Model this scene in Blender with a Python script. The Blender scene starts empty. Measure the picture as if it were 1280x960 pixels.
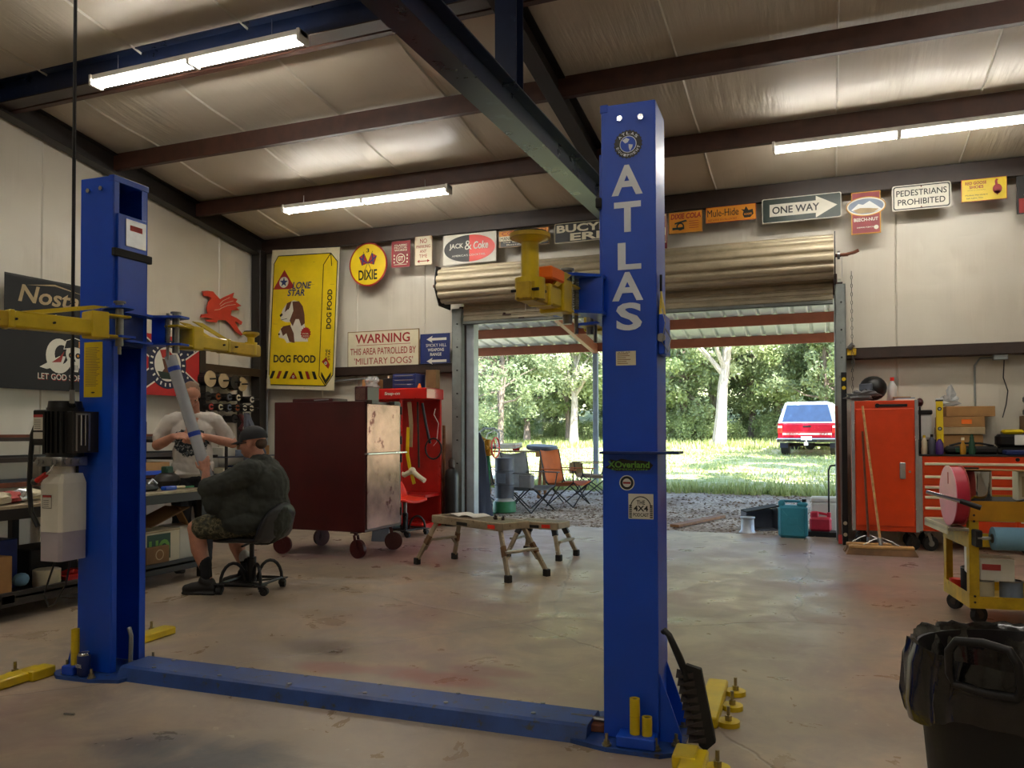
import bpy, math, random, bmesh
from mathutils import Matrix, Vector, Euler
from math import sin, cos, pi, radians
C = bpy.context.scene.collection
SC = bpy.context.scene
# ------------------------------------------------------------ camera
cd = bpy.data.cameras.new('camera'); cam = bpy.data.objects.new('camera', cd); C.objects.link(cam)
PITCH, ROLL, YAW = radians(1.1413), radians(-.1474), radians(21.579)
fw = Vector((-sin(YAW)*cos(PITCH), cos(YAW)*cos(PITCH), sin(PITCH)))
r0 = Vector((cos(YAW), sin(YAW), 0)); u0 = r0.cross(fw)
r1 = r0*cos(ROLL) + u0*sin(ROLL); u1 = u0*cos(ROLL) - r0*sin(ROLL)
cam.matrix_world = Matrix(((r1.x, u1.x, -fw.x, 0), (r1.y, u1.y, -fw.y, 0), (r1.z, u1.z, -fw.z, 1.306), (0, 0, 0, 1)))
cd.sensor_fit = 'HORIZONTAL'; cd.sensor_width = 36; cd.lens = 36*1004.11/1280; cd.shift_y = 39.71/1280
cd.clip_start = .05; cd.clip_end = 500
SC.camera = cam
# ------------------------------------------------------------ sky, sun, exposure
W = bpy.data.worlds.new('sky'); SC.world = W; W.use_nodes = True
nt = W.node_tree; nt.nodes.clear()
sky = nt.nodes.new('ShaderNodeTexSky'); sky.sky_type = 'NISHITA'; sky.sun_disc = False
sky.sun_elevation = radians(52); sky.sun_rotation = radians(140)
bg = nt.nodes.new('ShaderNodeBackground'); bg.inputs[1].default_value = .62
ow = nt.nodes.new('ShaderNodeOutputWorld')
nt.links.new(sky.outputs[0], bg.inputs[0]); nt.links.new(bg.outputs[0], ow.inputs[0])
sl = bpy.data.lights.new('sun', 'SUN'); sun = bpy.data.objects.new('sun', sl); C.objects.link(sun)
sl.energy = 13.0; sl.angle = radians(.6); sl.color = (1, .96, .89)
sun.rotation_euler = (radians(38), 0, radians(52))
SC.view_settings.view_transform = 'Standard'; SC.view_settings.look = 'None'
SC.view_settings.exposure = 0.7; SC.view_settings.gamma = 1
LAMP_POWER = 34.0
# ------------------------------------------------------------ materials
def lin(h):
    if not isinstance(h, str): return tuple(h)+(1,)*(4-len(h))
    v = [int(h[i:i+2], 16)/255 for i in (0, 2, 4)]
    return tuple((c/12.92 if c <= .04045 else ((c+.055)/1.055)**2.4) for c in v)+(1,)
class NT:
    def __init__(s, name):
        s.m = bpy.data.materials.new(name); s.m.use_nodes = True; s.t = s.m.node_tree
        s.p = s.t.nodes['Principled BSDF']; s.o = None
    def n(s, kind, **kw):
        x = s.t.nodes.new('ShaderNode'+kind)
        for k, v in kw.items():
            if k.startswith('i_'): x.inputs[int(k[2:]) if k[2:].isdigit() else k[2:].replace('_', ' ')].default_value = v
            else: setattr(x, k, v)
        return x
    def l(s, a, b): s.t.links.new(a, b)
    def coord(s, scale=(1, 1, 1), rot=(0, 0, 0), gen='Object'):
        if gen == 'World':
            c = s.n('NewGeometry').outputs['Position']
        else:
            c = s.n('TexCoord').outputs[gen]
        mp = s.n('Mapping'); mp.inputs['Scale'].default_value = scale; mp.inputs['Rotation'].default_value = rot
        s.l(c, mp.inputs[0]); return mp.outputs[0]
    def noise(s, co, scale=5, detail=4, rough=.6, dist=0):
        x = s.n('TexNoise'); x.inputs['Scale'].default_value = scale; x.inputs['Detail'].default_value = detail
        x.inputs['Roughness'].default_value = rough; x.inputs['Distortion'].default_value = dist
        s.l(co, x.inputs['Vector']); return x.outputs['Fac']
    def ramp(s, fac, stops, interp='LINEAR'):
        x = s.n('ValToRGB'); cr = x.color_ramp; cr.interpolation = interp
        while len(cr.elements) < len(stops): cr.elements.new(.5)
        for e, (p, c) in zip(cr.elements, stops):
            e.position = p; e.color = (c, c, c, 1) if isinstance(c, (int, float)) else lin(c)
        s.l(fac, x.inputs[0]); return x.outputs[0]
    def mix(s, fac, a, b, mode='MIX'):
        x = s.n('Mix', data_type='RGBA', blend_type=mode)
        for sock, v in ((x.inputs[0], fac), (x.inputs[6], a), (x.inputs[7], b)):
            if hasattr(v, 'links'): s.l(v, sock)
            elif isinstance(v, (int, float)) : sock.default_value = v if sock.type == 'VALUE' else (v, v, v, 1)
            else: sock.default_value = lin(v)
        return x.outputs[2]
    def math(s, op, a, b=None, c=None):
        x = s.n('Math', operation=op)
        for i, v in enumerate((a, b, c)):
            if v is None: continue
            if hasattr(v, 'links'): s.l(v, x.inputs[i])
            else: x.inputs[i].default_value = v
        return x.outputs[0]
    def bump(s, h, strength=.3, dist=.01):
        x = s.n('Bump'); x.inputs['Strength'].default_value = strength; x.inputs['Distance'].default_value = dist
        s.l(h, x.inputs['Height']); s.l(x.outputs[0], s.p.inputs['Normal']); return x
    def set(s, **kw):
        for k, v in kw.items():
            sock = s.p.inputs[k.replace('_', ' ')]
            if hasattr(v, 'links'): s.l(v, sock)
            elif isinstance(v, (str, tuple)) and sock.type == 'RGBA': sock.default_value = lin(v)
            else: sock.default_value = v
MATS = {}
def paint(name, col, rough=.45, metal=0, var=.12, scale=6, bump=0, bscale=60, wear=None, wearamt=.6, coat=0, alpha=1, trans=0):
    """plain surface: colour with slow variation, fine relief and optional worn spots"""
    n = NT(name); co = n.coord()
    f = n.noise(co, scale, 5)
    c = lin(col); dk = tuple(x*(1-var*1.6) for x in c[:3]); lt = tuple(min(1, x*(1+var)) for x in c[:3])
    base = n.ramp(f, [(.3, 0), (.7, 1)])
    base = n.mix(base, dk, lt)
    if wear:
        g = n.ramp(n.noise(co, scale*2.3, 8, .7), [(wearamt, 0), (wearamt+.06, 1)])
        base = n.mix(g, base, wear)
    n.set(Base_Color=base, Metallic=metal)
    n.set(Roughness=n.math('MULTIPLY_ADD', f, .2, max(.02, rough-.1)))
    if coat: n.set(Coat_Weight=coat)
    if alpha < 1: n.set(Alpha=alpha)
    if trans: n.set(Transmission_Weight=trans)
    if bump: n.bump(n.noise(co, bscale, 4), bump, .004)
    MATS[name] = n.m; return n.m
def emit(name, col, k):
    n = NT(name); n.set(Base_Color=col, Emission_Color=col, Emission_Strength=k); MATS[name] = n.m; return n.m
# --- special surfaces
def m_concrete():
    n = NT('concrete'); co = n.coord(gen='World')
    a = n.noise(co, .55, 6, .6); b = n.noise(co, 2.6, 8, .65, .6); c = n.noise(co, 40, 4, .7)
    base = n.mix(n.ramp(a, [(.32, 0), (.68, 1)]), '8c7c69', 'bda98c')
    base = n.mix(n.ramp(b, [(.42, 0), (.58, .85)]), base, '9c8f80')
    # pinkish paint dust around the cabinet and door
    co2 = n.coord((.8, .8, 1), gen='World')
    dust = n.ramp(n.noise(co2, .8, 5, .6, .4), [(.5, 0), (.66, .6)])
    base = n.mix(dust, base, '967a74')
    st = n.ramp(n.noise(co, 1.1, 7, .72, 1.2), [(.52, 0), (.75, .4)])
    base = n.mix(st, base, '6e6253')
    st2 = n.ramp(n.noise(n.coord((1, 1.4, 1), (0, 0, .6), 'World'), .75, 7, .7, 1.5), [(.55, 0), (.8, .5)])
    base = n.mix(st2, base, '5a5048')
    for (px, py, rx, ry, col, am) in ((-2.0, 3.85, .45, .14, '8a4a42', .7), (-2.6, 3.8, .3, .12, '8a4a42', .6), (-1.75, 4.05, .3, .1, '84504a', .6), (-4.6, 7.6, 1.6, .9, '7e5358', .7), (-3.2, 8.6, 2.2, .9, '8d7078', .6), (-.6, 8.9, 2.2, 1.0, '8d7078', .6), (-2.35, 2.55, .55, .28, '525760', .8), (-2.9, 4.15, .3, .2, '4a3a34', .6), (.0, 7.2, 1.2, .5, '8a6058', .45)):
        g = n.n('NewGeometry'); sx_ = n.n('SeparateXYZ'); n.l(g.outputs['Position'], sx_.inputs[0])
        dx = n.math('DIVIDE', n.math('SUBTRACT', sx_.outputs[0], px), rx); dy = n.math('DIVIDE', n.math('SUBTRACT', sx_.outputs[1], py), ry)
        d = n.math('ADD', n.math('ADD', n.math('MULTIPLY', dx, dx), n.math('MULTIPLY', dy, dy)), n.math('MULTIPLY_ADD', b, 3.2, -1.6))
        base = n.mix(n.ramp(d, [(.15, am), (1.0, 0)]), base, col)
    sp = n.ramp(n.noise(co, 16, 3, .5), [(.68, 0), (.74, .35)])
    base = n.mix(sp, base, 'c9bda8')
    # hairline cracks
    v = n.n('TexVoronoi', feature='DISTANCE_TO_EDGE'); v.inputs['Scale'].default_value = .33
    wv = n.n('Mix', data_type='VECTOR'); wv.inputs[0].default_value = .12
    nz = n.n('TexNoise'); nz.inputs['Scale'].default_value = 3; nz.inputs['Detail'].default_value = 6
    n.l(co, nz.inputs['Vector']); n.l(co, wv.inputs[4]); n.l(nz.outputs['Color'], wv.inputs[5]); n.l(wv.outputs[1], v.inputs['Vector'])
    ck = n.ramp(v.outputs['Distance'], [(.0006, 1), (.0016, 0)])
    base = n.mix(n.math('MULTIPLY', ck, .3), base, '3f372e')
    n.set(Base_Color=base, Specular_IOR_Level=.45)
    n.set(Roughness=n.ramp(b, [(.35, .25), (.65, .5)]))
    h = n.math('ADD', n.math('MULTIPLY', c, .3), n.math('MULTIPLY', b, .7)); h = n.math('SUBTRACT', h, n.math('MULTIPLY', ck, 1.5))
    n.bump(h, .25, .006); MATS['concrete'] = n.m
m_concrete()
def m_vinyl(name, col, stretch, dens=1.0, seed=0, rough=.36):
    """white vinyl insulation facing with long wrinkles"""
    n = NT(name); co = n.coord(stretch, gen='World')
    a = n.noise(co, 2.2*dens, 3, .5, .15); b = n.noise(co, 9*dens, 3, .5, .3)
    lo = n.noise(n.coord(gen='World'), .7+seed, 2)
    m = n.ramp(lo, [(.42, .15), (.62, 1)])
    h = n.math('MULTIPLY', n.math('ADD', a, n.math('MULTIPLY', b, .35)), m)
    n.set(Base_Color=n.mix(n.ramp(lo, [(.3, 0), (.7, 1)]), col, 'cfc7b6'), Roughness=rough, Specular_IOR_Level=.5)
    n.bump(h, .6, .05); MATS[name] = n.m
m_vinyl('vinyl_ceiling', 'c3b7a4', (3.2, .28, .28))
m_vinyl('vinyl_wall', 'd8d2c2', (1.5, 1.5, .12), seed=.3)
def m_leaf(name, a, b):
    n = NT(name); g = n.n('NewGeometry')
    f = n.noise(n.coord(gen='World'), 2.0, 3)
    f2 = g.outputs['Random Per Island']
    c = n.mix(n.ramp(f2, [(0, 0), (1, 1)]), a, b); c = n.mix(n.ramp(f, [(.35, 0), (.65, .6)]), c, b)
    n.set(Base_Color=c, Roughness=.55, Specular_IOR_Level=.3)
    tr = n.n('BsdfTranslucent'); n.l(c, tr.inputs[0]); mx = n.n('MixShader'); mx.inputs[0].default_value = .35
    n.l(n.p.outputs[0], mx.inputs[1]); n.l(tr.outputs[0], mx.inputs[2])
    n.l(mx.outputs[0], n.t.nodes['Material Output'].inputs[0]); MATS[name] = n.m
m_leaf('leaf_green', '788c5c', 'b0bd88'); m_leaf('leaf_cedar', '667654', '96a47c'); m_leaf('leaf_pale', '9aa67c', 'c6cfa8')
m_leaf('grass', '84944e', 'bcc486')
def m_ground():
    n = NT('ground'); co = n.coord(gen='World')
    a = n.noise(co, .28, 5, .55, .5); b = n.noise(co, 3.0, 6, .7); c = n.noise(co, 30, 4, .7)
    base = n.mix(n.ramp(a, [(.4, 0), (.6, 1)]), 'b4b48a', '849648')
    base = n.mix(n.ramp(b, [(.4, 0), (.62, .7)]), base, 'c9c4a0')
    base = n.mix(n.ramp(c, [(.45, 0), (.7, .4)]), base, '6c8038')
    n.set(Base_Color=base, Roughness=.9); n.bump(n.math('ADD', b, c), .6, .05); MATS['ground'] = n.m
    n = NT('gravel'); co = n.coord(gen='World')
    v = n.n('TexVoronoi'); v.inputs['Scale'].default_value = 26; n.l(co, v.inputs['Vector'])
    sp = n.n('SeparateColor'); n.l(v.outputs['Color'], sp.inputs[0])
    base = n.mix(n.ramp(sp.outputs[0], [(0, 0), (1, 1)]), '8a8178', 'd2cac2')
    base = n.mix(n.ramp(n.noise(co, 1.4, 5), [(.45, 0), (.65, .6)]), base, '6b5546')
    n.set(Base_Color=base, Roughness=.85); n.bump(v.outputs['Distance'], .8, .03); MATS['gravel'] = n.m
m_ground()
def m_bark(name, a, b):
    n = NT(name); co = n.coord((6, 6, 1.2), gen='World'); f = n.noise(co, 4, 6, .7)
    n.set(Base_Color=n.mix(n.ramp(f, [(.35, 0), (.65, 1)]), a, b), Roughness=.9); n.bump(f, .8, .03); MATS[name] = n.m
m_bark('bark_dark', '5f534a', '93867a'); m_bark('bark_pale', '8b8178', 'c3bbb0')
def m_wood(name, a, b, sc=(1, 12, 12)):
    n = NT(name); co = n.coord(sc); f = n.noise(co, 1.6, 6, .6, 1.2)
    n.set(Base_Color=n.mix(n.ramp(f, [(.3, 0), (.7, 1)]), a, b), Roughness=.6); n.bump(f, .25, .004); MATS[name] = n.m
m_wood('wood', 'a97a45', 'd3a668'); m_wood('wood_dark', '6a4526', '91643a'); m_wood('plank_gold', '9a6c2b', 'c8953f', (10, 10, 1))
paint('steel_brown', '4a2c20', .5, var=.2, bump=.15); paint('steel_black', '221d19', .45, var=.2, bump=.1)
paint('steel_darkbrown', '33231a', .45, var=.2, bump=.15)
paint('beam_navy', '17233f', .3, var=.25, scale=3, wear='2a3752', wearamt=.62)
paint('blue', '0a48c0', .38, var=.08, scale=2.5)
paint('blue_dark', '0b2b70', .4, var=.15)
paint('blue_plate', '1f4488', .5, var=.25, wear='3a3630', wearamt=.58)
paint('yellow', 'd9bb12', .35, var=.12, wear='8f7a12', wearamt=.68, coat=.2)
paint('yellow_dirty', 'c9a51a', .5, var=.25, wear='6b5518', wearamt=.62)
paint('white_letter', 'e2e7ee', .45, var=.05); paint('white_paint', 'e4e0d6', .5, var=.06)
paint('black', '0d0d0e', .4, var=.2); paint('black_matte', '171614', .75, var=.2, bump=.2); paint('rubber', '1a1918', .7, var=.2, bump=.2)
paint('steel', '9a9a98', .32, 1, var=.15); paint('chrome', 'd0d0d0', .1, 1, var=.05); paint('zinc', 'a59a78', .35, .9, var=.2)
paint('galv', '8d938f', .45, .3, var=.12, wear='6a6f6c', wearamt=.62, bump=.1)
paint('galv_light', 'b4bcc4', .4, .4, var=.1)
paint('tank_white', 'ddd9c8', .4, var=.05); paint('fluid', 'a9a0a6', .3, var=.06)
paint('maroon', '45090c', .4, var=.2, scale=2, wear='5a1a1c', wearamt=.66)
paint('maroon_gloss', 'a07c78', .2, .8, var=.35, scale=2.2, wear='5a2028', wearamt=.58, bump=.12, bscale=9)
paint('tool_red', 'c0140f', .3, var=.08, coat=.3); paint('red', 'b81a14', .4); paint('seat_red', 'e0301c', .4, var=.06)
paint('pink', 'e88aa8', .4, var=.05); paint('orange', 'd9400c', .35, var=.06, coat=.2); paint('orange_bright', 'ff7a1e', .5, var=.05)
paint('alu', 'a9a291', .42, .8, var=.15, wear='7b6f58', wearamt=.6); paint('alu_dirty', 'a8997f', .5, .4, var=.2, scale=9, wear='75604a', wearamt=.6)
paint('cardboard', 'a77c4a', .8, var=.1, bump=.1); paint('cardboard_dark', '7d5c38', .8, var=.15)
paint('paper', 'e9e5da', .7, var=.05); paint('bag_black', '0b0b0b', .22, var=.3, scale=18, bump=.9, bscale=14, coat=.5)
paint('bin_black', '0f0f10', .5, var=.3, bump=.15); paint('clear_tube', 'b4b8bc', .22, var=.1, scale=3, alpha=.8)
paint('tape_blue', '1a3fa8', .6, var=.1); paint('towel_blue', '6f9bb4', .85, var=.06, bump=.2)
paint('jug_teal', '2f8aa4', .4, var=.08); paint('gas_red', 'cc2a44', .4, var=.1); paint('green', '2c7a4e', .5, var=.15); paint('dark_green', '1c4a32', .5)
paint('skin', 'b77f66', .5, var=.1, scale=20); paint('hair', '4a3526', .8, var=.2, bump=.5); paint('hair_grey', '7d614e', .8, var=.2, bump=.5)
paint('shirt_dark', '33362f', .85, var=.15, bump=.25); paint('jeans', '2a2d33', .85, var=.2); paint('cap', '17171a', .7, var=.15, bump=.1)
paint('sock', '141518', .8); paint('sock_white', 'c9c5bc', .8); paint('shoe', '1b1815', .6, var=.2, bump=.2)
paint('stool_vinyl', '1f1f22', .35, var=.1); paint('canvas_grey', '76777a', .85, bump=.15); paint('canvas_tan', 'a08c76', .85, bump=.15)
paint('canvas_orange', 'c4652e', .8, bump=.15); paint('canvas_navy', '20253a', .7, bump=.3, bscale=12)
paint('roof_white', 'd8dad6', .45, var=.06); paint('coil_beige', 'b3a78c', .42, .2, var=.1); paint('canopy_red', '8a4a34', .55, var=.1); paint('post_grey', '7d8a9c', .5)
paint('truck_red', 'c2142a', .25, var=.05, coat=.5); paint('truck_white', 'eeeeee', .3, var=.03, coat=.4); paint('glass_dark', '2c4a74', .08, var=.1, coat=.5)
paint('lamp_red', 'ff3322', .3); paint('silver', 'c9ccd0', .25, .7); paint('chain', '5a5a52', .4, .8)
paint('sign_yellow', 'e3c411', .4, var=.08, scale=3, wear='9a7f1a', wearamt=.7); paint('sign_cream', 'ddd3b4', .5, var=.06, wear='8d7c58', wearamt=.7)
paint('sign_red', '9c1e16', .45, var=.1); paint('sign_maroon', '8c3038', .5, var=.15); paint('sign_black', '14140f', .45); paint('sign_blue', '1c2c66', .45, var=.1)
paint('sign_white', 'dad6c6', .45, var=.05); paint('sign_gold', 'c48a12', .5, var=.1); paint('sign_green', '12281c', .4); paint('sign_orange', 'd98a14', .45, var=.1)
paint('sign_brown', '8a6a3c', .5, var=.2); paint('fur_brown', '5f3a24', .7, var=.2); paint('banner_black', '17181a', .7, var=.15, bump=.3, bscale=5)
paint('banner_red', 'b0201c', .65, var=.1, bump=.3, bscale=5); paint('banner_navy', '1a1f3c', .65); paint('emblem_red', 'c23a2a', .4, var=.08)
paint('rust', '70402a', .8, var=.3); paint('spool_tan', 'b09a74', .7, var=.15); paint('copper', 'a85c34', .35, .7); paint('spool_black', '1f1c1a', .5)
paint('plastic_clear', 'd8dcdc', .15, var=.05, alpha=.55); paint('drum_grey', '5f6470', .5, .2, var=.15); paint('label_red', 'b8403a', .6)
paint('nightgreen', '6aa83a', .5); paint('brick_wood', 'b08a5a', .7); paint('bristle', '7a5a3c', .9, var=.3, bump=.6); paint('bristle_dark', '3a3230', .9, var=.3, bump=.6)
paint('purple', '4a2f7a', .4); paint('oil_amber', 'b8862a', .25); paint('spool_green', '3a7a34', .5)
emit('tube_light', (1, .96, .89), LAMP_POWER)
# ------------------------------------------------------------ mesh builder
TXT = {}
def text_geo(s, bold=0.0, ext=0):
    k = (s, bold, ext)
    if k in TXT: return TXT[k]
    cu = bpy.data.curves.new('t', 'FONT'); cu.body = s; cu.size = 1; cu.offset = bold; cu.resolution_u = 3; cu.extrude = ext
    o = bpy.data.objects.new('t', cu); C.objects.link(o)
    me = o.to_mesh(); v = [tuple(p.co) for p in me.vertices]; f = [tuple(p.vertices) for p in me.polygons]
    o.to_mesh_clear(); bpy.data.objects.remove(o); bpy.data.curves.remove(cu)
    TXT[k] = (v, f); return TXT[k]
def frame(origin, xa, ya):
    xa = Vector(xa).normalized(); za = xa.cross(Vector(ya)).normalized(); ya = za.cross(xa); o = Vector(origin)
    return Matrix(((xa.x, ya.x, za.x, o.x), (xa.y, ya.y, za.y, o.y), (xa.z, ya.z, za.z, o.z), (0, 0, 0, 1)))
class B:
    def __init__(s): s.v = []; s.f = []; s.m = []; s.sm = []; s.mats = []; s.M = Matrix()
    def add(s, vs, fs, m, smooth=False, M=None):
        b = len(s.v); T = s.M @ M if M is not None else s.M
        s.v += [tuple(T @ Vector(p)) for p in vs]
        if m not in s.mats: s.mats.append(m)
        i = s.mats.index(m)
        for f in fs: s.f.append(tuple(b+k for k in f)); s.m.append(i); s.sm.append(smooth)
        return s
    def box(s, x0, x1, y0, y1, z0, z1, m, bev=0, M=None):
        if x0 > x1: x0, x1 = x1, x0
        if y0 > y1: y0, y1 = y1, y0
        if z0 > z1: z0, z1 = z1, z0
        if bev <= 0:
            v = [(x, y, z) for x in (x0, x1) for y in (y0, y1) for z in (z0, z1)]
            f = [(0, 1, 3, 2), (4, 6, 7, 5), (0, 4, 5, 1), (2, 3, 7, 6), (0, 2, 6, 4), (1, 5, 7, 3)]
            return s.add(v, f, m, False, M)
        b = min(bev, (x1-x0)/2.01, (y1-y0)/2.01, (z1-z0)/2.01)
        c = ((x0+x1)/2, (y0+y1)/2, (z0+z1)/2); h = ((x1-x0)/2, (y1-y0)/2, (z1-z0)/2)
        v = []; idx = {}
        for sx in (-1, 1):
            for sy in (-1, 1):
                for sz in (-1, 1):
                    for a in range(3):
                        q = [sx*(h[0]-b), sy*(h[1]-b), sz*(h[2]-b)]; q[a] = (sx, sy, sz)[a]*h[a]
                        idx[(sx, sy, sz, a)] = len(v); v.append(tuple(c[i]+q[i] for i in range(3)))
        f = []
        for a in range(3):
            o1, o2 = (a+1) % 3, (a+2) % 3
            for sg in (-1, 1):
                r = []
                for (p, q) in ((-1, -1), (1, -1), (1, 1), (-1, 1)):
                    k = [0, 0, 0]; k[a] = sg; k[o1] = p; k[o2] = q; r.append(idx[(*k, a)])
                f.append(tuple(r if sg > 0 else r[::-1]))
            for p in (-1, 1):
                for q in (-1, 1):
                    k0 = [0]*3; k0[a] = -1; k0[o1] = p; k0[o2] = q; k1 = list(k0); k1[a] = 1
                    r = [idx[(*k0, o1)], idx[(*k1, o1)], idx[(*k1, o2)], idx[(*k0, o2)]]
                    f.append(tuple(r if p*q < 0 else r[::-1]))
        for sx in (-1, 1):
            for sy in (-1, 1):
                for sz in (-1, 1):
                    r = [idx[(sx, sy, sz, a)] for a in range(3)]; f.append(tuple(r if sx*sy*sz > 0 else r[::-1]))
        return s.add(v, f, m, False, M)
    def bar(s, p0, p1, w, h, m, bev=0, up=(0, 0, 1)):
        p0, p1 = Vector(p0), Vector(p1); d = p1-p0; u = Vector(up)
        if abs(d.normalized().dot(u)) > .98: u = Vector((1, 0, 0))
        y = u.cross(d).normalized(); T = frame(p0, d, y)
        return s.box(0, d.length, -w/2, w/2, -h/2, h/2, m, bev, T)
    def cyl(s, p0, p1, r, m, r1=None, n=12, caps=True, smooth=True):
        p0, p1 = Vector(p0), Vector(p1); r1 = r if r1 is None else r1; d = (p1-p0).normalized()
        a = d.orthogonal().normalized(); b = d.cross(a)
        v = [p0+(a*cos(2*pi*i/n)+b*sin(2*pi*i/n))*r for i in range(n)]+[p1+(a*cos(2*pi*i/n)+b*sin(2*pi*i/n))*r1 for i in range(n)]
        s.add(v, [(i, (i+1) % n, n+(i+1) % n, n+i) for i in range(n)], m, smooth)
        if caps: s.add(v[:n], [tuple(range(n))[::-1]], m); s.add(v[n:], [tuple(range(n))], m)
        return s
    def ring(s, p0, p1, ro, ri, m, n=20):
        p0, p1 = Vector(p0), Vector(p1); d = (p1-p0).normalized(); a = d.orthogonal().normalized(); b = d.cross(a); v = []
        for (p, r) in ((p0, ro), (p1, ro), (p1, ri), (p0, ri)): v += [p+(a*cos(2*pi*i/n)+b*sin(2*pi*i/n))*r for i in range(n)]
        f = []
        for k in range(4):
            for i in range(n): f.append((k*n+i, k*n+(i+1) % n, ((k+1) % 4)*n+(i+1) % n, ((k+1) % 4)*n+i))
        return s.add(v, f, m, False)
    def tube(s, pts, r, m, n=8, closed=False):
        P = [Vector(p) for p in pts]; k = len(P); v = []; a = None; rr = r if isinstance(r, (list, tuple)) else [r]*k
        for i, p in enumerate(P):
            if closed: d = P[(i+1) % k]-P[i-1]
            else: d = P[min(i+1, k-1)]-P[max(i-1, 0)]
            d.normalize()
            a = d.orthogonal().normalized() if a is None else (a-d*a.dot(d)).normalized()
            b = d.cross(a); v += [p+(a*cos(2*pi*j/n)+b*sin(2*pi*j/n))*rr[i] for j in range(n)]
        f = []
        for i in range(k if closed else k-1):
            for j in range(n): f.append((i*n+j, i*n+(j+1) % n, ((i+1) % k)*n+(j+1) % n, ((i+1) % k)*n+j))
        if not closed: f += [tuple(range(n))[::-1], tuple((k-1)*n+j for j in range(n))]
        return s.add(v, f, m, True)
    def lathe(s, prof, m, M=None, n=20, smooth=True, ms=None):
        k = len(prof); v = [(r*cos(2*pi*j/n), r*sin(2*pi*j/n), z) for r, z in prof for j in range(n)]
        for i in range(k-1):
            pass
        f = [(i*n+j, i*n+(j+1) % n, (i+1)*n+(j+1) % n, (i+1)*n+j) for i in range(k-1) for j in range(n)]
        f += [tuple(range(n))[::-1], tuple((k-1)*n+j for j in range(n))]
        return s.add(v, f, m, smooth, M)
    def ball(s, c, r, m, n=14, k=8, M=None, smooth=True):
        r = r if isinstance(r, (tuple, list)) else (r, r, r); v = [(c[0], c[1], c[2]-r[2])]
        for i in range(1, k):
            t = pi*i/k-pi/2
            v += [(c[0]+r[0]*cos(t)*cos(2*pi*j/n), c[1]+r[1]*cos(t)*sin(2*pi*j/n), c[2]+r[2]*sin(t)) for j in range(n)]
        v.append((c[0], c[1], c[2]+r[2])); f = [(0, 1+(j+1) % n, 1+j) for j in range(n)]
        for i in range(k-2): f += [(1+i*n+j, 1+i*n+(j+1) % n, 1+(i+1)*n+(j+1) % n, 1+(i+1)*n+j) for j in range(n)]
        L = len(v)-1; f += [(1+(k-2)*n+j, 1+(k-2)*n+(j+1) % n, L) for j in range(n)]
        return s.add(v, f, m, smooth, M)
    def poly(s, pts, z, m, th=0, M=None):
        """flat polygon in xy at height z, extruded down by th"""
        ar = sum(pts[i][0]*pts[(i+1) % len(pts)][1]-pts[(i+1) % len(pts)][0]*pts[i][1] for i in range(len(pts)))
        if ar < 0: pts = pts[::-1]
        n = len(pts); v = [(x, y, z) for x, y in pts]
        if th <= 0: return s.add(v, [tuple(range(n))], m, False, M)
        v += [(x, y, z-th) for x, y in pts]
        f = [tuple(range(n)), tuple(range(n, 2*n))[::-1]]+[(i, n+i, n+(i+1) % n, (i+1) % n) for i in range(n)]
        return s.add(v, f, m, False, M)
    def disc(s, cx, cy, rx, z, m, ry=None, th=0, n=32, a0=0, a1=2*pi):
        ry = rx if ry is None else ry; full = abs(a1-a0) >= 2*pi-1e-6
        k = n if full else n+1
        return s.poly([(cx+rx*cos(a0+(a1-a0)*i/n), cy+ry*sin(a0+(a1-a0)*i/n)) for i in range(k)], z, m, th)
    def rect(s, x0, x1, y0, y1, z, m, th=0): return s.poly([(x0, y0), (x1, y0), (x1, y1), (x0, y1)], z, m, th)
    def rrect(s, x0, x1, y0, y1, r, z, m, th=0, n=5):
        p = []
        for cx, cy, a in ((x1-r, y1-r, 0), (x0+r, y1-r, pi/2), (x0+r, y0+r, pi), (x1-r, y0+r, 1.5*pi)):
            p += [(cx+r*cos(a+pi/2*i/n), cy+r*sin(a+pi/2*i/n)) for i in range(n+1)]
        return s.poly(p, z, m, th)
    def text(s, t, x0, x1, y0, y1, z, m, bold=.0, M=None, ext=0, slant=0):
        if 'M' in t and bold > 0:
            d = bold*(y1-y0)*.5; s.text(t, x0+d, x1+d, y0, y1, z+.0002, m, 0, M, ext, slant); bold = 0
        elif any(c in t for c in 'WN') and bold > .02: bold = .02
        v, f = text_geo(t, bold, ext)
        if not v: return s
        ax, bx = min(p[0] for p in v), max(p[0] for p in v); ay, by = min(p[1] for p in v), max(p[1] for p in v)
        sx, sy = (x1-x0)/max(1e-6, bx-ax), (y1-y0)/max(1e-6, by-ay)
        return s.add([(x0+(p[0]-ax)*sx+slant*(p[1]-ay)*sy, y0+(p[1]-ay)*sy, z+p[2]) for p in v], f, m, False, M)
    def build(s, name, parent=None, label=None, cat=None, group=None, kind=None, loc=None, rot=None):
        me = bpy.data.meshes.new(name); me.from_pydata(s.v, [], s.f)
        for m in s.mats: me.materials.append(MATS[m])
        me.polygons.foreach_set('material_index', s.m); me.polygons.foreach_set('use_smooth', s.sm)
        me.validate(); me.update()
        if any(s.sm): me.set_sharp_from_angle(angle=radians(38))
        o = bpy.data.objects.new(name, me); C.objects.link(o)
        if parent: o.parent = parent
        if loc: o.location = loc
        if rot: o.rotation_euler = rot
        return tag(o, label, cat, group, kind)
def tag(o, label=None, cat=None, group=None, kind=None):
    for k, v in (('label', label), ('category', cat), ('group', group), ('kind', kind)):
        if v: o[k] = v
    return o
def thing(name, label, cat, loc=(0, 0, 0), rz=0, group=None, rot=None):
    o = bpy.data.objects.new(name, None); C.objects.link(o); o.empty_display_size = .1
    o.location = loc; o.rotation_euler = rot or (0, 0, rz); return tag(o, label, cat, group)
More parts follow.
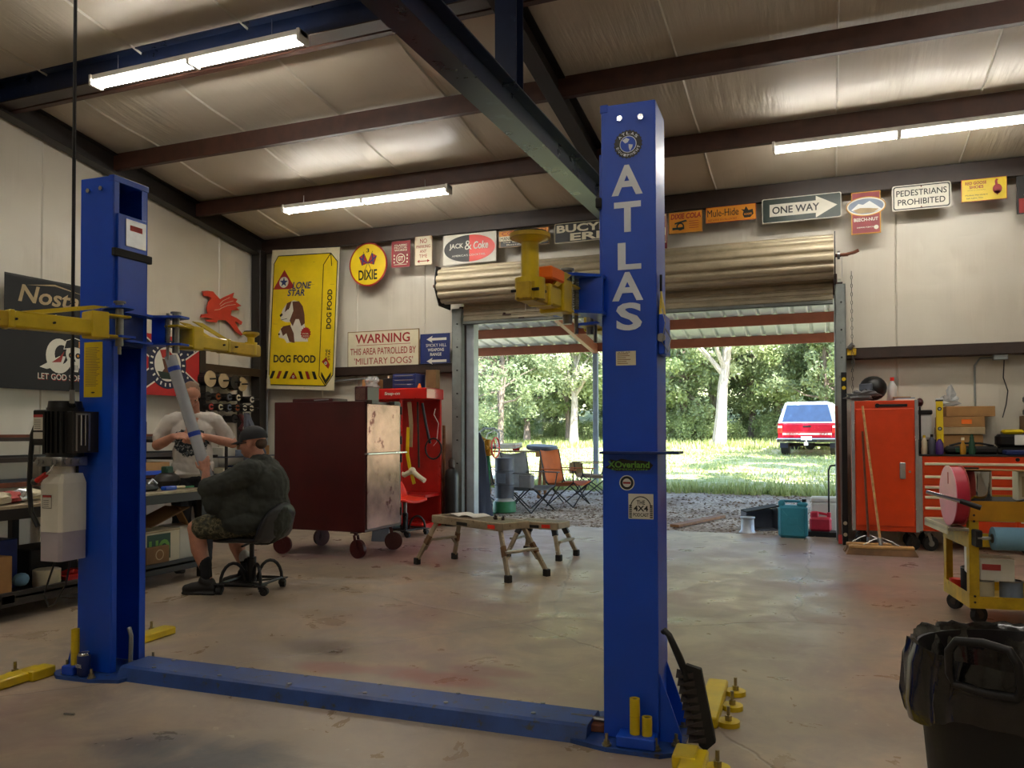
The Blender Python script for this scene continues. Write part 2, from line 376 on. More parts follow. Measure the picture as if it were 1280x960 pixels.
def copy_tree(o, parent=None):
    c = o.copy(); C.objects.link(c); c.parent = parent
    for ch in list(o.children): copy_tree(ch, c)
    return c
def dup(o, loc, rz=None, label=None, scale=None, rot=None):
    c = copy_tree(o); c.location = loc
    if rz is not None: c.rotation_euler = (0, 0, rz)
    if rot: c.rotation_euler = rot
    if label: c['label'] = label
    if scale: c.scale = scale
    return c
R = random.Random(7)
def crumple(b, c, r, m, seed=1, k=.28, n=12, rows=8):
    q = random.Random(seed); i0 = len(b.v); b.ball(c, r, m, n, rows, smooth=False)
    for i in range(i0, len(b.v)):
        p = Vector(b.v[i])-Vector(c); f = 1+k*(q.random()*2-1); b.v[i] = tuple(Vector(c)+p*f) if b.v[i][2] > c[2]-r[2]*.6 else b.v[i]
    return b
# ============================================================ the setting
LX, RX, WY, RY = -8.45, 5.6, 10.55, -7.0     # wall planes
SL = .163
def zroof(y): return 4.117+SL*(10.42-y) if y > -.5 else 4.117+SL*(10.92)-SL*(-.5-y)
def struct(b, name, parent=None, label=None): return b.build(name, parent, label, kind='structure')
b = B(); b.box(LX-.2, RX+.2, RY-.2, 10.62, -.2, 0, 'concrete'); struct(b, 'floor')
# back wall, with the opening of the roll-up door
b = B()
b.box(LX-.2, -4.95, WY, WY+.12, 0, 4.6, 'vinyl_wall'); b.box(.14, RX+.2, WY, WY+.12, 0, 4.6, 'vinyl_wall'); b.box(-4.95, .14, WY, WY+.12, 3.16, 4.6, 'vinyl_wall')
struct(b, 'wall_back')
b = B()
b.add([(LX, RY, 0), (LX, WY+.12, 0), (LX, WY+.12, zroof(WY)+.3), (LX, -.5, zroof(-.5)+.5), (LX, RY, zroof(RY)+.3),
       (LX-.12, RY, 0), (LX-.12, WY+.12, 0), (LX-.12, WY+.12, zroof(WY)+.3), (LX-.12, -.5, zroof(-.5)+.5), (LX-.12, RY, zroof(RY)+.3)],
      [(0, 4, 3, 2, 1), (5, 6, 7, 8, 9), (0, 1, 6, 5), (1, 2, 7, 6), (2, 3, 8, 7), (3, 4, 9, 8), (4, 0, 5, 9)], 'vinyl_wall'); struct(b, 'wall_left')
b = B()
b.add([(RX, RY, 0), (RX, WY+.12, 0), (RX, WY+.12, zroof(WY)+.3), (RX, -.5, zroof(-.5)+.5), (RX, RY, zroof(RY)+.3),
       (RX+.12, RY, 0), (RX+.12, WY+.12, 0), (RX+.12, WY+.12, zroof(WY)+.3), (RX+.12, -.5, zroof(-.5)+.5), (RX+.12, RY, zroof(RY)+.3)],
      [(0, 1, 2, 3, 4), (5, 9, 8, 7, 6), (0, 5, 6, 1), (1, 6, 7, 2), (2, 7, 8, 3), (3, 8, 9, 4), (4, 9, 5, 0)], 'vinyl_wall'); struct(b, 'wall_right')
# front wall behind the camera
b = B(); b.box(LX-.2, RX+.2, RY-.12, RY, 0, 5.3, 'vinyl_wall'); struct(b, 'wall_front')
# ceiling facing, slightly sagging between purlins
b = B(); N = 60; ys = [WY+.12-(WY+.12-RY)*i/N for i in range(N+1)]; v = []
PY = [10.42-.0-1.477*k for k in range(8)]
def sag(y):
    t = ((10.42-y)/1.477) % 1
    return .045*sin(pi*t)
for y in ys:
    z = zroof(y)+.235-sag(y); v += [(LX-.2, y, z), (RX+.2, y, z), (LX-.2, y, z+.12), (RX+.2, y, z+.12)]
f = []
for i in range(N): a = i*4; c = a+4; f += [(a, c, c+1, a+1), (a+2, a+3, c+3, c+2)]
b.add(v, f, 'vinyl_ceiling', True); struct(b, 'ceiling')
# taped seams of the insulation, one strip each
for k, x in enumerate([-7.6, -6.3, -5.0, -3.7, -1.3, 0.1, 1.4, 2.7, 4.0]):
    b = B(); pts = [(x, 10.3-(10.3-2)*i/30) for i in range(31)]
    for (xa, ya), (xb, yb) in zip(pts, pts[1:]):
        za, zb = zroof(ya)+.233-sag(ya), zroof(yb)+.233-sag(yb)
        b.add([(xa-.012, ya, za), (xa+.012, ya, za), (xa, ya, za-.018), (xb-.012, yb, zb), (xb+.012, yb, zb), (xb, yb, zb-.018)], [(0, 2, 5, 3), (2, 1, 4, 5)], 'vinyl_wall', True)
    b.build('ceiling_seam', kind='structure')
for x in (-7.35, -6.72, -5.55, .75, 2.2, 3.6):
    b = B(); b.add([(x-.014, WY, 0), (x+.014, WY, 0), (x, WY-.015, 0), (x-.014, WY, 4.3), (x+.014, WY, 4.3), (x, WY-.015, 4.3)], [(0, 2, 5, 3), (2, 1, 4, 5)], 'vinyl_wall', True); b.build('wall_seam', kind='structure')
for y in (3.4, 5.0, 6.6, 8.1, 9.5):
    b = B(); b.add([(LX, y-.014, 0), (LX, y+.014, 0), (LX+.015, y, 0), (LX, y-.014, zroof(y)), (LX, y+.014, zroof(y)), (LX+.015, y, zroof(y))], [(0, 2, 5, 3), (2, 1, 4, 5)], 'vinyl_wall', True); b.build('wall_seam', kind='structure')
# purlins: C-sections, each its own member
def purlin(y, zb, m='steel_brown', name='purlin', x0=LX+.02, x1=RX, label=None, h=.2):
    b = B(); b.box(x0, x1, y-.004, y+.004, zb, zb+h, m); b.box(x0, x1, y, y+.065, zb, zb+.006, m); b.box(x0, x1, y, y+.065, zb+h-.006, zb+h, m)
    b.box(x0, x1, y+.06, y+.065, zb, zb+.02, m); return struct(b, name, None, label)
b = B(); b.box(LX+.02, RX, 10.30, 10.306, 4.14, 4.34, 'steel_darkbrown'); b.box(LX+.02, RX, 10.30, 10.38, 4.134, 4.14, 'steel_darkbrown'); b.box(LX+.02, RX, 10.30, 10.5, 4.335, 4.341, 'steel_darkbrown'); struct(b, 'trim_1', None, 'dark brown eave strut along top of back wall')
for k, y in enumerate([8.88, 7.473, 6.1, 4.6, 3.1, 1.6, .1, -2.2, -4.2, -6]): purlin(y, zroof(y)+.0)
b = B(); xx = [(-8.42, -4.93), (.13, RX)]
for i, (x0, x1) in enumerate(xx):
    g = B(); g.box(x0, x1, 10.34, 10.346, 2.16, 2.29, 'steel_darkbrown', .0); g.box(x0, x1, 10.34, 10.54, 2.284, 2.29, 'steel_brown'); g.box(x0, x1, 10.34, 10.54, 2.16, 2.166, 'steel_brown')
    g.build('wall_girt', kind='structure', label=['dark brown girt on back wall left of the door', 'dark brown girt on back wall right of the door'][i])
g = B(); g.box(LX, LX+.2, -6.9, 10.2, 2.284, 2.29, 'steel_brown'); g.box(LX+.19, LX+.2, -6.9, 10.2, 2.17, 2.29, 'steel_darkbrown'); g.build('wall_girt', kind='structure')
# frames: left corner column + left rafter, middle column + middle rafter
def hbeam(name, p0, p1, w, h, m, up=(0, 0, 1), label=None, tf=.012, tw=.008, m2=None):
    """I-section between two points (centre line)"""
    b = B(); p0, p1 = Vector(p0), Vector(p1); d = p1-p0; u = Vector(up)
    if abs(d.normalized().dot(u)) > .98: u = Vector((0, 1, 0))
    y = u.cross(d).normalized(); T = frame(p0, d, y); L = d.length
    b.box(0, L, -w/2, w/2, -h/2, -h/2+tf, m2 or m, .002, T); b.box(0, L, -w/2, w/2, h/2-tf, h/2, m, .002, T); b.box(0, L, -tw/2, tw/2, -h/2+tf, h/2-tf, m, 0, T)
    return struct(b, name, None, label)
def rz(y): return zroof(y)
hbeam('roof_beam', (LX+.13, 10.3, rz(10.3)+.06), (LX+.13, -.4, rz(-.4)+.06), .16, .26, 'steel_black', label='black rafter along the left wall')
hbeam('roof_beam', (-2.46, 10.3, rz(10.3)+.06), (-2.46, -.4, rz(-.4)+.06), .16, .26, 'steel_black', label='black rafter over the middle of the shop')
hbeam('roof_beam', (3.6, 10.3, rz(10.3)+.06), (3.6, -.4, rz(-.4)+.06), .16, .26, 'steel_black')
b = B(); b.box(LX+.03, LX+.2, 10.18, 10.34, 0, 4.16, 'steel_black', .006); b.box(LX+.0, LX+.24, 10.12, 10.38, 0, .02, 'steel_black'); struct(b, 'wall_column', None, 'black steel column in the left corner')
# navy crane runway, its hanger post and the navy beam across
hbeam('roof_beam', (-2.16, 10.28, 3.68), (-2.16, .5, 3.68), .2, .25, 'beam_navy', label='navy crane runway beam running toward the back wall')
hbeam('roof_beam', (-2.19, 5.5, 3.80), (-2.19, 5.5, 4.95), .17, .15, 'beam_navy', label='short navy hanger post above the runway beam')
hbeam('roof_beam', (LX+.1, 5.98, zroof(5.98)+.11), (RX, 5.98, zroof(5.98)+.11), .18, .26, 'beam_navy', label='navy beam across the shop under the roof', m2='steel_darkbrown')
b = B(); b.box(-2.3, -2.1, 10.2, 10.36, 0, 4.2, 'steel_darkbrown', .004)
b.M = Matrix(); 
bb = B(); bb.box(-2.28, -2.04, 10.26, 10.34, 3.5, 3.86, 'beam_navy', .004)
for dx in (-2.22, -2.1):
    for dz in (3.56, 3.8): bb.cyl((dx, 10.25, dz), (dx, 10.27, dz), .014, 'steel', n=6)
bb.build('beam_bracket', kind='structure')

# ============================================================ roll-up door
dr = bpy.data.objects.new('door_1', None); C.objects.link(dr); dr['kind'] = 'structure'; dr['label'] = 'corrugated steel roll-up door rolled up over the opening'
def part(b, name, par, label=None, kind=None): return b.build(name, par, label, kind=kind)
# curtain still hanging below the coil
b = B(); prof = []; z = 2.875
while z < 3.2:
    prof += [(10.36, z), (10.345, z+.012), (10.345, z+.05), (10.36, z+.062)]; z += .078
n = len(prof); v = [(x, y, zz) for x in (-4.83, .05) for y, zz in prof]
b.add(v, [(i, i+1, n+i+1, n+i) for i in range(n-1)], 'coil_beige', False); part(b, 'curtain', dr)
b = B(); b.box(-4.83, .05, 10.33, 10.375, 2.835, 2.875, 'galv', .004); b.box(-4.83, .05, 10.325, 10.39, 2.826, 2.836, 'black'); part(b, 'bottom_bar', dr)
b = B(); b.cyl((-4.2, 10.33, 2.93), (-4.2, 10.33, 2.965), .02, 'steel_brown', n=8); b.box(-4.22, -4.1, 10.315, 10.335, 2.925, 2.94, 'steel_brown'); b.box(-3.98, -3.9, 10.315, 10.33, 2.872, 2.885, 'steel_brown'); part(b, 'handle', dr)
b = B(); b.tube([(-3.88, 10.33, 3.12), (-3.88, 10.32, 3.04), (-3.88, 10.33, 2.98)], .008, 'white_paint', 6); part(b, 'pull_strap', dr)
# the coil: corrugated sheet rolled on a drum
b = B(); n = 96; cy, cz, r = 10.10, 3.35, .225; v = []
for x in (-5.02, .06):
    for i in range(n):
        a = 2*pi*i/n; k = i % 8; rr = r+(.0, .022, .03, .032, .032, .03, .022, .0)[k]; v.append((x, cy+rr*cos(a), cz+rr*sin(a)))
b.add(v, [(i, (i+1) % n, n+(i+1) % n, n+i) for i in range(n)], 'coil_beige', False)
b.add([v[i] for i in range(n)], [tuple(range(n))], 'steel_black'); b.add([v[n+i] for i in range(n)], [tuple(range(n))[::-1]], 'steel_black'); part(b, 'coil', dr)
for x, s in ((-5.04, -1), (.08, 1)):
    b = B(); b.poly([(10.36, 3.05), (10.0, 3.06), (9.86, 3.3), (9.9, 3.6), (10.36, 3.62)], 0, 'steel_black', .012, Matrix(((0, 0, 1, x), (1, 0, 0, 0), (0, 1, 0, 0), (0, 0, 0, 1))))
    part(b, 'end_bracket', dr)
    b = B(); b.cyl((x, 10.1, 3.36), (x+s*.14, 10.1, 3.36), .022, 'rust', n=10); b.cyl((x+s*.02, 10.1, 3.36), (x+s*.05, 10.1, 3.36), .05, 'steel', n=12)
    b.bar((x+s*.07, 10.1, 3.36), (x+s*.07, 10.2, 3.12), .012, .03, 'white_paint'); part(b, 'axle', dr)
b = B(); b.tube([(.2, 10.08, 3.36), (.28, 10.06, 3.37), (.33, 10.05, 3.39)], .02, 'rust', 8); part(b, 'axle', dr)
for x0, x1, xi in ((-5.0, -4.85, -4.85), (.07, .19, .07)):
    b = B(); b.box(x0, x1, 10.32, 10.335, 0, 3.06, 'galv', .003); b.box(x0, x0+.008, 10.32, 10.42, 0, 3.06, 'galv'); b.box(x1-.008, x1, 10.32, 10.42, 0, 3.06, 'galv')
    t = part(b, 'guide_track', dr)
    for k in range(9):
        q = B(); xc = (x0+x1)/2+.01; zz = .2+k*.33; q.cyl((xc, 10.306, zz), (xc, 10.322, zz), .012, 'black', n=8); q.build('bolt', t)
b = B(); b.box(-4.84, -4.72, 10.46, 10.62, 0, 3.1, 'galv_light', .003); b.box(.06, .1, 10.46, 10.62, 0, 3.1, 'galv_light', .003); b.box(-4.84, .1, 10.4, 10.62, 2.95, 3.2, 'steel_brown', .003); part(b, 'door_frame', dr)
b = B(); b.box(-4.93, -4.84, 10.42, 10.6, 0, 3.1, 'steel_darkbrown'); b.box(.1, .16, 10.42, 10.6, 0, 3.1, 'steel_darkbrown'); part(b, 'frame_column', dr)
# hoist chain at the right track: separate links
ch = thing('hoist_chain', 'thin steel hand chain hanging beside the right door track', 'chain', (.255, 10.27, 0))
for k in range(62):
    b = B(); z = .12+k*.05; rr = [(.010*cos(a), 0, .024*sin(a)) for a in [2*pi*i/8 for i in range(8)]]
    if k == 0:
        b.tube(rr, .0035, 'chain', 5, closed=True); L0 = b.build('link', ch); L0.location = (0, 0, z); continue
    q = L0.copy(); C.objects.link(q); q.parent = ch; q.location = (0, 0, z); q.rotation_euler = (0, 0, (k % 2)*pi/2)
b = B(); b.box(.2, .3, 10.3, 10.34, 2.2, 2.28, 'yellow_dirty', .005); b.cyl((.22, 10.3, 2.28), (.27, 10.28, 2.33), .03, 'steel', n=10); b.tube([(.26, 10.3, 2.2), (.28, 10.3, 2.1), (.24, 10.3, 2.0)], .006, 'steel', 6)
b.build('work_light', label='small yellow trouble light clamped at end of right girt', cat='lamp')
# conduit + outlet on the right wall and on the left
b = B(); b.tube([(1.55, 10.5, 1.2), (1.55, 10.5, 2.05), (1.6, 10.48, 2.13), (1.75, 10.45, 2.13)], .012, 'galv', 8); t = thing('wall_conduit', 'thin grey electrical conduit with junction box on right back wall', 'conduit'); b.build('pipe', t)
b = B(); b.box(1.72, 1.86, 10.36, 10.46, 2.1, 2.17, 'galv', .005); b.build('junction_box', t)
b = B(); b.tube([(1.83, 10.42, 2.1), (1.82, 10.42, 1.9), (1.86, 10.41, 1.75), (1.84, 10.4, 1.6), (1.8, 10.38, 1.45)], .006, 'black', 6); b.build('cord', t)
b = B(); b.tube([(-8.3, 10.42, 1.0), (-8.3, 10.42, 1.95), (-8.25, 10.42, 2.05), (-8.1, 10.42, 2.08), (-7.0, 10.42, 2.09), (-6.4, 10.42, 2.12)], .014, 'galv_light', 8)
t = thing('wall_conduit', 'pale electrical conduit below the left girt beside corner column', 'conduit'); b.build('pipe', t)
b = B(); b.box(-6.42, -6.3, 10.36, 10.45, 2.08, 2.14, 'white_paint', .005); b.build('junction_box', t)

# ============================================================ fluorescent lights
def lamp(x0, y, z, label, off=()):
    t = thing('strip_light', label, 'lamp', (x0, y, z), 0, 'eight foot fluorescent strips under the roof')
    b = B(); b.box(0, 2.44, -.06, .06, .02, .075, 'white_paint', .006); b.box(0, .03, -.075, .075, -.03, .075, 'white_paint', .004); b.box(2.41, 2.44, -.075, .075, -.03, .075, 'white_paint', .004)
    b.box(1.2, 1.24, -.075, .075, -.03, .02, 'white_paint', .004)
    b.build('housing', t)
    k = 0
    for x in (.035, 1.245):
        for yy in (-.04, .04):
            b = B(); b.cyl((x, yy, -.005), (x+1.16, yy, -.005), .016, 'tube_light', n=10); b.build('fluorescent_tube', t)
    for x in (.3, 2.1):
        b = B(); b.tube([(x, 0, .07), (x, 0, zroof(y)-z+.05)], .004, 'steel', 5); b.build('hanger', t)
    return t
lamp(-6.62, 5.72, 4.69, 'twin-tube strip light hung beside the navy beam, nearest at upper left')
lamp(-6.73, 8.8, 4.25, 'twin-tube strip light over the red cabinets in front of back wall')
lamp(-.54, 8.95, 4.30, 'twin-tube strip light at right above the orange cabinet')
lamp(1.2, 5.72, 4.69, 'added twin-tube strip light on the right outside the view')  # this and the next three: unseen strips added to light the foreground
lamp(-6.62, 1.6, 5.2, 'added twin-tube strip light on the left, unseen behind the viewer')
lamp(-.5, 1.0, 5.2, 'added twin-tube strip light, unseen above the viewer')
lamp(-3.5, -3.4, 5.0, 'added twin-tube strip light, unseen at the front of the shop')
# ============================================================ two-post lift (local axes: x across the lift, y along the car)
LO, LA = (-3.821, 3.216, 0), radians(2.08)
lift = thing('two_post_lift', 'blue two-post car lift with yellow swing arms bolted to the concrete floor', 'car lift', LO, LA)
CW, CDp, CH, LW = .232, .246, 2.70, 3.155
def column(side):
    s = side
    X = (lambda x: x) if s > 0 else (lambda x: LW-x)
    b = B(); t = .008
    b.box(X(0), X(CW), 0, t, .02, CH, 'blue', .003); b.box(X(0), X(CW), CDp-t, CDp, .02, CH, 'blue', .003)
    b.box(X(0), X(t), t, CDp-t, .02, CH, 'blue'); b.box(X(CW-t), X(CW), t, .04, .02, CH, 'blue'); b.box(X(CW-t), X(CW), CDp-.045, CDp-t, .02, CH, 'blue')
    b.box(X(0), X(CW), t, CDp-t, CH-.012, CH, 'blue'); b.box(X(CW-.03), X(CW+.004), -.003, CDp+.003, CH-.03, CH+.004, 'blue', .002)
    c = b.build('column', lift)
    for (x, z) in ((.06, 2.63), (.15, 2.635)):
        q = B(); q.cyl((X(x), -.012, z), (X(x), .002, z), .013, 'chrome', n=6); q.build('bolt', c)
    b = B(); b.poly([(X(-.10), -.06), (X(-.02), -.115), (X(.2), -.115), (X(.36), -.07), (X(.38), 0), (X(.38), CDp), (X(.30), CDp+.06), (X(-.02), CDp+.08), (X(-.10), CDp)], .018, 'blue_plate', .018)
    bp = b.build('base_plate', lift)
    # gussets at the outer back
    for yy in (.02, CDp-.03):
        g = B(); pts = [(0, .02), (-.09, .02), (-.09, .05), (0, .30)]
        v = [(X(p), yy, z) for p, z in pts]+[(X(p), yy+.01, z) for p, z in pts]
        g.add(v, [(0, 1, 2, 3), (7, 6, 5, 4), (0, 3, 7, 4), (1, 5, 6, 2), (2, 6, 7, 3), (0, 4, 5, 1)], 'blue'); g.build('gusset', bp)
    for (x, y) in ((.0, -.075), (.2, -.09), (-.07, .0), (-.07, CDp-.02), (.04, CDp+.04), (.26, CDp+.03)):
        q = B(); q.cyl((X(x), y, .016), (X(x), y, .026), .02, 'zinc', n=12); q.cyl((X(x), y, .024), (X(x), y, .04), .014, 'zinc', n=6); q.cyl((X(x), y, .03), (X(x), y, .066), .007, 'zinc', n=8); q.build('anchor_bolt', bp)
    # yellow floor anchors out of the base plate along the car direction
    for sg in (-1, 1):
        q = B(); y0, y1 = (-.08, -.8) if sg < 0 else (CDp+.04, CDp+.62)
        xa = -.16
        q.box(X(xa-.05), X(xa+.05), y0, y1, 0, .05, 'yellow', .008)
        q.box(X(xa-.01), X(xa+.08), y0-.02*sg, y0+.12*sg, 0, .055, 'yellow', .006)
        for j in range(3):
            yy = y0+(y1-y0)*(.12+.38*j); q.cyl((X(xa-.09), yy, 0), (X(xa-.09), yy, .022), .05, 'yellow', n=14)
        f = q.build('floor_anchor', lift, 'yellow floor anchor')
        for j in range(3):
            yy = y0+(y1-y0)*(.12+.38*j); r = B(); r.cyl((X(xa-.09), yy, .02), (X(xa-.09), yy, .045), .016, 'zinc', n=6); r.cyl((X(xa-.09), yy, .03), (X(xa-.09), yy, .085), .008, 'zinc', n=8); r.build('anchor_bolt', f)
    # adapter holder tray at the foot
    q = B(); q.box(X(.0), X(.082 if s > 0 else .16), -.1, -.004, .02, .065, 'blue', .004); q.build('holder', lift)
    return c
cL = column(1); cR = column(-1)
# carriage in each column
def carriage(side):
    X = (lambda x: x) if side > 0 else (lambda x: LW-x)
    b = B(); b.box(X(.05), X(CW+.008), .035, CDp-.035, 1.78, 2.5, 'blue_dark', .004); b.box(X(CW-.0), X(CW+.014), .02, CDp-.02, 1.95, 2.5, 'blue', .003)
    c = b.build('carriage', lift)
    for z in (1.80, 1.955):
        b = B(); pts = [(CW-.02, -.06), (CW+.1, -.14), (CW+.19, -.12), (CW+.2, -.04), (CW+.06, .02), (CW+.06, CDp-.02), (CW+.2, CDp+.04), (CW+.19, CDp+.12), (CW+.1, CDp+.14), (CW-.02, CDp+.06)]
        b.poly([(X(x), y) for x, y in pts], z+.012, 'blue', .012); b.build('yoke_plate', c)
    for y0, y1 in ((-.065, -.05), (CDp+.05, CDp+.065)):
        b = B(); b.box(X(CW-.02), X(CW+.085), y0, y1, 1.806, 1.962, 'blue', .003); b.build('yoke_web', c)
    for y in (-.08, CDp+.08):
        b = B(); b.cyl((X(CW+.13), y, 1.76), (X(CW+.13), y, 1.99), .02, 'steel', n=12); b.cyl((X(CW+.13), y, 1.985), (X(CW+.13), y, 1.995), .03, 'steel', n=12); b.build('pivot_pin', c)
        b = B(); x = CW+.10; sg = -1 if y < 0 else 1; yy = y-.03*sg
        b.cyl((X(x), yy, 1.72), (X(x), yy, 1.985), .009, 'steel', n=8)
        for k in range(12): b.ring((X(x), yy, 1.83+k*.01), (X(x), yy, 1.836+k*.01), .015, .009, 'steel', 10)
        b.build('lock_spring', c)
    b = B(); b.box(X(CW-.002), X(CW+.024), -.012, CDp+.012, 2.262, 2.306, 'black_matte', .004); b.build('rubber_bumper', c)
    b = B(); b.box(X(CW+.014), X(CW+.018), .07, CDp-.03, 2.33, 2.48, 'steel', .001); b.box(X(CW+.018), X(CW+.0195), .10, CDp-.06, 2.42, 2.45, 'label_red'); b.build('plate', c, 'shiny aluminium rating plate')
    return c
caL = carriage(1); caR = carriage(-1)
# swing arms
def arm(px, py, ang, outer, inner, label, pad_h=.0, pad=True, lug=1, orange=False, pr=1):
    a = bpy.data.objects.new('swing_arm', None); C.objects.link(a); a.parent = lift; a.location = (px, py, 1.85); a.rotation_euler = (0, 0, ang)
    # arm runs along local +x
    b = B()
    for z in (-.045, .062): b.box(-.04, .14, -.05, .05, z-.006, z+.006, 'yellow', .004)
    b.box(.08, .17, -.055, .055, -.062, .075, 'yellow', .006); o = b.build('arm_socket', a)
    b = B(); b.box(.16, outer, -.045, .045, -.048, .03, 'yellow', .008); b.box(outer-.03, outer+.0, -.049, .049, -.052, .034, 'yellow', .006)
    for xx in (.35, .3+outer*.4): b.cyl((xx, -.057, -.01), (xx, .057, -.01), .006, 'black', n=8)
    b.build('outer_tube', a)
    for s in (-1, 1):
        w = B(); v = [(.08, s*.04, .10), (.16, s*.04, .10), (outer*.9, s*.04, .03), (outer*.75, s*.04, .03), (.08, s*.052, .10), (.16, s*.052, .10), (outer*.9, s*.052, .03), (outer*.75, s*.052, .03)]
        w.add(v, [(0, 1, 2, 3), (7, 6, 5, 4), (0, 3, 7, 4), (1, 5, 6, 2), (0, 4, 5, 1), (3, 2, 6, 7)], 'yellow'); w.build('brace', a)
    b = B(); b.box(outer-.1, outer+inner, -.038, .038, -.05, .026, 'yellow_dirty', .006); b.box(outer+inner-.02, outer+inner+.015, -.03, .03, -.045, .02, 'yellow_dirty', .004)
    b.build('inner_tube', a)
    if pad:
        x = outer+inner-.05
        b = B(); b.ring((x, 0, -.04), (x, 0, .04), .058*pr, .035*pr, 'yellow', 24); b.build('pad_socket', a)
        b = B(); b.cyl((x, 0, -.02), (x, 0, .06+pad_h), .034*pr, 'yellow', n=20); b.cyl((x, 0, .042+pad_h), (x, 0, .06+pad_h), .036*pr, 'yellow', r1=.07*pr, n=24); b.cyl((x, 0, .06+pad_h), (x, 0, .075+pad_h), .078*pr, 'yellow_dirty', n=28); b.cyl((x, 0, .075+pad_h), (x, 0, .083+pad_h), .066*pr, 'rubber', n=28)
        b.build('lift_pad', a)
    if orange:
        b = B(); b.box(.17, .30, -.03, .06, .05, .10, 'orange_bright', .006); b.build('latch_cover', a, 'orange plastic cover')
    return a
arm(CW+.13, -.08, radians(-106), .55, .8, '', pad=True)
arm(CW+.13, CDp+.08, radians(90), .42, .3, '', pad=True, pad_h=.03, pr=.68)
arm(LW-CW-.13, -.08, radians(-97), .29, .13, '', pad=True, pad_h=.135, orange=True)
arm(LW-CW-.13, CDp+.08, radians(90), .5, .25, '', pad=True)
# cable cover between the columns
b = B(); x0, x1 = .30, 2.86
prof = [(-.03, .0), (.0, .06), (.02, .068), (.2, .068), (.22, .06), (.25, .0)]
v = [(x0, y, z) for y, z in prof]+[(x1, y-.04, z) for y, z in prof]
b.add(v, [(0, 6, 7, 1), (1, 7, 8, 2), (2, 8, 9, 3), (3, 9, 10, 4), (4, 10, 11, 5), (0, 1, 2, 3, 4, 5), (11, 10, 9, 8, 7, 6)], 'blue_plate'); fp = b.build('floor_cover', lift, 'long low blue cover plate between the columns')
for k in range(6):
    for yy in (.03, .17):
        q = B(); q.cyl((.5+k*.42, yy, .066), (.5+k*.42, yy, .0725), .011, 'steel', n=8); q.build('rivet', fp)
b = B(); b.box(2.8, 2.96, .03, .14, .02, .05, 'rust', .003); b.cyl((2.76, .08, .06), (2.96, .08, .06), .012, 'steel', n=8); b.build('cable_guide', lift)
b = B(); b.tube([(.27, .1, .02), (.275, .1, .2), (.25, .11, .24)], .012, 'steel', 8); b.build('lock_lever', lift)
# writing and marks on the right column
LM = Matrix(((1, 0, 0, 2.923), (0, 0, -1, -.0006), (0, 1, 0, 0), (0, 0, 0, 1)))   # sheet on the front face
def sheet(y=-.0006, x=2.923): return Matrix(((1, 0, 0, x), (0, 0, -1, y), (0, 1, 0, 0), (0, 0, 0, 1)))
for t, z0, z1, xa, xb in (('A', 2.307, 2.436, .045, .178), ('T', 2.15, 2.279, .055, .17), ('L', 1.99, 2.105, .07, .17), ('A', 1.858, 1.98, .045, .178), ('S', 1.732, 1.85, .062, .172)):
    b = B(); b.M = sheet(); b.text(t, xa, xb, z0, z1, .001, 'white_letter', .03); b.build('letter', cR)
b = B(); b.M = sheet(); cx, cy = .117, 2.523
pts = []
for i in range(48): rr = .062 if i % 2 else .057; pts.append((cx+rr*cos(2*pi*i/48), cy+rr*sin(2*pi*i/48)))
b.poly(pts, .0008, 'black'); b.disc(cx, cy, .036, .0012, 'white_letter'); b.disc(cx, cy, .033, .0014, 'blue')
b.poly([(cx-.025, cy+.018), (cx-.008, cy+.028), (cx+.006, cy+.02), (cx-.002, cy+.008), (cx-.012, cy+.004), (cx-.018, cy+.01)], .0016, 'white_letter')
b.poly([(cx+.002, cy+.0), (cx+.02, cy-.004), (cx+.018, cy-.014), (cx+.008, cy-.03), (cx+.003, cy-.016)], .0016, 'white_letter')
def arc_text(b, word, cx, cy, r, a0, a1, h, m, z, out=True, bold=.02):
    n = len(word)
    for i, ch in enumerate(word):
        a = a0+(a1-a0)*(i+.5)/n
        if ch == ' ': continue
        w = abs(a1-a0)*r/n*.72
        Mx = Matrix.Translation((cx+r*cos(a), cy+r*sin(a), 0)) @ Matrix.Rotation(a-pi/2 if out else a+pi/2, 4, 'Z')
        b.text(ch, -w/2, w/2, -h/2, h/2, z, m, bold, M=Mx)
arc_text(b, 'ATLAS', cx, cy, .047, radians(150), radians(30), .012, 'white_letter', .0016)
arc_text(b, 'EQUIPMENT', cx, cy, .047, radians(190), radians(350), .011, 'white_letter', .0016, out=False)
b.build('emblem', cR)
b = B(); b.M = sheet(); b.rect(.06, .145, 1.585, 1.645, .0008, 'sign_cream')
for k in range(6): b.rect(.066, .1+.035*R.random(), 1.592+k*.008, 1.595+k*.008, .0012, 'sign_brown')
b.text('ATLAS', .068, .12, 1.637, 1.643, .0012, 'sign_black'); b.build('rating_plate', cR)
b = B(); b.M = sheet(); zz = 1.165
b.poly([(.01, zz-.012), (.04, zz+.006), (.03, zz+.024), (.06, zz+.018), (.08, zz+.026), (.12, zz+.02), (.16, zz+.02), (.2, zz+.014), (.215, zz), (.2, zz-.02), (.14, zz-.024), (.06, zz-.026)], .0008, 'sign_black')
b.text('XOverland', .022, .2, zz-.012, zz+.016, .0012, 'nightgreen', .03); b.text('EXPEDITION', .04, .19, zz-.022, zz-.015, .0012, 'nightgreen', .01); b.build('sticker', cR, 'green and black cut-out sticker')
b = B(); b.M = sheet(); b.disc(.104, 1.09, .032, .0008, 'sign_white'); b.disc(.104, 1.09, .028, .0012, 'sign_black'); b.disc(.104, 1.09, .018, .0014, 'sign_white'); b.rect(.088, .12, 1.086, 1.094, .0018, 'sign_red'); b.build('sticker', cR, 'small round black and white sticker')
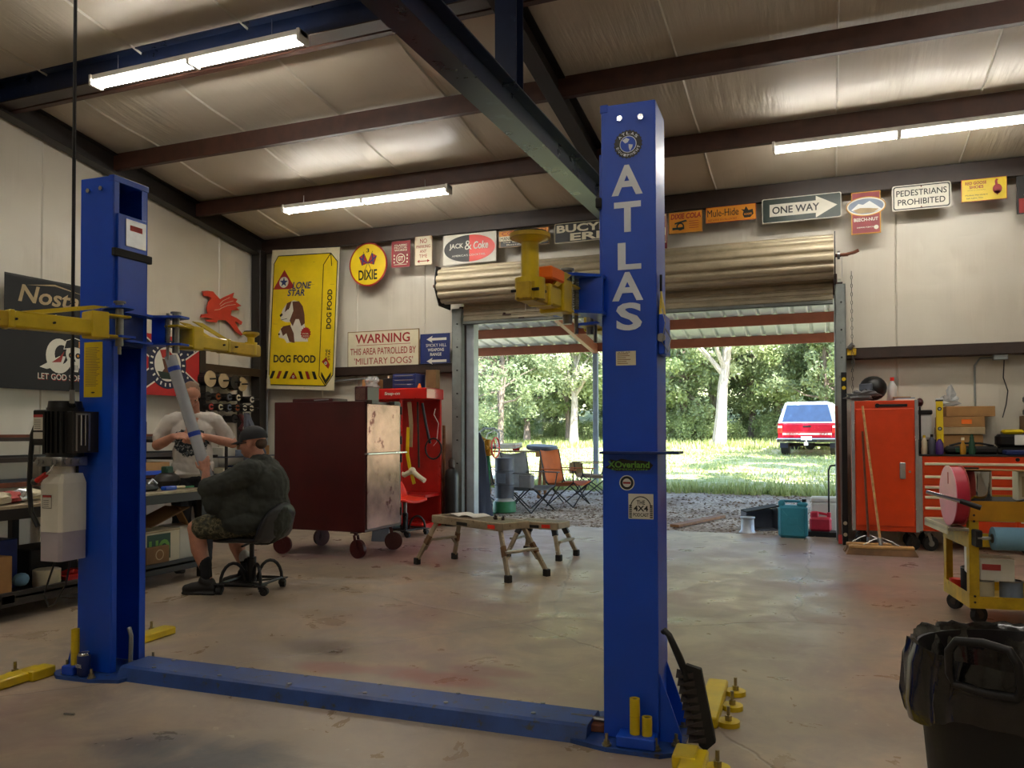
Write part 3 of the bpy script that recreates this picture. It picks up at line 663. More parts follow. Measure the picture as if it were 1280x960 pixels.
b = B(); b.M = sheet(); b.rect(.11, .215, .94, 1.045, .0008, 'sign_white'); b.disc(.162, .985, .045, .0012, 'sign_black', ry=.05, a0=0, a1=pi, n=20); b.disc(.162, .985, .041, .0014, 'sign_white', ry=.046, a0=0, a1=pi, n=20)
b.text('THE', .145, .18, 1.0, 1.018, .0018, 'sign_black', .02); b.text('4X4', .132, .193, .972, .996, .0018, 'sign_black', .025); b.text('PODCAST', .13, .196, .95, .965, .0018, 'sign_black', .02)
for x in (.113, .2):
    for k in range(7): b.rect(x, x+.012, .945+k*.008, .95+k*.008, .0018, 'sign_black')
b.build('sticker', cR, 'square white podcast sticker')
b = B(); b.box(2.92, 3.25, -.05, .1, 1.212, 1.222, 'blue_dark', .002); b.build('tool_shelf', lift)
b = B(); b.box(LW+.002, LW+.03, .03, .18, 1.63, 1.80, 'blue', .004); b.cyl((LW+.015, .02, 1.70), (LW+.015, .032, 1.70), .018, 'steel', n=12)
b.add([(LW+.004, .04, 1.8), (LW+.004, .14, 1.8), (LW+.02, .14, 1.8), (LW+.02, .04, 1.8), (LW+.01, .06, 1.93)], [(0, 3, 4), (3, 2, 4), (2, 1, 4), (1, 0, 4)], 'yellow'); b.cyl((LW+.01, .06, 1.9), (LW+.01, .06, 1.97), .006, 'black', n=6)
b.tube([(LW+.02, .02, 1.82), (LW+.035, .01, 1.76), (LW+.02, .02, 1.68), (LW+.04, .05, 1.64), (LW+.05, .06, 1.7), (LW+.03, .04, 1.74)], .0025, 'steel', 5); b.build('lock_box', lift, 'blue lock box with yellow handle')
# labels on the left column
b = B(); b.M = sheet(x=0); b.rect(.035, .165, 1.50, 1.80, .0008, 'sign_yellow')
for k in range(24): b.rect(.045, .12+.03*R.random(), 1.56+k*.009, 1.563+k*.009, .0012, 'sign_brown')
b.disc(.1, 1.525, .014, .0012, 'sign_black', ry=.004); b.build('warning_label', cL, 'long yellow safety label')
# power unit: motor, valve block, tank
def TK(e): return [(-.335-e, .06), (-.318, .04-e), (-.198, .04-e), (-.184+e, .055), (-.184+e, .20), (-.335-e, .20)]
pu = bpy.data.objects.new('power_unit', None); C.objects.link(pu); pu.parent = lift; pu.location = (.26, -.22, 0); pu['label'] = 'black hydraulic power unit with white fluid tank'
mx, my = -.245, .12
b = B(); b.cyl((mx, my, 1.18), (mx, my, 1.44), .09, 'black', n=28); b.cyl((mx, my, 1.44), (mx, my, 1.475), .085, 'black', r1=.08, n=28)
for k in range(16):
    a = pi+pi*1.4*k/15; b.box(mx+.093*cos(a)-.003, mx+.093*cos(a)+.003, my+.093*sin(a)-.01, my+.093*sin(a)+.004, 1.2, 1.42, 'black')
b.build('motor', pu)
b = B(); b.box(-.42, -.32, .07, .16, 1.24, 1.43, 'black', .006); b.build('switch_box', pu)
b = B(); b.M = sheet(.069, 0); b.rect(-.412, -.345, 1.32, 1.405, .0008, 'sign_white'); b.rect(-.412, -.345, 1.39, 1.405, .001, 'label_red'); b.rect(-.412, -.345, 1.275, 1.31, .0008, 'sign_white')
for k in range(5): b.rect(-.405, -.36, 1.33+k*.011, 1.3325+k*.011, .0012, 'sign_black')
b.build('warning_label', pu)
b = B(); b.box(-.17, -.125, .06, .219, 1.2, 1.42, 'black', .004); b.box(-.125, -.119, .055, .219, 1.2, 1.42, 'steel_black')
for t in (.07, .15): b.box(-.119, -.115, t, t+.012, 1.21, 1.41, 'steel')
b.box(-.119, -.115, .07, .162, 1.4, 1.41, 'steel'); b.build('mount_bracket', pu)
for t in (.1, .125):
    b = B(); b.cyl((-.11, t, 1.24), (-.11, t, 1.4), .004, 'chrome', n=8); b.build('rod', pu)
b = B(); b.box(-.345, -.17, .03, .20, 1.13, 1.18, 'steel', .004)
for x in (-.33, -.30, -.235, -.205): b.cyl((x, .02, 1.155), (x, .034, 1.155), .013, 'steel', n=8)
for y in (.06, .1, .15): b.cyl((-.172, y, 1.155), (-.16, y, 1.155), .015, 'steel', n=8)
b.build('valve_block', pu)
b = B(); b.cyl((-.26, .12, 1.07), (-.26, .12, 1.13), .055, 'tank_white', n=24); b.poly(TK(.002), 1.04, 'tank_white', .255)
b.add([(x, y, 1.04) for x, y in TK(.002)]+[(-.27+(x+.26)*.8+.02, y*.8+.024, 1.09) for x, y in TK(0)], [(i, (i+1) % 6, 6+(i+1) % 6, 6+i) for i in range(6)]+[(6, 7, 8, 9, 10, 11)], 'tank_white'); b.build('tank', pu)
b = B(); b.poly(TK(0), .787, 'fluid', .155); b.build('tank_fluid_level', pu, 'greyish lower part of tank with fluid')
b = B(); b.M = sheet(.037, 0); b.rect(-.305, -.24, .91, .98, .0008, 'sign_black'); b.rect(-.302, -.243, .913, .968, .001, 'sign_white'); b.rect(-.302, -.243, .966, .978, .001, 'label_red')
for k in range(4): b.rect(-.297, -.26, .92+k*.01, .9225+k*.01, .0012, 'sign_black')
b.build('tank_label', pu)
b = B(); b.tube([(-.21, .03, 1.15), (-.22, .01, 1.11), (-.27, .01, 1.075)], .006, 'chrome', 8); b.tube([(-.25, .01, 1.09), (-.31, .005, 1.055)], .015, 'red', 8); b.ball((-.32, .004, 1.05), .02, 'black'); b.build('release_lever', pu, 'red release lever')
b = B(); b.tube([(-.41, .12, 1.36), (-.43, .1, 1.35), (-.455, .1, 1.3), (-.47, .1, 1.15), (-.475, .1, 1.0), (-.46, .1, .88), (-.42, .11, .8)], .013, 'black', 8); b.build('hose', pu)
b = B(); b.tube([(-.3, .12, .64), (-.33, .1, .52), (-.35, .09, .44), (-.33, .1, .38), (-.28, .1, .40), (-.22, .11, .5), (-.20, .12, .64)], .005, 'black', 6); b.build('hose', pu)
b = B(); b.tube([(-.12, .05, 1.47), (-.12, .05, 3.0), (-.12, .05, 4.95)], .009, 'black', 6); b.cyl((-.12, .05, 1.46), (-.12, .05, 1.53), .013, 'steel', n=10); b.tube([(-.12, .05, 1.47), (-.14, .08, 1.45), (-.2, .1, 1.45)], .012, 'black', 6); b.build('power_cable', pu, 'black cable rising to the roof')
# ---- loose things on the lift base
W2 = Matrix.Translation(LO) @ Matrix.Rotation(LA, 4, 'Z')
def lp(x, y, z=0): p = W2 @ Vector((x, y, z)); return (p.x, p.y, p.z)
def adapter(x, h, label):
    b = B(); n = max(1, round(h/.065)); b.ring((0, 0, 0), (0, 0, h), .021, .014, 'yellow', 24)
    b.cyl((0, 0, .0), (0, 0, h-.006), .0145, 'black', n=16)
    for k in range(1, n): b.ring((0, 0, k*h/n-.001), (0, 0, k*h/n+.001), .0218, .02, 'yellow_dirty', 24)
    return b.build('lift_pad_extension', label=label, cat='lift adapter', loc=lp(x, -.052, .065))
adapter(.045, .19, 'tall yellow tube adapter standing at foot of left lift column')
adapter(3.065, .145, 'tall yellow tube adapter at foot of right lettered column')
adapter(3.115, .075, 'short yellow tube adapter beside taller one at right column foot')
can = thing('drink_can', 'dark blue beer can with silver top on lift base plate', 'can', lp(.128, -.072, .0182), 2.4)
b = B(); b.lathe([(.024, 0), (.033, .012), (.033, .11), (.027, .122)], 'sign_blue', n=24); b.build('can_body', can)
b = B(); b.lathe([(.033, .105), (.0325, .112), (.026, .124), (.024, .122), (.023, .118)], 'chrome', n=24); b.build('can_top', can)
b = B(); b.M = Matrix.Rotation(-2.4, 4, 'Z'); b.text('NATURAL', -.02, .022, .05, .07, 0, 'white_paint', .02, M=Matrix(((1, 0, 0, 0), (0, 0, -1, -.0345), (0, 1, 0, 0), (0, 0, 0, 1)))); b.build('lettering', can)
# hand brush hung against the right column foot
br = thing('hand_brush', 'black bench brush leaning on right column, bristles toward it', 'brush', lp(3.27, -.02, 0), LA)
h = B(); h.tube([(-.095, .02, .475), (-.088, .015, .485), (-.07, .01, .47), (-.03, 0, .39), (-.005, 0, .33), (.0, 0, .3)], [.012, .013, .013, .016, .016, .02], 'black', 10); h.build('handle', br)
h = B(); v = []
for (x, z) in ((.0, .36), (.06, .345), (.115, .06), (.075, .02), (.05, .04), (-.01, .3)): v.append((x, z))
h.poly([(x, z) for x, z in v], 0, 'black_matte', .03, Matrix(((1, 0, 0, 0), (0, 0, -1, -.01), (0, 1, 0, 0), (0, 0, 0, 1)))); h.build('back_board', br)
rr = random.Random(4)
for k in range(9):
    z = .32-k*.032; q = B(); q.add([(-.0+.006*k, -.01, z+.012), (.03+.006*k, -.01, z+.012), (.03+.006*k, -.01, z-.012), (.0+.006*k, -.01, z-.012), (-.04+.006*k, .02, z+.01+.006*rr.random()), (-.04+.006*k, -.02, z-.014)],
      [(0, 1, 2, 3), (0, 4, 1), (4, 0, 3, 5), (1, 4, 5, 2), (3, 2, 5)], 'bristle_dark'); q.build('bristle_tuft', br)
b = B(); b.cyl((0, 0, 0), (.05, .012, .0), .005, 'steel', n=8); b.build('small_bolt', label='small metal bolt lying on floor before left column', cat='bolt', loc=(-3.31, 2.72, .006))
# ============================================================ signs on the back wall (drawn flat: x right, y up)
SG = {}
def sign(name, label, x, z, draw, y=10.285, tilt=0, cat='sign', rz=0, group=None, px=None):
    b = B(); draw(b); o = b.build(name, None, label, cat, group, loc=(x, y, z), rot=(pi/2, tilt, rz)); return o
def grid_lines(b, x0, x1, ys, m, z=.003, h=.008, seed=1):
    q = random.Random(seed)
    for y in ys: b.rect(x0, x0+(x1-x0)*(.7+.3*q.random()), y, y+h, z, m)
def d_dogfood(b):
    w, h = 1.24, 2.17; U = lambda u: u*w; V = lambda v: (1-v)*h
    b.rect(0, w, 0, h, 0, 'sign_cream', .012)
    def P(pts, z, m): b.poly([(U(u), V(v)) for u, v in pts], z, m)
    def line(u0, v0, u1, v1, t=.007, m='sign_black', z=.005):
        p0 = Vector((U(u0), V(v0))); p1 = Vector((U(u1), V(v1))); d = (p1-p0).normalized(); n = Vector((-d.y, d.x))*t
        b.poly([tuple(p0+n), tuple(p1+n), tuple(p1-n), tuple(p0-n)], z, m)
    P([(.04, .10), (.10, .045), (.88, .04), (.98, .10), (.98, .89), (.88, .97), (.06, .97), (.03, .9)], .002, 'sign_yellow')
    for a in ((.04, .10, .10, .045), (.10, .045, .88, .04), (.88, .04, .98, .10), (.98, .10, .98, .89), (.98, .89, .88, .97), (.88, .97, .06, .97), (.04, .10, .03, .9), (.78, .12, .78, .9), (.78, .12, .88, .04), (.88, .04, .9, .13), (.78, .9, .88, .97)): line(*a)
    P([(.04, .285), (.20, .145), (.36, .27), (.30, .285)], .003, 'sign_red'); b.disc(U(.2), V(.235), .085, .004, 'sign_white')
    def star(cx, cy, r, z, m): b.poly([(cx+(r if i % 2 == 0 else r*.4)*cos(pi/2+i*pi/5), cy+(r if i % 2 == 0 else r*.4)*sin(pi/2+i*pi/5)) for i in range(10)], z, m)
    star(U(.2), V(.235), .08, .005, 'sign_blue')
    b.text('LONE', U(.33), U(.60), V(.285), V(.235), .006, 'sign_blue', .025, slant=.2); b.text('STAR', U(.26), U(.52), V(.335), V(.288), .006, 'sign_blue', .025, slant=.2)
    # big dog head looking left
    P([(.17, .47), (.20, .43), (.26, .385), (.36, .365), (.44, .375), (.50, .41), (.53, .47), (.53, .52), (.56, .6), (.60, .66), (.34, .66), (.33, .52), (.24, .52), (.17, .50)], .003, 'sign_white')
    P([(.34, .375), (.44, .372), (.50, .41), (.53, .47), (.54, .53), (.49, .55), (.45, .50), (.40, .50), (.36, .55), (.31, .51), (.36, .44)], .004, 'fur_brown')
    P([(.26, .385), (.33, .37), (.30, .42), (.23, .45)], .004, 'fur_brown'); P([(.155, .47), (.19, .455), (.205, .47), (.17, .485)], .005, 'sign_black'); line(.18, .505, .27, .495, .004)
    b.disc(U(.285), V(.425), .012, .006, 'sign_black')
    # small dog
    P([(.15, .60), (.19, .56), (.27, .55), (.34, .58), (.40, .66), (.28, .67), (.24, .64), (.16, .63)], .004, 'sign_white')
    P([(.22, .55), (.32, .54), (.38, .60), (.40, .67), (.32, .66), (.27, .6), (.22, .62), (.18, .57)], .005, 'fur_brown'); P([(.145, .605), (.165, .597), (.175, .61), (.155, .617)], .006, 'sign_black')
    pts = []
    for i in range(28): r = .098 if i % 2 else .082; pts.append((U(.56)+r*cos(2*pi*i/28), V(.60)+r*sin(2*pi*i/28)))
    b.poly(pts, .006, 'sign_red')
    for k, s in enumerate(('FOR', 'GROWING', 'DOGS')): b.text(s, U(.515), U(.605), V(.625)+(.035*(1-k)), V(.625)+.022+(.035*(1-k)), .007, 'sign_cream', .01)
    b.text('DOG FOOD', U(.09), U(.72), V(.81), V(.755), .004, 'sign_black', .03)
    Mv = Matrix.Translation((U(.925), V(.57), 0)) @ Matrix.Rotation(pi/2, 4, 'Z'); b.text('DOG FOOD', 0, .6, 0, .09, .004, 'sign_black', .03, M=Mv)
    Mv = Matrix.Translation((U(.93), V(.79), 0)) @ Matrix.Rotation(pi/2, 4, 'Z'); b.text('LONE', 0, .17, .05, .09, .004, 'sign_black', .025, M=Mv); b.text('STAR', 0, .17, .0, .04, .004, 'sign_black', .025, M=Mv)
    P([(.81, .80), (.87, .77), (.93, .82), (.91, .85)], .004, 'sign_red'); b.disc(U(.87), V(.81), .025, .005, 'sign_white'); star(U(.87), V(.81), .02, .006, 'sign_blue')
    for k, m in enumerate(('sign_black', 'sign_red', 'sign_black', None, 'sign_black', 'sign_red', 'sign_black')):
        u = .04+k*.1
        if m is None: P([(.34, .925), (.40, .875), (.46, .925)], .004, 'sign_red'); b.disc(U(.40), V(.91), .022, .005, 'sign_white'); star(U(.4), V(.91), .018, .006, 'sign_black'); continue
        if k < 3: P([(u, .925), (u+.045, .925), (u+.085, .87), (u+.04, .87)], .004, m)
        else: P([(u+.03, .87), (u+.075, .87), (u+.115, .925), (u+.07, .925)], .004, m)
    P([(.81, .87), (.88, .925), (.95, .87), (.95, .9), (.88, .96), (.81, .9)], .004, 'sign_black')
    q = random.Random(5)
    for k in range(10):
        x, y = q.random()*w*.9+.05, q.random()*h; b.rect(x, x+.03+.05*q.random(), y, y+.004, .0075, 'sign_brown')
sign('tin_sign', 'big yellow dog food tin sign with two dogs beside left corner', -8.19, 1.99, d_dogfood, y=10.27, tilt=radians(2.6))
def flagpic(b, cx, cy, s, mir=1):
    """small crossed battle flag on a staff"""
    T = Matrix.Translation((cx, cy, 0)) @ Matrix.Rotation(radians(26*mir), 4, 'Z') @ Matrix.Scale(mir, 4, (1, 0, 0))
    def P(pts, z, m): b.poly([(x*s, y*s) for x, y in pts], z, m, 0, T)
    b.add([(-.03*s, -1.3*s, .004), (.03*s, -1.3*s, .004), (.03*s, 1.2*s, .004), (-.03*s, 1.2*s, .004)], [(0, 1, 2, 3)] if mir > 0 else [(3, 2, 1, 0)], 'sign_black', False, T)
    P([(-.9, -.2), (-.03, -.35), (-.03, .95), (-.8, .9)], .005, 'sign_red'); P([(-.9, -.2), (-.75, -.22), (-.03, .8), (-.03, .95), (-.17, .95)], .006, 'sign_blue'); P([(-.03, -.35), (-.2, -.32), (-.8, .72), (-.8, .9), (-.7, .9)], .0065, 'sign_blue')
def d_dixie(b):
    r, ry = .325, .325
    b.disc(0, 0, r, 0, 'sign_red', th=.01, n=48); b.disc(0, 0, r*.93, .002, 'sign_yellow', n=48)
    flagpic(b, -.015, .06, .125, 1); flagpic(b, .015, .06, .125, -1)
    b.text('DIXIE', -.16, .16, -.23, -.08, .007, 'sign_black', .025); b.text('3', -.025, .025, .18, .24, .007, 'sign_black', .02)
sign('round_sign', 'round yellow enamel sign with red rim and crossed flags', -6.365, 3.80, d_dixie)
def d_maroon(b):
    b.rrect(0, .31, 0, .385, .012, 0, 'sign_maroon', .008); b.rrect(.015, .295, .015, .37, .01, .002, 'sign_red'); b.rrect(.025, .285, .025, .36, .01, .003, 'sign_maroon')
    b.text('CLASSIC', .05, .26, .31, .335, .005, 'sign_cream', .03); b.text('MOTOR', .05, .26, .27, .30, .005, 'sign_cream', .03); b.text('WORKS', .05, .26, .235, .262, .005, 'sign_cream', .03)
    b.disc(.155, .125, .075, .004, 'sign_cream'); b.disc(.155, .125, .064, .0045, 'sign_maroon'); b.text('GT', .11, .2, .09, .16, .005, 'sign_cream', .03)
    for x in (.04, .255):
        for k in range(3): b.rect(x, x+.02, .06+k*.05, .085+k*.05, .005, 'sign_cream')
    b.rect(.05, .26, .035, .042, .005, 'sign_cream')
sign('tin_sign', 'small dark maroon tin sign with round emblem near top of wall', -5.97, 3.72, d_maroon, tilt=radians(1))
def d_nopark(b):
    b.rrect(0, .285, 0, .425, .02, 0, 'sign_brown', .008); b.rrect(.006, .279, .006, .419, .02, .002, 'sign_cream')
    b.text('NO', .09, .2, .32, .385, .004, 'sign_red', .01); b.text('PARKING', .03, .255, .25, .295, .004, 'sign_red', .01); b.text('ANY', .085, .195, .18, .23, .004, 'sign_red', .01); b.text('TIME', .075, .205, .11, .16, .004, 'sign_red', .01)
    b.rect(.07, .215, .055, .067, .004, 'sign_red'); b.poly([(.04, .061), (.08, .038), (.08, .084)], .004, 'sign_red'); b.poly([(.245, .061), (.205, .038), (.205, .084)], .004, 'sign_red')
sign('parking_sign', 'cream no parking any time sign with red letters', -5.58, 3.715, d_nopark)
def d_jack(b):
    w, h = .82, .42; b.rect(0, w, 0, h, 0, 'sign_white', .01); cx, cy = w/2, h/2; b.disc(cx, cy, .395, .002, 'sign_black', ry=.19, a0=pi/2, a1=1.5*pi, n=28); b.disc(cx, cy, .395, .002, 'seat_red', ry=.19, a0=-pi/2, a1=pi/2, n=28)
    b.text('JACK', .10, .32, .20, .29, .005, 'sign_white', .02); b.text('&', .34, .45, .19, .32, .005, 'sign_white'); b.text('Coke', .47, .70, .19, .30, .005, 'sign_white', .025, slant=.1)
    b.text("AMERICA'S COCKTAIL", .14, .66, .10, .128, .005, 'sign_white')
sign('cocktail_sign', 'white sign with black and red oval next to the roll-up door', -5.12, 3.69, d_jack)
def d_manila(b):
    w, h = .74, .235; b.rect(0, w, 0, h, 0, 'sign_brown', .008); b.rect(.01, w-.01, .155, h-.01, .002, 'sign_orange'); b.rect(.01, w-.01, .09, .155, .002, 'sign_cream'); b.rect(.03, w-.01, .01, .085, .002, 'sign_black')
    b.text('COLUMBIAN', .05, .7, .165, .218, .004, 'sign_red', .03); b.text('MANILA DRILLING CABLE', .03, .71, .10, .145, .004, 'sign_black', .03); b.text('The Kind of Quality', .06, .68, .055, .078, .004, 'sign_cream'); b.text('Better by Far', .12, .6, .02, .043, .004, 'sign_cream')
sign('tin_sign', 'small weathered orange and black cable sign behind yellow lift pad', -4.26, 3.86, d_manila)
def d_bucy(b):
    w, h = 1.05, .265; b.rrect(0, w, 0, h, .015, 0, 'sign_cream', .01); b.rrect(.008, w-.008, .008, h-.008, .015, .002, 'sign_black')
    b.text('BUCYRUS', .03, w-.03, .135, .24, .004, 'sign_cream', .035); b.text('ERIE', .22, .82, .02, .12, .004, 'sign_cream', .035)
sign('enamel_sign', 'black enamel sign with cream block letters, partly behind lettered column', -3.44, 3.85, d_bucy)
def d_warn(b):
    w, h = 1.22, .53; b.rect(0, w, 0, h, 0, 'sign_brown', .012); b.rect(.012, w-.012, .0, h-.012, .002, 'sign_cream')
    b.text('WARNING', .14, 1.07, .345, .485, .004, 'sign_red', .03); b.rect(.16, 1.08, .315, .322, .004, 'sign_red')
    b.text('THIS AREA PATROLLED BY', .05, 1.17, .175, .275, .004, 'sign_red', .01); b.text("'MILITARY DOGS'", .12, 1.12, .03, .13, .004, 'sign_red', .01)
sign('warning_sign', 'cream warning sign about military dogs on the girt ledge', -6.78, 2.29, d_warn, y=10.38)
def d_smoky(b):
    w, h = .47, .43; b.rect(0, w, 0, h, 0, 'sign_blue', .01)
    for y, k in ((.35, 1), (.035, 1)):
        b.poly([(.10, y), (.20, y+.05), (.18, y+.018), (.42, y+.018), (.42, y-.018), (.18, y-.018), (.20, y-.05)], .003, 'sign_white')
    b.text('SMOKY HILL', .09, .42, .24, .285, .003, 'sign_white', .02); b.text('WEAPONS', .12, .38, .175, .22, .003, 'sign_white', .02); b.text('RANGE', .16, .34, .11, .155, .003, 'sign_white', .02)
sign('range_sign', 'dark blue weapons range sign with white arrows beside warning sign', -5.50, 2.29, d_smoky, y=10.31)
def d_strip(b):
    b.rect(0, .12, 0, .48, 0, 'sign_maroon', .008); b.rect(.01, .11, .1, .47, .002, 'sign_cream'); b.rect(.02, .1, .3, .45, .003, 'sign_red'); b.rect(.02, .1, .12, .2, .003, 'sign_maroon')
sign('tin_sign', 'narrow pale sign edge showing just right of lettered column', -2.04, 3.63, d_strip)
def d_dcola(b):
    w, h = .43, .28; b.rect(0, w, 0, h, 0, 'sign_brown', .008); b.rect(.01, w-.01, .01, h-.01, .002, 'sign_orange')
    b.text('DIXIE COLA', .03, .41, .185, .255, .004, 'sign_red', .03, slant=.1); b.ring((.15, .09, .002), (.15, .09, .006), .05, .032, 'sign_green', 16); b.rect(.05, .2, .05, .08, .005, 'sign_green'); b.poly([(.08, .12), (.24, .15), (.22, .17), (.08, .14)], .006, 'sign_green')
    for k in range(4): b.rect(.26, .38, .06+k*.028, .066+k*.028, .004, 'sign_red')
sign('soda_sign', 'yellow soda tin sign with red title and small cannon', -1.90, 3.83, d_dcola)
def d_mule(b):
    w, h = .61, .20; b.rect(0, w, 0, h, 0, 'sign_red', .008); b.rect(.006, w-.006, .006, h-.006, .002, 'sign_orange')
    b.text('Mule-Hide', .02, .40, .075, .165, .004, 'sign_black', .025); b.text('NOT A KICK IN A MILLION FEET', .03, .38, .02, .045, .004, 'sign_red', .02)
    b.poly([(.43, .14), (.47, .13), (.49, .17), (.52, .12), (.57, .13), (.58, .07), (.54, .03), (.47, .03), (.45, .07), (.46, .11)], .004, 'sign_black'); b.text('ROOFS', .47, .56, .06, .085, .005, 'sign_orange', .02)
sign('roofing_sign', 'narrow orange roofing sign with black mule mark', -1.43, 3.925, d_mule)
def d_oneway(b):
    w, h = .905, .30; b.rrect(0, w, 0, h, .02, 0, 'sign_white', .008); b.rrect(.01, w-.01, .01, h-.01, .018, .002, 'sign_green')
    b.poly([(.09, .075), (.62, .075), (.62, .02), (.86, .15), (.62, .28), (.62, .225), (.09, .225)], .003, 'sign_white'); b.text('ONE WAY', .12, .66, .105, .195, .005, 'sign_black', .03)
sign('one_way_sign', 'black one way sign with white right-pointing arrow', -.75, 3.855, d_oneway)
def d_beech(b):
    w, h = .32, .50; b.rect(0, w, 0, h, 0, 'sign_gold', .008); b.rect(.012, w-.012, .012, h-.012, .002, 'sign_maroon')
    b.disc(w/2, .325, .215, .0025, 'sign_gold', ry=.115, th=.01, n=40); b.disc(w/2, .325, .205, .003, 'sign_white', ry=.105, n=40); b.disc(w/2, .325, .19, .0035, 'post_grey', ry=.09, n=40)
    b.poly([(.0, .29), (.08, .36), (.13, .345), (.2, .385), (.27, .33), (.33, .28), (.25, .25), (.08, .25)], .004, 'roof_white'); b.poly([(.02, .285), (.1, .31), (.2, .3), (.3, .285), (.24, .245), (.08, .245)], .0045, 'spool_tan')
    b.text('BEECH-NUT', .03, .29, .15, .19, .004, 'sign_white', .03); b.text('CHEWING TOBACCO', .06, .25, .07, .085, .004, 'sign_white', .01); b.disc(.27, .07, .025, .004, 'sign_white')
sign('tobacco_sign', 'red tobacco sign with mountain oval right of the one way sign', .26, 3.625, d_beech)
def d_ped(b):
    w, h = .61, .295; b.rrect(0, w, 0, h, .03, 0, 'sign_white', .008); b.rrect(.012, w-.012, .012, h-.012, .028, .002, 'sign_black'); b.rrect(.024, w-.024, .024, h-.024, .022, .003, 'sign_white')
    b.text('PEDESTRIANS', .045, .565, .165, .235, .005, 'sign_black', .01); b.text('PROHIBITED', .06, .55, .06, .13, .005, 'sign_black', .01); b.disc(w/2, .265, .008, .005, 'rust'); b.disc(w/2, .03, .008, .005, 'rust')
sign('pedestrian_sign', 'white pedestrians prohibited sign with black border', .70, 3.855, d_ped)
def d_goose(b):
    w, h = .45, .255; b.rect(0, w, 0, h, 0, 'sign_red', .008); b.rect(.006, w-.006, .006, h-.006, .002, 'sign_yellow')
    b.text('RED GOOSE', .04, .25, .19, .225, .004, 'sign_red', .025); b.text('SHOES', .08, .22, .145, .18, .004, 'sign_red', .025); b.text('Half the fun of having feet', .06, .24, .12, .13, .004, 'sign_black')
    b.text('Mullins Hardware', .04, .26, .065, .08, .004, 'sign_black', .01); b.text('Salt Lake, Tex.', .05, .22, .03, .045, .004, 'sign_black', .01)
    b.disc(.355, .12, .045, .004, 'sign_red', ry=.055); b.poly([(.335, .16), (.33, .21), (.345, .235), (.365, .225), (.355, .21), (.36, .17)], .004, 'sign_red'); b.poly([(.32, .1), (.39, .1), (.355, .05)], .004, 'sign_red')
sign('shoe_sign', 'yellow shoe shop sign with red goose at upper right', 1.41, 3.885, d_goose)
def d_last(b):
    b.rect(0, .6, 0, .42, 0, 'sign_black', .01); b.rect(.02, .58, .01, .17, .002, 'sign_red'); b.disc(.17, .25, .07, .003, 'sign_white'); b.rect(.07, .5, .2, .215, .0025, 'sign_white')
sign('tin_sign', 'black and red sign cut off at the right edge', 1.95, 3.70, d_last)
# ============================================================ left wall: banners and emblem
def d_nost(b):
    w, h = 1.5, .44; n = 14
    for i in range(n):
        x0, x1 = w*i/n, w*(i+1)/n; b.box(x0, x1, 0, h, -.004-.006*(i % 2), 0, 'banner_black')
    b.rect(0, w, h-.02, h, .001, 'steel_black')
    b.text('Nostalgia', .14, 1.30, .09, .34, .003, 'spool_tan', .045, slant=.25); b.poly([(.25, .34), (.6, .38), (1.0, .33), (.6, .40)], .004, 'spool_tan')
    b.poly([(.5, .02), (.62, .06), (.7, .02), (.6, -.0)], .004, 'sign_white')
sign('wall_banner', 'dark banner with tan script lettering, upper one of two', 6.05, 2.62, d_nost, y=0, rz=pi/2).location = (-8.225, 5.99, 2.60)
def d_skull(b):
    w, h = 1.55, .72; b.rect(-.3, w, 0, h, 0, 'banner_black', .006)
    cx, cy = .80, .42
    for s in (-1, 1):
        b.disc(cx+s*.2, cy-.02, .17, .001, 'sign_white', ry=.2, n=24); b.disc(cx+s*.17, cy, .09, .0015, 'banner_black', ry=.11, n=20)
    b.disc(cx, cy+.02, .115, .002, 'sign_white', ry=.13); b.poly([(cx-.07, cy-.07), (cx+.07, cy-.07), (cx+.05, cy-.19), (cx-.05, cy-.19)], .0021, 'sign_white')
    b.disc(cx-.045, cy-.0, .034, .003, 'banner_black'); b.disc(cx+.045, cy-.0, .034, .003, 'banner_black'); b.disc(cx-.045, cy, .016, .004, 'sign_orange'); b.disc(cx+.045, cy, .016, .004, 'sign_orange')
    b.poly([(cx-.015, cy-.07), (cx+.015, cy-.07), (cx, cy-.035)], .004, 'banner_black')
    for k in range(5): b.rect(cx-.04+k*.018, cx-.034+k*.018, cy-.17, cy-.11, .004, 'banner_black')
    b.poly([(cx-.15, cy+.06), (cx-.12, cy+.17), (cx, cy+.21), (cx+.13, cy+.18), (cx+.15, cy+.07), (cx, cy+.09)], .005, 'sign_white'); b.poly([(cx-.14, cy+.07), (cx-.11, cy+.165), (cx, cy+.2), (cx+.12, cy+.17), (cx+.14, cy+.08), (cx, cy+.1)], .006, 'banner_black')
    b.rect(cx+.05, cx+.11, cy+.1, cy+.17, .007, 'sign_orange')
    b.poly([(cx-.45, cy-.16), (cx-.2, cy-.02), (cx-.12, cy-.02), (cx-.16, cy-.12), (cx-.36, cy-.18)], .005, 'sign_white'); b.poly([(cx-.3, cy-.1), (cx-.2, cy-.03), (cx-.14, cy+.04), (cx-.18, cy-.09)], .006, 'sign_red')
    b.text("LET GOD SORT 'EM OUT", .335, 1.32, .115, .185, .003, 'sign_red', .03); b.text("LET GOD SORT 'EM OUT", .33, 1.315, .125, .195, .004, 'sign_white', .03)
sign('wall_banner', 'black banner with white skull in a beret and lettering', 0, 0, d_skull, y=0, rz=pi/2).location = (-8.23, 6.06, 1.79)
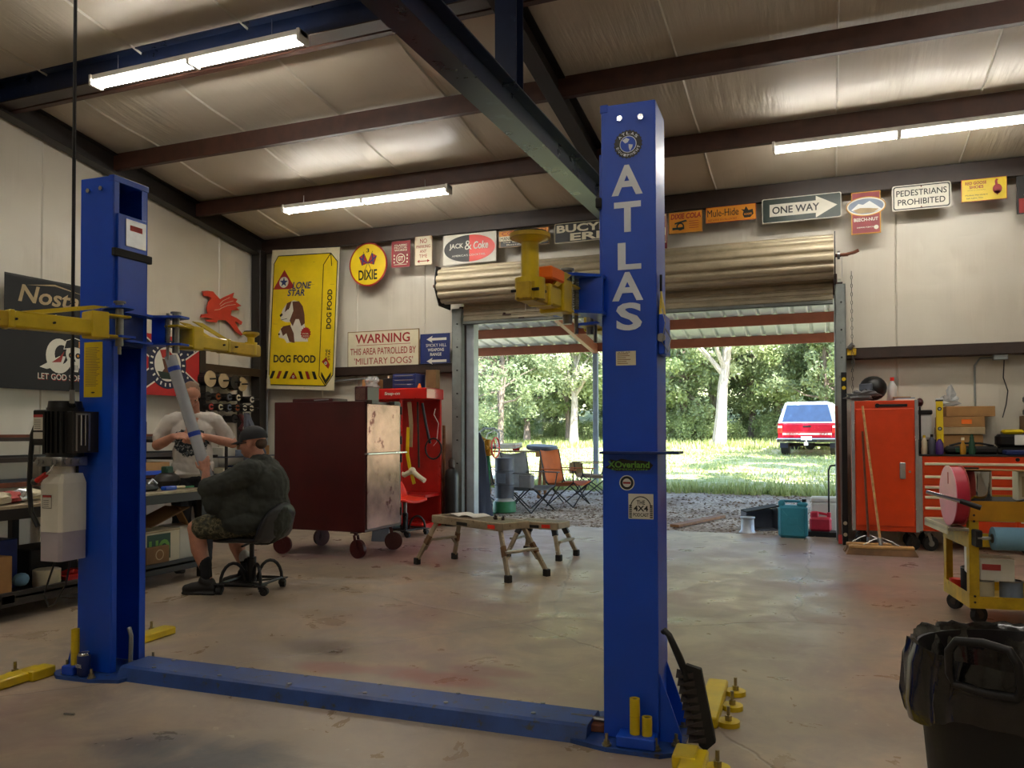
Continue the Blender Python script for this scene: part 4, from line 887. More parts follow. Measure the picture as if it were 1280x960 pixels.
def d_flag(b):
    x0, w, h = -.32, .93, .80; b.rect(x0, w, 0, h, 0, 'banner_red', .006); cx, cy = .30, .42
    for s in (-1, 1):
        for t, z, m in ((.105, .001, 'sign_white'), (.085, .002, 'banner_navy')):
            d = Vector((w-cx, s*(h/2))).normalized(); n = Vector((-d.y, d.x))*t; p0 = Vector((cx, cy)); p1 = Vector((w-.03, cy+s*(h/2-.03)))
            b.poly([tuple(p0+n), tuple(p1+n), tuple(p1-n), tuple(p0-n)], z, m)
            p1 = Vector((x0, cy+s*(h/2-.03))); d = (p1-p0).normalized(); n = Vector((-d.y, d.x))*t
            b.poly([tuple(p0+n), tuple(p1+n), tuple(p1-n), tuple(p0-n)], z, m)
    b.rect(w-.03, w, 0, h, .0025, 'banner_navy')
    for k in range(4):
        for s in (-1, 1):
            x, y = cx+.36+.12*k, cy+s*(.16+.055*k)
            if x < w-.1: b.poly([(x+(.024 if i % 2 == 0 else .01)*cos(pi/2+i*pi/5), y+(.024 if i % 2 == 0 else .01)*sin(pi/2+i*pi/5)) for i in range(10)], .003, 'sign_white')
    b.disc(cx, cy, .33, .004, 'banner_navy', n=36); b.disc(cx, cy, .23, .005, 'sign_white', n=36)
    b.poly([(cx-.14, cy+.18), (cx+.0, cy+.2), (cx+.1, cy+.12), (cx+.02, cy+.06), (cx-.1, cy+.08)], .006, 'sign_red'); b.poly([(cx-.1, cy+.07), (cx+.06, cy+.06), (cx+.08, cy-.1), (cx+.14, cy-.2), (cx-.16, cy-.18), (cx-.06, cy-.06)], .006, 'fur_brown'); b.poly([(cx-.18, cy-.1), (cx+.15, cy-.12), (cx+.1, cy-.2), (cx-.12, cy-.2)], .007, 'sign_green')
    for i in range(22):
        a = 2*pi*i/22; Mx = Matrix.Translation((cx+.28*cos(a), cy+.28*sin(a), 0)) @ Matrix.Rotation(a-pi/2, 4, 'Z'); b.add([(-.014, -.024, .005), (.014, -.024, .005), (.01, .024, .005), (-.01, .024, .005)], [(0, 1, 2, 3)], 'sign_white', False, Mx)
o = sign('flag_banner', 'red flag banner with starred blue cross and round figure emblem', 0, 0, d_flag, y=0, rz=pi/2); o.location = (-8.225, 7.98, 1.80)
b = B(); S = lambda cx, cy: ((cx-935)/185*.92, (815-cy)/195*.66)
body = [(942, 648), (962, 642), (985, 640), (1000, 655), (1015, 668), (1030, 655), (1075, 624), (1068, 648), (1090, 650), (1082, 664), (1108, 676), (1085, 688), (1098, 698), (1065, 705), (1060, 728), (1085, 735), (1112, 748), (1108, 762), (1078, 752), (1095, 785), (1116, 805), (1108, 812), (1080, 795), (1060, 770), (1040, 755), (1005, 760), (1000, 772), (960, 775), (955, 768), (985, 760), (960, 758), (935, 762), (940, 748), (965, 740), (960, 715), (968, 690), (978, 670), (962, 665), (948, 668)]
b.poly([S(*p) for p in body], .0, 'emblem_red', .02)
for l in ([(1012, 690), (1025, 672), (1055, 650)], [(1015, 698), (1035, 680), (1070, 662)], [(1018, 706), (1045, 688), (1080, 676)], [(990, 720), (1012, 712), (1018, 706)]): b.tube([(*S(*p), .002) for p in l], .004, 'sign_white', 4)
o = b.build('winged_horse_emblem', None, 'red winged horse cut-out on left wall above flag corner', 'emblem', loc=(-8.38, 9.05, 2.78), rot=(pi/2, 0, pi/2))
# ============================================================ outside
GS, GY0, GZ0 = .035, 10.5, -.04
def gz(x, y): return GZ0+GS*(max(y, 10.5)-GY0)
b = B(); nx, ny = 60, 60; v = []
for j in range(ny+1):
    for i in range(nx+1):
        x = -34+56*i/nx; y = 10.62+52*(j/ny)**1.3; v.append((x, y, gz(x, y)-.03+(.05*sin(x*.9+y*.4)*sin(y*.6) if y > 17 else 0)+max(0, y-36)*.03+max(0, y-44)*.25))
b.add(v, [(j*(nx+1)+i, j*(nx+1)+i+1, (j+1)*(nx+1)+i+1, (j+1)*(nx+1)+i) for j in range(ny) for i in range(nx)], 'ground', True); b.build('ground', kind='structure')
b = B(); v = []; nx, ny = 40, 16; q = random.Random(3)
for j in range(ny+1):
    for i in range(nx+1):
        x = -14+22*i/nx; y = 10.62+5.0*j/ny+(.25*sin(x*1.7)+.12*sin(x*4.1) if j == ny else 0); v.append((x, y, gz(x, y)+.012*q.random()))
b.add(v, [(j*(nx+1)+i, j*(nx+1)+i+1, (j+1)*(nx+1)+i+1, (j+1)*(nx+1)+i) for j in range(ny) for i in range(nx)], 'gravel', True); b.build('gravel_bed', kind='structure', label='grey gravel strip under the outside canopy')
b = B(); paint('limestone', 'cfc4ae', .9, var=.15, bump=.3)
v = [(-9.5, 14.5), (-6.2, 17.5), (-11, 23), (-24, 40), (-30, 38), (-16, 22)]
b.add([(x, y, gz(x, y)+.03) for x, y in v], [(0, 1, 2, 3, 4, 5)], 'limestone'); b.build('ground_path', kind='structure', label='pale dirt track running up to the woods')
def stones(n, x0, x1, y0, y1, s0, s1, mat_, seed):
    q = random.Random(seed); b = B()
    for _ in range(n):
        x, y = q.uniform(x0, x1), q.uniform(y0, y1); s = q.uniform(s0, s1); z = gz(x, y)+s*.2; a = q.random()*6.28; T = Matrix.Translation((x, y, z)) @ Matrix.Rotation(a, 4, 'Z')
        b.add([(s, 0, 0), (0, s*.7, 0), (-s*.9, 0, 0), (0, -s*.8, 0), (.1*s, 0, s*.5), (-.1*s, .1*s, -s*.5)], [(0, 1, 4), (1, 2, 4), (2, 3, 4), (3, 0, 4), (1, 0, 5), (2, 1, 5), (3, 2, 5), (0, 3, 5)], mat_, False, T)
    return b
paint('stone_grey', '9a8f84', .85, var=.3, scale=3); paint('stone_brown', '75604e', .85, var=.3, scale=3)
stones(2600, -6.6, .3, 10.66, 13.2, .012, .035, 'stone_grey', 1).build('loose_gravel', None, 'loose grey gravel stones beyond the door sill', 'gravel', kind='stuff')
stones(1500, -6.6, .3, 10.66, 15.4, .012, .04, 'stone_brown', 2).build('loose_gravel', None, 'loose brown stones and bark chips in gravel strip', 'gravel', kind='stuff')
def tufts(n, x0, x1, y0, y1, h0, h1, mat_, seed, w=.02):
    q = random.Random(seed); b = B(); V = []; F = []
    for _ in range(n):
        x, y = q.uniform(x0, x1), q.uniform(y0, y1); z = gz(x, y)-.02
        for k in range(4):
            a = q.random()*6.28; h = q.uniform(h0, h1); dx, dy = cos(a), sin(a); i = len(V); ox, oy = q.uniform(-.08, .08), q.uniform(-.08, .08)
            V += [(x+ox-w*dy, y+oy+w*dx, z), (x+ox+w*dy, y+oy-w*dx, z), (x+ox+dx*h*.5, y+oy+dy*h*.5, z+h)]; F.append((i, i+1, i+2))
    b.add(V, F, mat_); return b
tufts(7000, -14, 3, 15.6, 30, .03, .09, 'grass', 3).build('meadow_grass', None, 'short sunlit grass beyond the gravel strip', 'grass', kind='stuff')
tufts(700, -8, .8, 15.3, 16.1, .1, .28, 'grass', 4).build('meadow_grass', None, 'taller grass weeds along the gravel edge', 'grass', kind='stuff')
tufts(4200, -24, 3, 30, 40, .08, .3, 'grass', 5, .035).build('meadow_grass', None, 'longer green grass at foot of the woods', 'grass', kind='stuff')
# canopy: posts, rafters, purlins, ribbed roof
def cz(y): return 3.0+.14*(16.45-y)
cp = bpy.data.objects.new('canopy', None); C.objects.link(cp); cp['kind'] = 'structure'; cp['label'] = 'open lean-to canopy outside the roll-up door'
b = B(); n = 0; prof = []; x = -11.0
while x < 4.2:
    prof += [(x, 0), (x+.2, 0), (x+.225, .03), (x+.265, .03), (x+.29, 0)]; x += .29
k = len(prof); v = [(px, 10.7, cz(10.7)+.19+dz) for px, dz in prof]+[(px, 16.7, cz(16.7)+.19+dz) for px, dz in prof]
b.add(v, [(i, i+1, k+i+1, k+i) for i in range(k-1)], 'roof_white'); b.build('roof_sheet', cp)
for y in (10.9, 12.1, 13.6, 15.0, 16.45):
    b = B(); b.box(-11, 4.2, y-.003, y+.003, cz(y)-.0, cz(y)+.18, 'canopy_red'); b.box(-11, 4.2, y, y+.06, cz(y), cz(y)+.006, 'canopy_red'); b.box(-11, 4.2, y, y+.06, cz(y)+.174, cz(y)+.18, 'canopy_red'); b.build('purlin', cp)
for x in (-10.4, -4.6, 1.4):
    b = B(); b.bar((x, 10.7, cz(10.7)+.05), (x, 16.5, cz(16.5)+.05), .1, .2, 'canopy_red', .005); b.build('rafter', cp)
    b = B(); b.box(x-.05, x+.05, 16.4, 16.5, gz(x, 16.45)-.05, cz(16.45)+.02, 'post_grey', .005); b.box(x-.1, x+.1, 16.35, 16.55, gz(x, 16.45)-.05, gz(x, 16.45)+.01, 'post_grey'); b.build('post', cp)
# ---- trees
def leaves(n, rx, rz, zc, size, seed, clumps=60, hollow=.4):
    q = random.Random(seed); V = []; F = []; cl = []
    for _ in range(clumps):
        a = q.random()*6.28; u = q.uniform(-1, 1); r = q.uniform(hollow, 1)**.6; s = math.sqrt(1-u*u)
        cl.append((rx*r*s*cos(a), rx*r*s*sin(a), zc+rz*r*u, q.uniform(.28, .62)))
    for _ in range(n):
        c = q.choice(cl); d = Vector((q.gauss(0, 1), q.gauss(0, 1), q.gauss(0, .7))).normalized()*c[3]*q.random()**.4
        p = Vector(c[:3])+d; nn = Vector((q.gauss(0, 1), q.gauss(0, 1), q.gauss(.4, 1))).normalized(); a = nn.orthogonal().normalized(); bb = nn.cross(a); s = size*q.uniform(.6, 1.4); an = q.random()*6.28
        a2 = a*cos(an)+bb*sin(an); b2 = nn.cross(a2); i = len(V)
        V += [tuple(p-a2*s), tuple(p-b2*s*.45), tuple(p+a2*s), tuple(p+b2*s*.45)]; F.append((i, i+1, i+2, i+3))
    return V, F, cl
def trunk(b, h, r, cl, m, seed, lean=(0, 0), nb=9, fork=.25):
    q = random.Random(seed); pts = []; P = []
    for i in range(7):
        t = i/6; P.append(Vector((lean[0]*t+q.gauss(0, .06)*t, lean[1]*t+q.gauss(0, .06)*t, h*t)))
    b.tube(P, [r*(1.25 if i == 0 else 1-.11*i) for i in range(7)], m, 8)
    for k in range(nb):
        c = q.choice(cl); t = q.uniform(fork, .85); s = P[0].lerp(P[-1], t); e = Vector(c[:3]); mid = s.lerp(e, .5)+Vector((q.gauss(0, .15), q.gauss(0, .15), q.gauss(.1, .12)))
        b.tube([s, mid, e], [r*.38, r*.25, r*.07], m, 5)
TREES = {}
def tree_proto(key, name, label, n, rx, rz, zc, size, h, r, lm, bm, seed, lean=(0, 0), nb=10, clumps=60, fork=.25):
    t = thing(name, label, 'tree', (0, 0, 0)); V, F, cl = leaves(n, rx, rz, zc, size, seed, clumps)
    b = B(); b.add(V, F, lm); o = b.build('foliage', t); o['kind'] = 'stuff'
    b = B(); trunk(b, h, r, cl, bm, seed+1, lean, nb, fork); b.build('trunk', t)
    TREES[key] = [t, False]; return t
tree_proto('cedar', 'cedar_tree', '', 9500, 2.3, 2.7, 3.0, .085, 5.2, .14, 'leaf_cedar', 'bark_dark', 11, (.2, 0), 20, 60)
tree_proto('oak', 'oak_tree', '', 9500, 2.8, 2.7, 3.9, .09, 5.6, .13, 'leaf_green', 'bark_dark', 21, (-.3, 0), 20, 52)
tree_proto('pale', 'oak_tree', '', 7000, 2.4, 2.2, 4.8, .09, 6.2, .22, 'leaf_pale', 'bark_pale', 31, (.5, 0), 12, 44, .3)
tree_proto('scrub', 'shrub', '', 5000, 1.6, .9, 1.0, .07, 1.3, .05, 'leaf_green', 'bark_dark', 41, (.2, 0), 10, 40, .1)
def plant(key, x, y, s, rz, label, lean=0):
    p = TREES[key]
    if not p[1]: o = p[0]; p[1] = True
    else: o = copy_tree(p[0])
    o.location = (x, y, gz(x, y)-.05+max(0, y-36)*.03); o.rotation_euler = (0, lean, rz); o.scale = (s, s, s); o['label'] = label
    o['category'] = 'shrub' if key == 'scrub' else 'tree'; return o
plant('pale', -4.15, 33.2, 1.15, .3, 'pale-barked tree with straight trunk standing alone before the woods')
plant('pale', -10.3, 33.3, .85, 2.4, 'leaning grey-trunked tree between the camp chairs and lettered column', -.12)
plant('cedar', -12.6, 30.5, 1.0, 1.0, 'low-branched cedar at the left behind the folding table')
plant('cedar', -12.9, 34.5, 1.1, 2.2, 'cedar just right of the dirt track by the woods')
plant('oak', -11.2, 35.4, 1.0, .5, 'bushy oak behind the leaning grey trunk')
plant('oak', -7.9, 34.6, 1.1, 3.1, 'bushy oak seen left of the canopy post')
plant('cedar', -6.0, 36.0, 1.15, 4.0, 'dark cedar behind the picnic bench')
plant('oak', -2.0, 37.0, 1.2, 1.3, 'bushy oak right of the lone pale trunk')
plant('cedar', -.2, 35.2, 1.0, 5.2, 'cedar standing behind the red pickup')
plant('oak', 2.2, 34.0, 1.1, 2.0, 'oak at far right beyond the pickup')
plant('oak', 3.9, 18.6, 1.5, 1.0, 'big oak at right of the canopy, outside the view'); plant('oak', 3.9, 23.2, 1.5, 4.0, 'big oak right of the pickup, outside the view')
q = random.Random(12); G2 = 'trees of the back rows in the woods'
for k in range(33):
    key = ('cedar', 'oak', 'cedar', 'pale')[(k+k//11) % 4]; row = k//11; x = -26+2.9*(k % 11)+q.uniform(-.7, .7)+row; y = 38.5+3.2*row+q.uniform(-.8, .8)
    o = plant(key, x, y, q.uniform(1.0, 1.35), q.random()*6.28, '%s in the %s back row of the woods, %s from the left' % ({'cedar': 'dark cedar', 'oak': 'green oak', 'pale': 'pale oak'}[key], ('first', 'second', 'third')[row], 'first second third fourth fifth sixth seventh eighth ninth tenth eleventh'.split()[k % 11])); o['group'] = G2
for k in range(22):
    x = -21+1.2*k+q.uniform(-.5, .5); o = plant('scrub', x, 36.0+q.uniform(-1.6, 3.6), q.uniform(.45, .8), q.random()*6, 'low green undergrowth bush under the trees, %s from the left' % ('first second third fourth fifth sixth seventh eighth ninth tenth eleventh twelfth thirteenth fourteenth fifteenth sixteenth seventeenth eighteenth nineteenth twentieth'.split()+['twenty-first', 'twenty-second'])[k]); o['group'] = 'undergrowth bushes'
# ---- pickup
tr = thing('pickup_truck', 'red pickup with camper shell parked on the grass', 'truck', (-.66, 26.6, gz(0, 26.6)), radians(-4))
def side_prism(b, prof, x0, x1, m, inset=0):
    n = len(prof); v = [(x0, y, z) for y, z in prof]+[(x1, y, z) for y, z in prof]
    b.add(v, [tuple(range(n))[::-1], tuple(range(n, 2*n))]+[(i, (i+1) % n, n+(i+1) % n, n+i) for i in range(n)], m)
b = B(); side_prism(b, [(0, .55), (0, 1.03), (2.3, 1.05), (4.6, 1.0), (4.7, .5), (4.2, .45), (4.0, .75), (3.4, .75), (3.2, .42), (1.4, .42), (1.3, .75), (.6, .75), (.45, .5)], -.86, .86, 'truck_red'); b.build('body', tr)
b = B(); b.box(-.72, .72, -.03, .01, .58, 1.0, 'truck_red', .02); b.box(-.72, .72, -.034, -.03, .66, .72, 'sign_white'); b.box(-.72, .72, -.036, -.03, .74, .76, 'label_red'); b.box(-.12, .12, -.045, -.03, .9, .95, 'black', .005)
b.M = Matrix.Translation((0, -.037, 0)) @ Matrix(((1, 0, 0, 0), (0, 0, -1, 0), (0, 1, 0, 0), (0, 0, 0, 1))); b.text('CHEVROLET', -.62, -.2, .66, .72, .002, 'label_red', .03); b.text('Z71', .35, .6, .66, .72, .002, 'label_red', .03); b.M = Matrix(); b.build('tailgate', tr)
def loft(b, A, Bq, m):
    n = len(A); b.add(A+Bq, [tuple(range(n))[::-1], tuple(range(n, 2*n))]+[(i, (i+1) % n, n+(i+1) % n, n+i) for i in range(n)], m)
b = B(); loft(b, [(-.86, .0, 1.03), (-.80, .06, 1.25), (-.66, .14, 1.66), (-.58, .16, 1.7), (.58, .16, 1.7), (.66, .14, 1.66), (.80, .06, 1.25), (.86, 0, 1.03)], [(-.86, 2.1, 1.03), (-.80, 2.1, 1.25), (-.68, 2.1, 1.66), (-.6, 2.1, 1.72), (.6, 2.1, 1.72), (.68, 2.1, 1.66), (.80, 2.1, 1.25), (.86, 2.1, 1.03)], 'truck_white'); b.build('camper_shell', tr)
b = B(); loft(b, [(-.74, .005, 1.07), (-.60, .115, 1.6), (.60, .115, 1.6), (.74, .005, 1.07)], [(-.74, .03, 1.07), (-.6, .14, 1.6), (.6, .14, 1.6), (.74, .03, 1.07)], 'glass_dark'); b.build('rear_window', tr)
b = B(); b.box(-.79, -.78, .3, 1.9, 1.18, 1.5, 'glass_dark', 0, Matrix.Identity(4)); b.build('side_window', tr)
b = B(); side_prism(b, [(2.1, 1.03), (2.2, 1.66), (3.2, 1.68), (3.9, 1.05)], -.78, .78, 'truck_red'); side_prism(b, [(2.3, 1.1), (2.35, 1.6), (3.15, 1.62), (3.7, 1.1)], -.8, .8, 'glass_dark'); b.build('cab', tr)
b = B(); b.box(-.9, .9, -.2, -.02, .42, .56, 'chrome', .03); b.box(-.3, .3, -.21, -.2, .44, .5, 'black'); b.build('bumper', tr)
b = B(); b.box(-.16, .16, -.225, -.215, .5, .62, 'truck_white', .003); b.build('licence_plate', tr)
for s in (-1, 1):
    b = B(); b.box(s*.73, s*.87, -.04, .02, .72, .98, 'lamp_red', .01); b.box(s*.74, s*.86, -.045, -.03, .88, .95, 'truck_white', .005); b.build('tail_light', tr)
    b = B(); b.box(s*.9, s*1.08, 3.5, 3.6, 1.1, 1.28, 'black', .02); b.build('wing_mirror', tr)
    for y in (.95, 3.75):
        b = B(); b.cyl((s*.62, y, .34), (s*.86, y, .34), .34, 'rubber', n=24); b.cyl((s*.86, y, .34), (s*.87, y, .34), .2, 'steel', n=20); b.build('wheel', tr)
    b = B(); b.box(s*.62, s*.87, .5, .52, .25, .6, 'canvas_navy'); b.build('mud_flap', tr)
b = B(); b.cyl((-.65, .95, .34), (.65, .95, .34), .05, 'black_matte', n=10); b.ball((0, .95, .34), .16, 'black_matte'); b.build('rear_axle', tr)
b = B(); b.box(-.04, .04, -.3, .1, .36, .43, 'black'); b.cyl((0, -.26, .43), (0, -.26, .5), .025, 'chrome', n=12); b.box(-.06, .06, -.32, -.3, .34, .44, 'sign_white'); b.build('tow_hitch', tr)
# ---- camp chairs
def camp_chair(x, y, rz, mt, label, bag=None, sc=1):
    t = thing('camp_chair', label, 'camp chair', (x, y, gz(x, y)), rz, 'folding camp chairs outside the door'); t.scale = (sc,)*3
    w, d = .30, .26; r = .011
    for name, p0, p1 in (('leg', (-w, -d, 0), (w, -d, .42)), ('leg', (w, -d, 0), (-w, -d, .42)), ('leg', (-w, d, 0), (w, d, .42)), ('leg', (w, d, 0), (-w, d, .42)), ('leg', (-w, -d, 0), (-w, d, .40)), ('leg', (-w, d, 0), (-w, -d, .40)), ('leg', (w, -d, 0), (w, d, .40)), ('leg', (w, d, 0), (w, -d, .40))):
        b = B(); b.cyl(p0, p1, r, 'canvas_grey' if False else 'black', n=6); b.build(name, t)
    for s in (-1, 1):
        b = B(); b.cyl((s*w, d, .38), (s*(w+.02), d+.12, .95), r, 'black', n=6); b.build('back_post', t); b = B(); b.cyl((s*w, -d, .40), (s*(w+.04), -d-.02, .62), r, 'black', n=6); b.build('arm_post', t)
        b = B(); b.box(s*(w-.02), s*(w+.07), -d-.06, d+.08, .615, .63, mt, .006); b.build('armrest', t)
    def sheetm(rows, name):
        b = B(); n = len(rows[0]); V = [p for r_ in rows for p in r_]; F = [(j*n+i, j*n+i+1, (j+1)*n+i+1, (j+1)*n+i) for j in range(len(rows)-1) for i in range(n-1)]
        b.add(V, F, mt, True); o = b.build(name, t); md = o.modifiers.new('s', 'SOLIDIFY'); md.thickness = .006
    sheetm([[(-w+2*w*i/6, -d+2*d*j/5-.02, .42-.07*sin(pi*i/6)-.03*(j/5)) for i in range(7)] for j in range(6)], 'seat')
    sheetm([[(-w+2*w*i/6, d+.12*j/5+.05*sin(pi*i/6), .39+.56*j/5-.03*sin(pi*i/6)) for i in range(7)] for j in range(6)], 'backrest')
    if bag:
        b = B(); b.box(-w-.14, -w-.03, -d-.1, -d+.14, .40, .61, bag, .015); b.build('side_pouch', t)
    return t
camp_chair(-4.52, 12.25, radians(70), 'canvas_grey', 'grey camp chair with side pouch, nearest to the barrel', 'canvas_grey')
camp_chair(-5.45, 12.95, radians(150), 'canvas_tan', 'brown camp chair behind the grey one by the folding table')
camp_chair(-4.15, 13.1, radians(78), 'canvas_orange', 'orange and white camp chair in middle of the gravel')
camp_chair(-4.15, 14.6, radians(-60), 'canvas_tan', 'tan camp chair beside the canopy post at the grass', 'spool_tan')
# ---- work table with clutter outside
tb = thing('sawhorse_table', 'wooden sawhorse table outside loaded with folded furniture', 'table', (-5.55, 14.1, gz(-5.5, 14.1)), radians(8))
for x in (-.55, .55):
    for s in (-1, 1):
        b = B(); b.bar((x, s*.32, 0), (x, s*.04, .78), .05, .09, 'wood_dark', .004); b.build('leg', tb)
    b = B(); b.box(x-.05, x+.05, -.35, .35, .76, .84, 'wood', .004); b.build('cross_rail', tb)
b = B(); b.box(-.8, .8, -.35, .35, .84, .86, 'brick_wood', .003); b.build('tabletop', tb)
b = B(); b.lathe([(.02, 0), (.28, .01), (.30, .05), (.28, .09), (.05, .10)], 'drum_grey', n=28); b.build('tub_lid', label='dark oval plastic lid lying on sawhorse table', cat='lid', loc=(-4.98, 14.10, gz(-5, 14.1)+.875), rot=(radians(4), radians(3), .2))
fc = thing('folding_chair', 'white folded lawn chair frame lying on the sawhorse table', 'chair', (-5.75, 13.95, gz(-5.5, 14.1)+.89), .1)
for k, z in enumerate((0.02, .07)):
    b = B(); b.tube([(-.35, -.25, z), (.35, -.22, z+.02), (.4, 0, z+.04), (.35, .22, z+.03), (-.35, .25, z), (-.4, 0, z)], .022, 'white_paint', 8, closed=True); b.build('tube_frame', fc)
b = B()
for k in range(5): b.box(-.3+k*.13, -.22+k*.13, -.23, .23, .04, .05, 'white_paint')
b.build('webbing', fc)
b = B(); b.tube([(0, 0, .16+.0), (.06, 0, .3), (0, 0, .36), (-.1, 0, .36), (-.25, 0, .30), (-.3, 0, .16)], .012, 'white_paint', 6); b.build('back_frame', fc)
b = B(); b.lathe([(.05, 0), (.07, .01), (.07, .10), (.03, .12)], 'seat_red', n=18); b.build('red_jar', label='small red container on clutter of the sawhorse table', cat='container', loc=(-5.45, 13.98, gz(-5.5, 14)+.872))
# ---- left of the doorway
b = B(); n = 22
prof = [(0, .24, 0), (.1, .23, .03), (.5, .20, .0), (.9, .17, .02), (1.15, .13, .0), (1.3, .06, .0)]
V = []
for z, r, o_ in prof:
    for i in range(n): a = 2*pi*i/n; rr = r*(1+.14*sin(5*a+z*3)); V.append((rr*cos(a), rr*.8*sin(a), z))
b.add(V, [(j*n+i, j*n+(i+1) % n, (j+1)*n+(i+1) % n, (j+1)*n+i) for j in range(len(prof)-1) for i in range(n)]+[tuple((len(prof)-1)*n+i for i in range(n))], 'canvas_navy', True)
b.build('draped_cover', None, 'dark navy cloth cover draped over something tall just outside door', 'cover', loc=(-5.13, 11.45, gz(0, 11.45)))
pv = thing('pipe_stand', 'green steel stand carrying an old yellow hand-wheel machine', 'machine', (-5.06, 11.75, gz(0, 11.8)), 0)
b = B(); b.box(-.03, .03, -.03, .03, 0, .98, 'green', .005); b.box(-.12, .12, -.12, .12, 0, .02, 'green'); b.build('stand', pv)
b = B(); b.box(-.14, .06, -.06, .06, .92, 1.0, 'sign_gold', .015); b.box(-.05, .05, -.07, .07, .98, 1.18, 'sign_gold', .02); b.bar((-.02, 0, 1.15), (-.28, 0, 1.28), .06, .06, 'sign_gold', .01); b.cyl((.0, -.12, 1.05), (0, .1, 1.05), .04, 'sign_gold', n=12); b.build('machine_head', pv)
hw = B(); hw.tube([(.14+.0, -.02+.16*cos(a), 1.05+.16*sin(a)) for a in [2*pi*i/20 for i in range(20)]], .012, 'lamp_red', 6, closed=True); o = hw.build('hand_wheel', pv)
sp = B()
for a in (0, 2.1, 4.2): sp.cyl((.14, -.02, 1.05), (.14, -.02+.155*cos(a), 1.05+.155*sin(a)), .009, 'lamp_red', n=6)
sp.cyl((.0, -.02, 1.05), (.16, -.02, 1.05), .016, 'steel', n=8); sp.build('spoke', o)
dm = thing('steel_drum', 'small dark grey ribbed drum raised beside the green stand', 'barrel', (-4.86, 11.95, gz(0, 11.9)+.24), 0)
b = B(); b.lathe([(.155, 0), (.155, .2), (.165, .21), (.155, .22), (.155, .42), (.165, .43), (.155, .44), (.155, .62), (.16, .64), (.15, .64)], 'drum_grey', n=24); b.build('shell', dm)
b = B(); b.box(-.08, .08, -.158, -.15, .24, .4, 'post_grey'); b.build('label_patch', dm)
b = B(); b.lathe([(.15, 0), (.185, .02), (.185, .17), (.17, .19)], 'green', n=26); b.lathe([(.17, .185), (.12, .225), (.12, .238)], 'roof_white', n=26); b.build('drum_base', None, 'green and white round tank under the grey drum', 'tank', loc=(-4.86, 11.95, gz(0, 11.9)))
b = B(); b.tube([(-5.6, 12.6, gz(0, 12.6)), (-5.58, 12.6, 1.3), (-5.5, 12.6, 1.36), (-5.3, 12.6, 1.36), (-5.22, 12.6, 1.28), (-5.22, 12.6, gz(0, 12.6))], .02, 'galv_light', 8); b.build('tube_frame', None, 'grey bent pipe hoop standing behind navy cover', 'frame')
# ---- right of the doorway
jg = thing('water_jug', 'teal plastic water jerrycan on the door sill', 'jerrycan', (-.43, 10.46, 0), radians(-3))
b = B(); b.box(-.17, .17, -.085, .085, .0, .40, 'jug_teal', .035); b.box(-.17, -.09, -.07, .07, .38, .455, 'jug_teal', .02); b.box(.05, .17, -.07, .07, .38, .44, 'jug_teal', .02); b.box(-.15, .09, -.03, .03, .43, .46, 'jug_teal', .01)
b.box(-.06, .06, -.09, -.084, .17, .25, 'jug_teal', .003)
for s in (-1, 1): b.bar((s*.14, -.087, .05), (s*.06, -.087, .15), .012, .008, 'jug_teal'); b.bar((s*.14, -.087, .37), (s*.06, -.087, .27), .012, .008, 'jug_teal')
b.build('jug_body', jg); b = B(); b.cyl((.13, 0, .44), (.13, 0, .475), .028, 'black', n=14); b.build('cap', jg)
gc = thing('fuel_can', 'red plastic fuel can right of the teal jug', 'fuel can', (-.12, 10.88, .05), 0)
b = B(); b.box(-.13, .13, -.1, .1, 0, .17, 'gas_red', .025); b.box(-.12, -.02, -.05, .05, .15, .24, 'gas_red', .015); b.bar((-.06, 0, .23), (.1, 0, .20), .03, .03, 'gas_red', .008); b.build('can_body', gc); b = B(); b.cyl((.1, 0, .17), (.1, 0, .23), .025, 'gas_red', n=12); b.build('cap', gc)
b = B(); b.box(-.3, .08, 10.76, 11.0, -.03, .045, 'black_matte', .006); b.build('board', None, 'dark board under the red fuel can outside door', 'board')
wb = thing('cooler', 'white box cooler behind the red fuel can', 'cooler', (-.08, 11.2, gz(0, 11.2)), 0)
b = B(); b.box(-.16, .16, -.1, .1, 0, .40, 'roof_white', .02); b.build('box', wb); b = B(); b.box(-.165, .165, -.105, .105, .4, .47, 'roof_white', .02); b.build('lid', wb)
b = B(); b.tube([(-.02, 11.02, 0), (-.02, 11.02, .8), (.0, 11.02, .86), (.06, 11.02, .87), (.1, 11.02, .86)], .012, 'black', 8); b.build('crook_bar', None, 'black hooked steel rod standing beside the right jamb', 'rod')
bk = thing('metal_pail', 'grey tapered metal pail on a flat board by door sill', 'pail', (-1.0, 10.80, .0), 0)
b = B(); b.lathe([(.11, 0), (.085, .03), (.08, .17), (.095, .19), (.09, .2), (.075, .19)], 'galv_light', n=20); b.build('pail_body', bk)
b = B(); b.box(-1.14, -.82, 10.68, 10.95, -.03, -.002, 'stone_grey', .004); b.build('board', None, 'flat weathered board under the metal pail', 'board')
bx = thing('open_box', 'open dark metal box tipped on the gravel behind the pail', 'box', (-.88, 11.25, gz(0, 11.2)), radians(20))
b = B(); b.box(-.22, .22, -.14, .14, 0, .02, 'drum_grey'); b.box(-.22, -.2, -.14, .14, .02, .24, 'drum_grey'); b.box(.2, .22, -.14, .14, .02, .3, 'drum_grey'); b.box(-.2, .2, .12, .14, .02, .27, 'drum_grey'); b.build('box_body', bx)
b = B(); b.bar((-.22, 0, .25), (.22, 0, .33), .3, .015, 'black_matte'); b.build('lid', bx)
b = B(); b.box(-.9, .9, -.16, .16, .40, .44, 'brick_wood', .005)
for x in (-.7, .7): b.box(x-.04, x+.04, -.12, .12, 0, .40, 'brick_wood', .005)
b.build('bench', None, 'low wooden picnic bench on the grass', 'bench', loc=(-6.1, 27.5, gz(0, 27.5)))
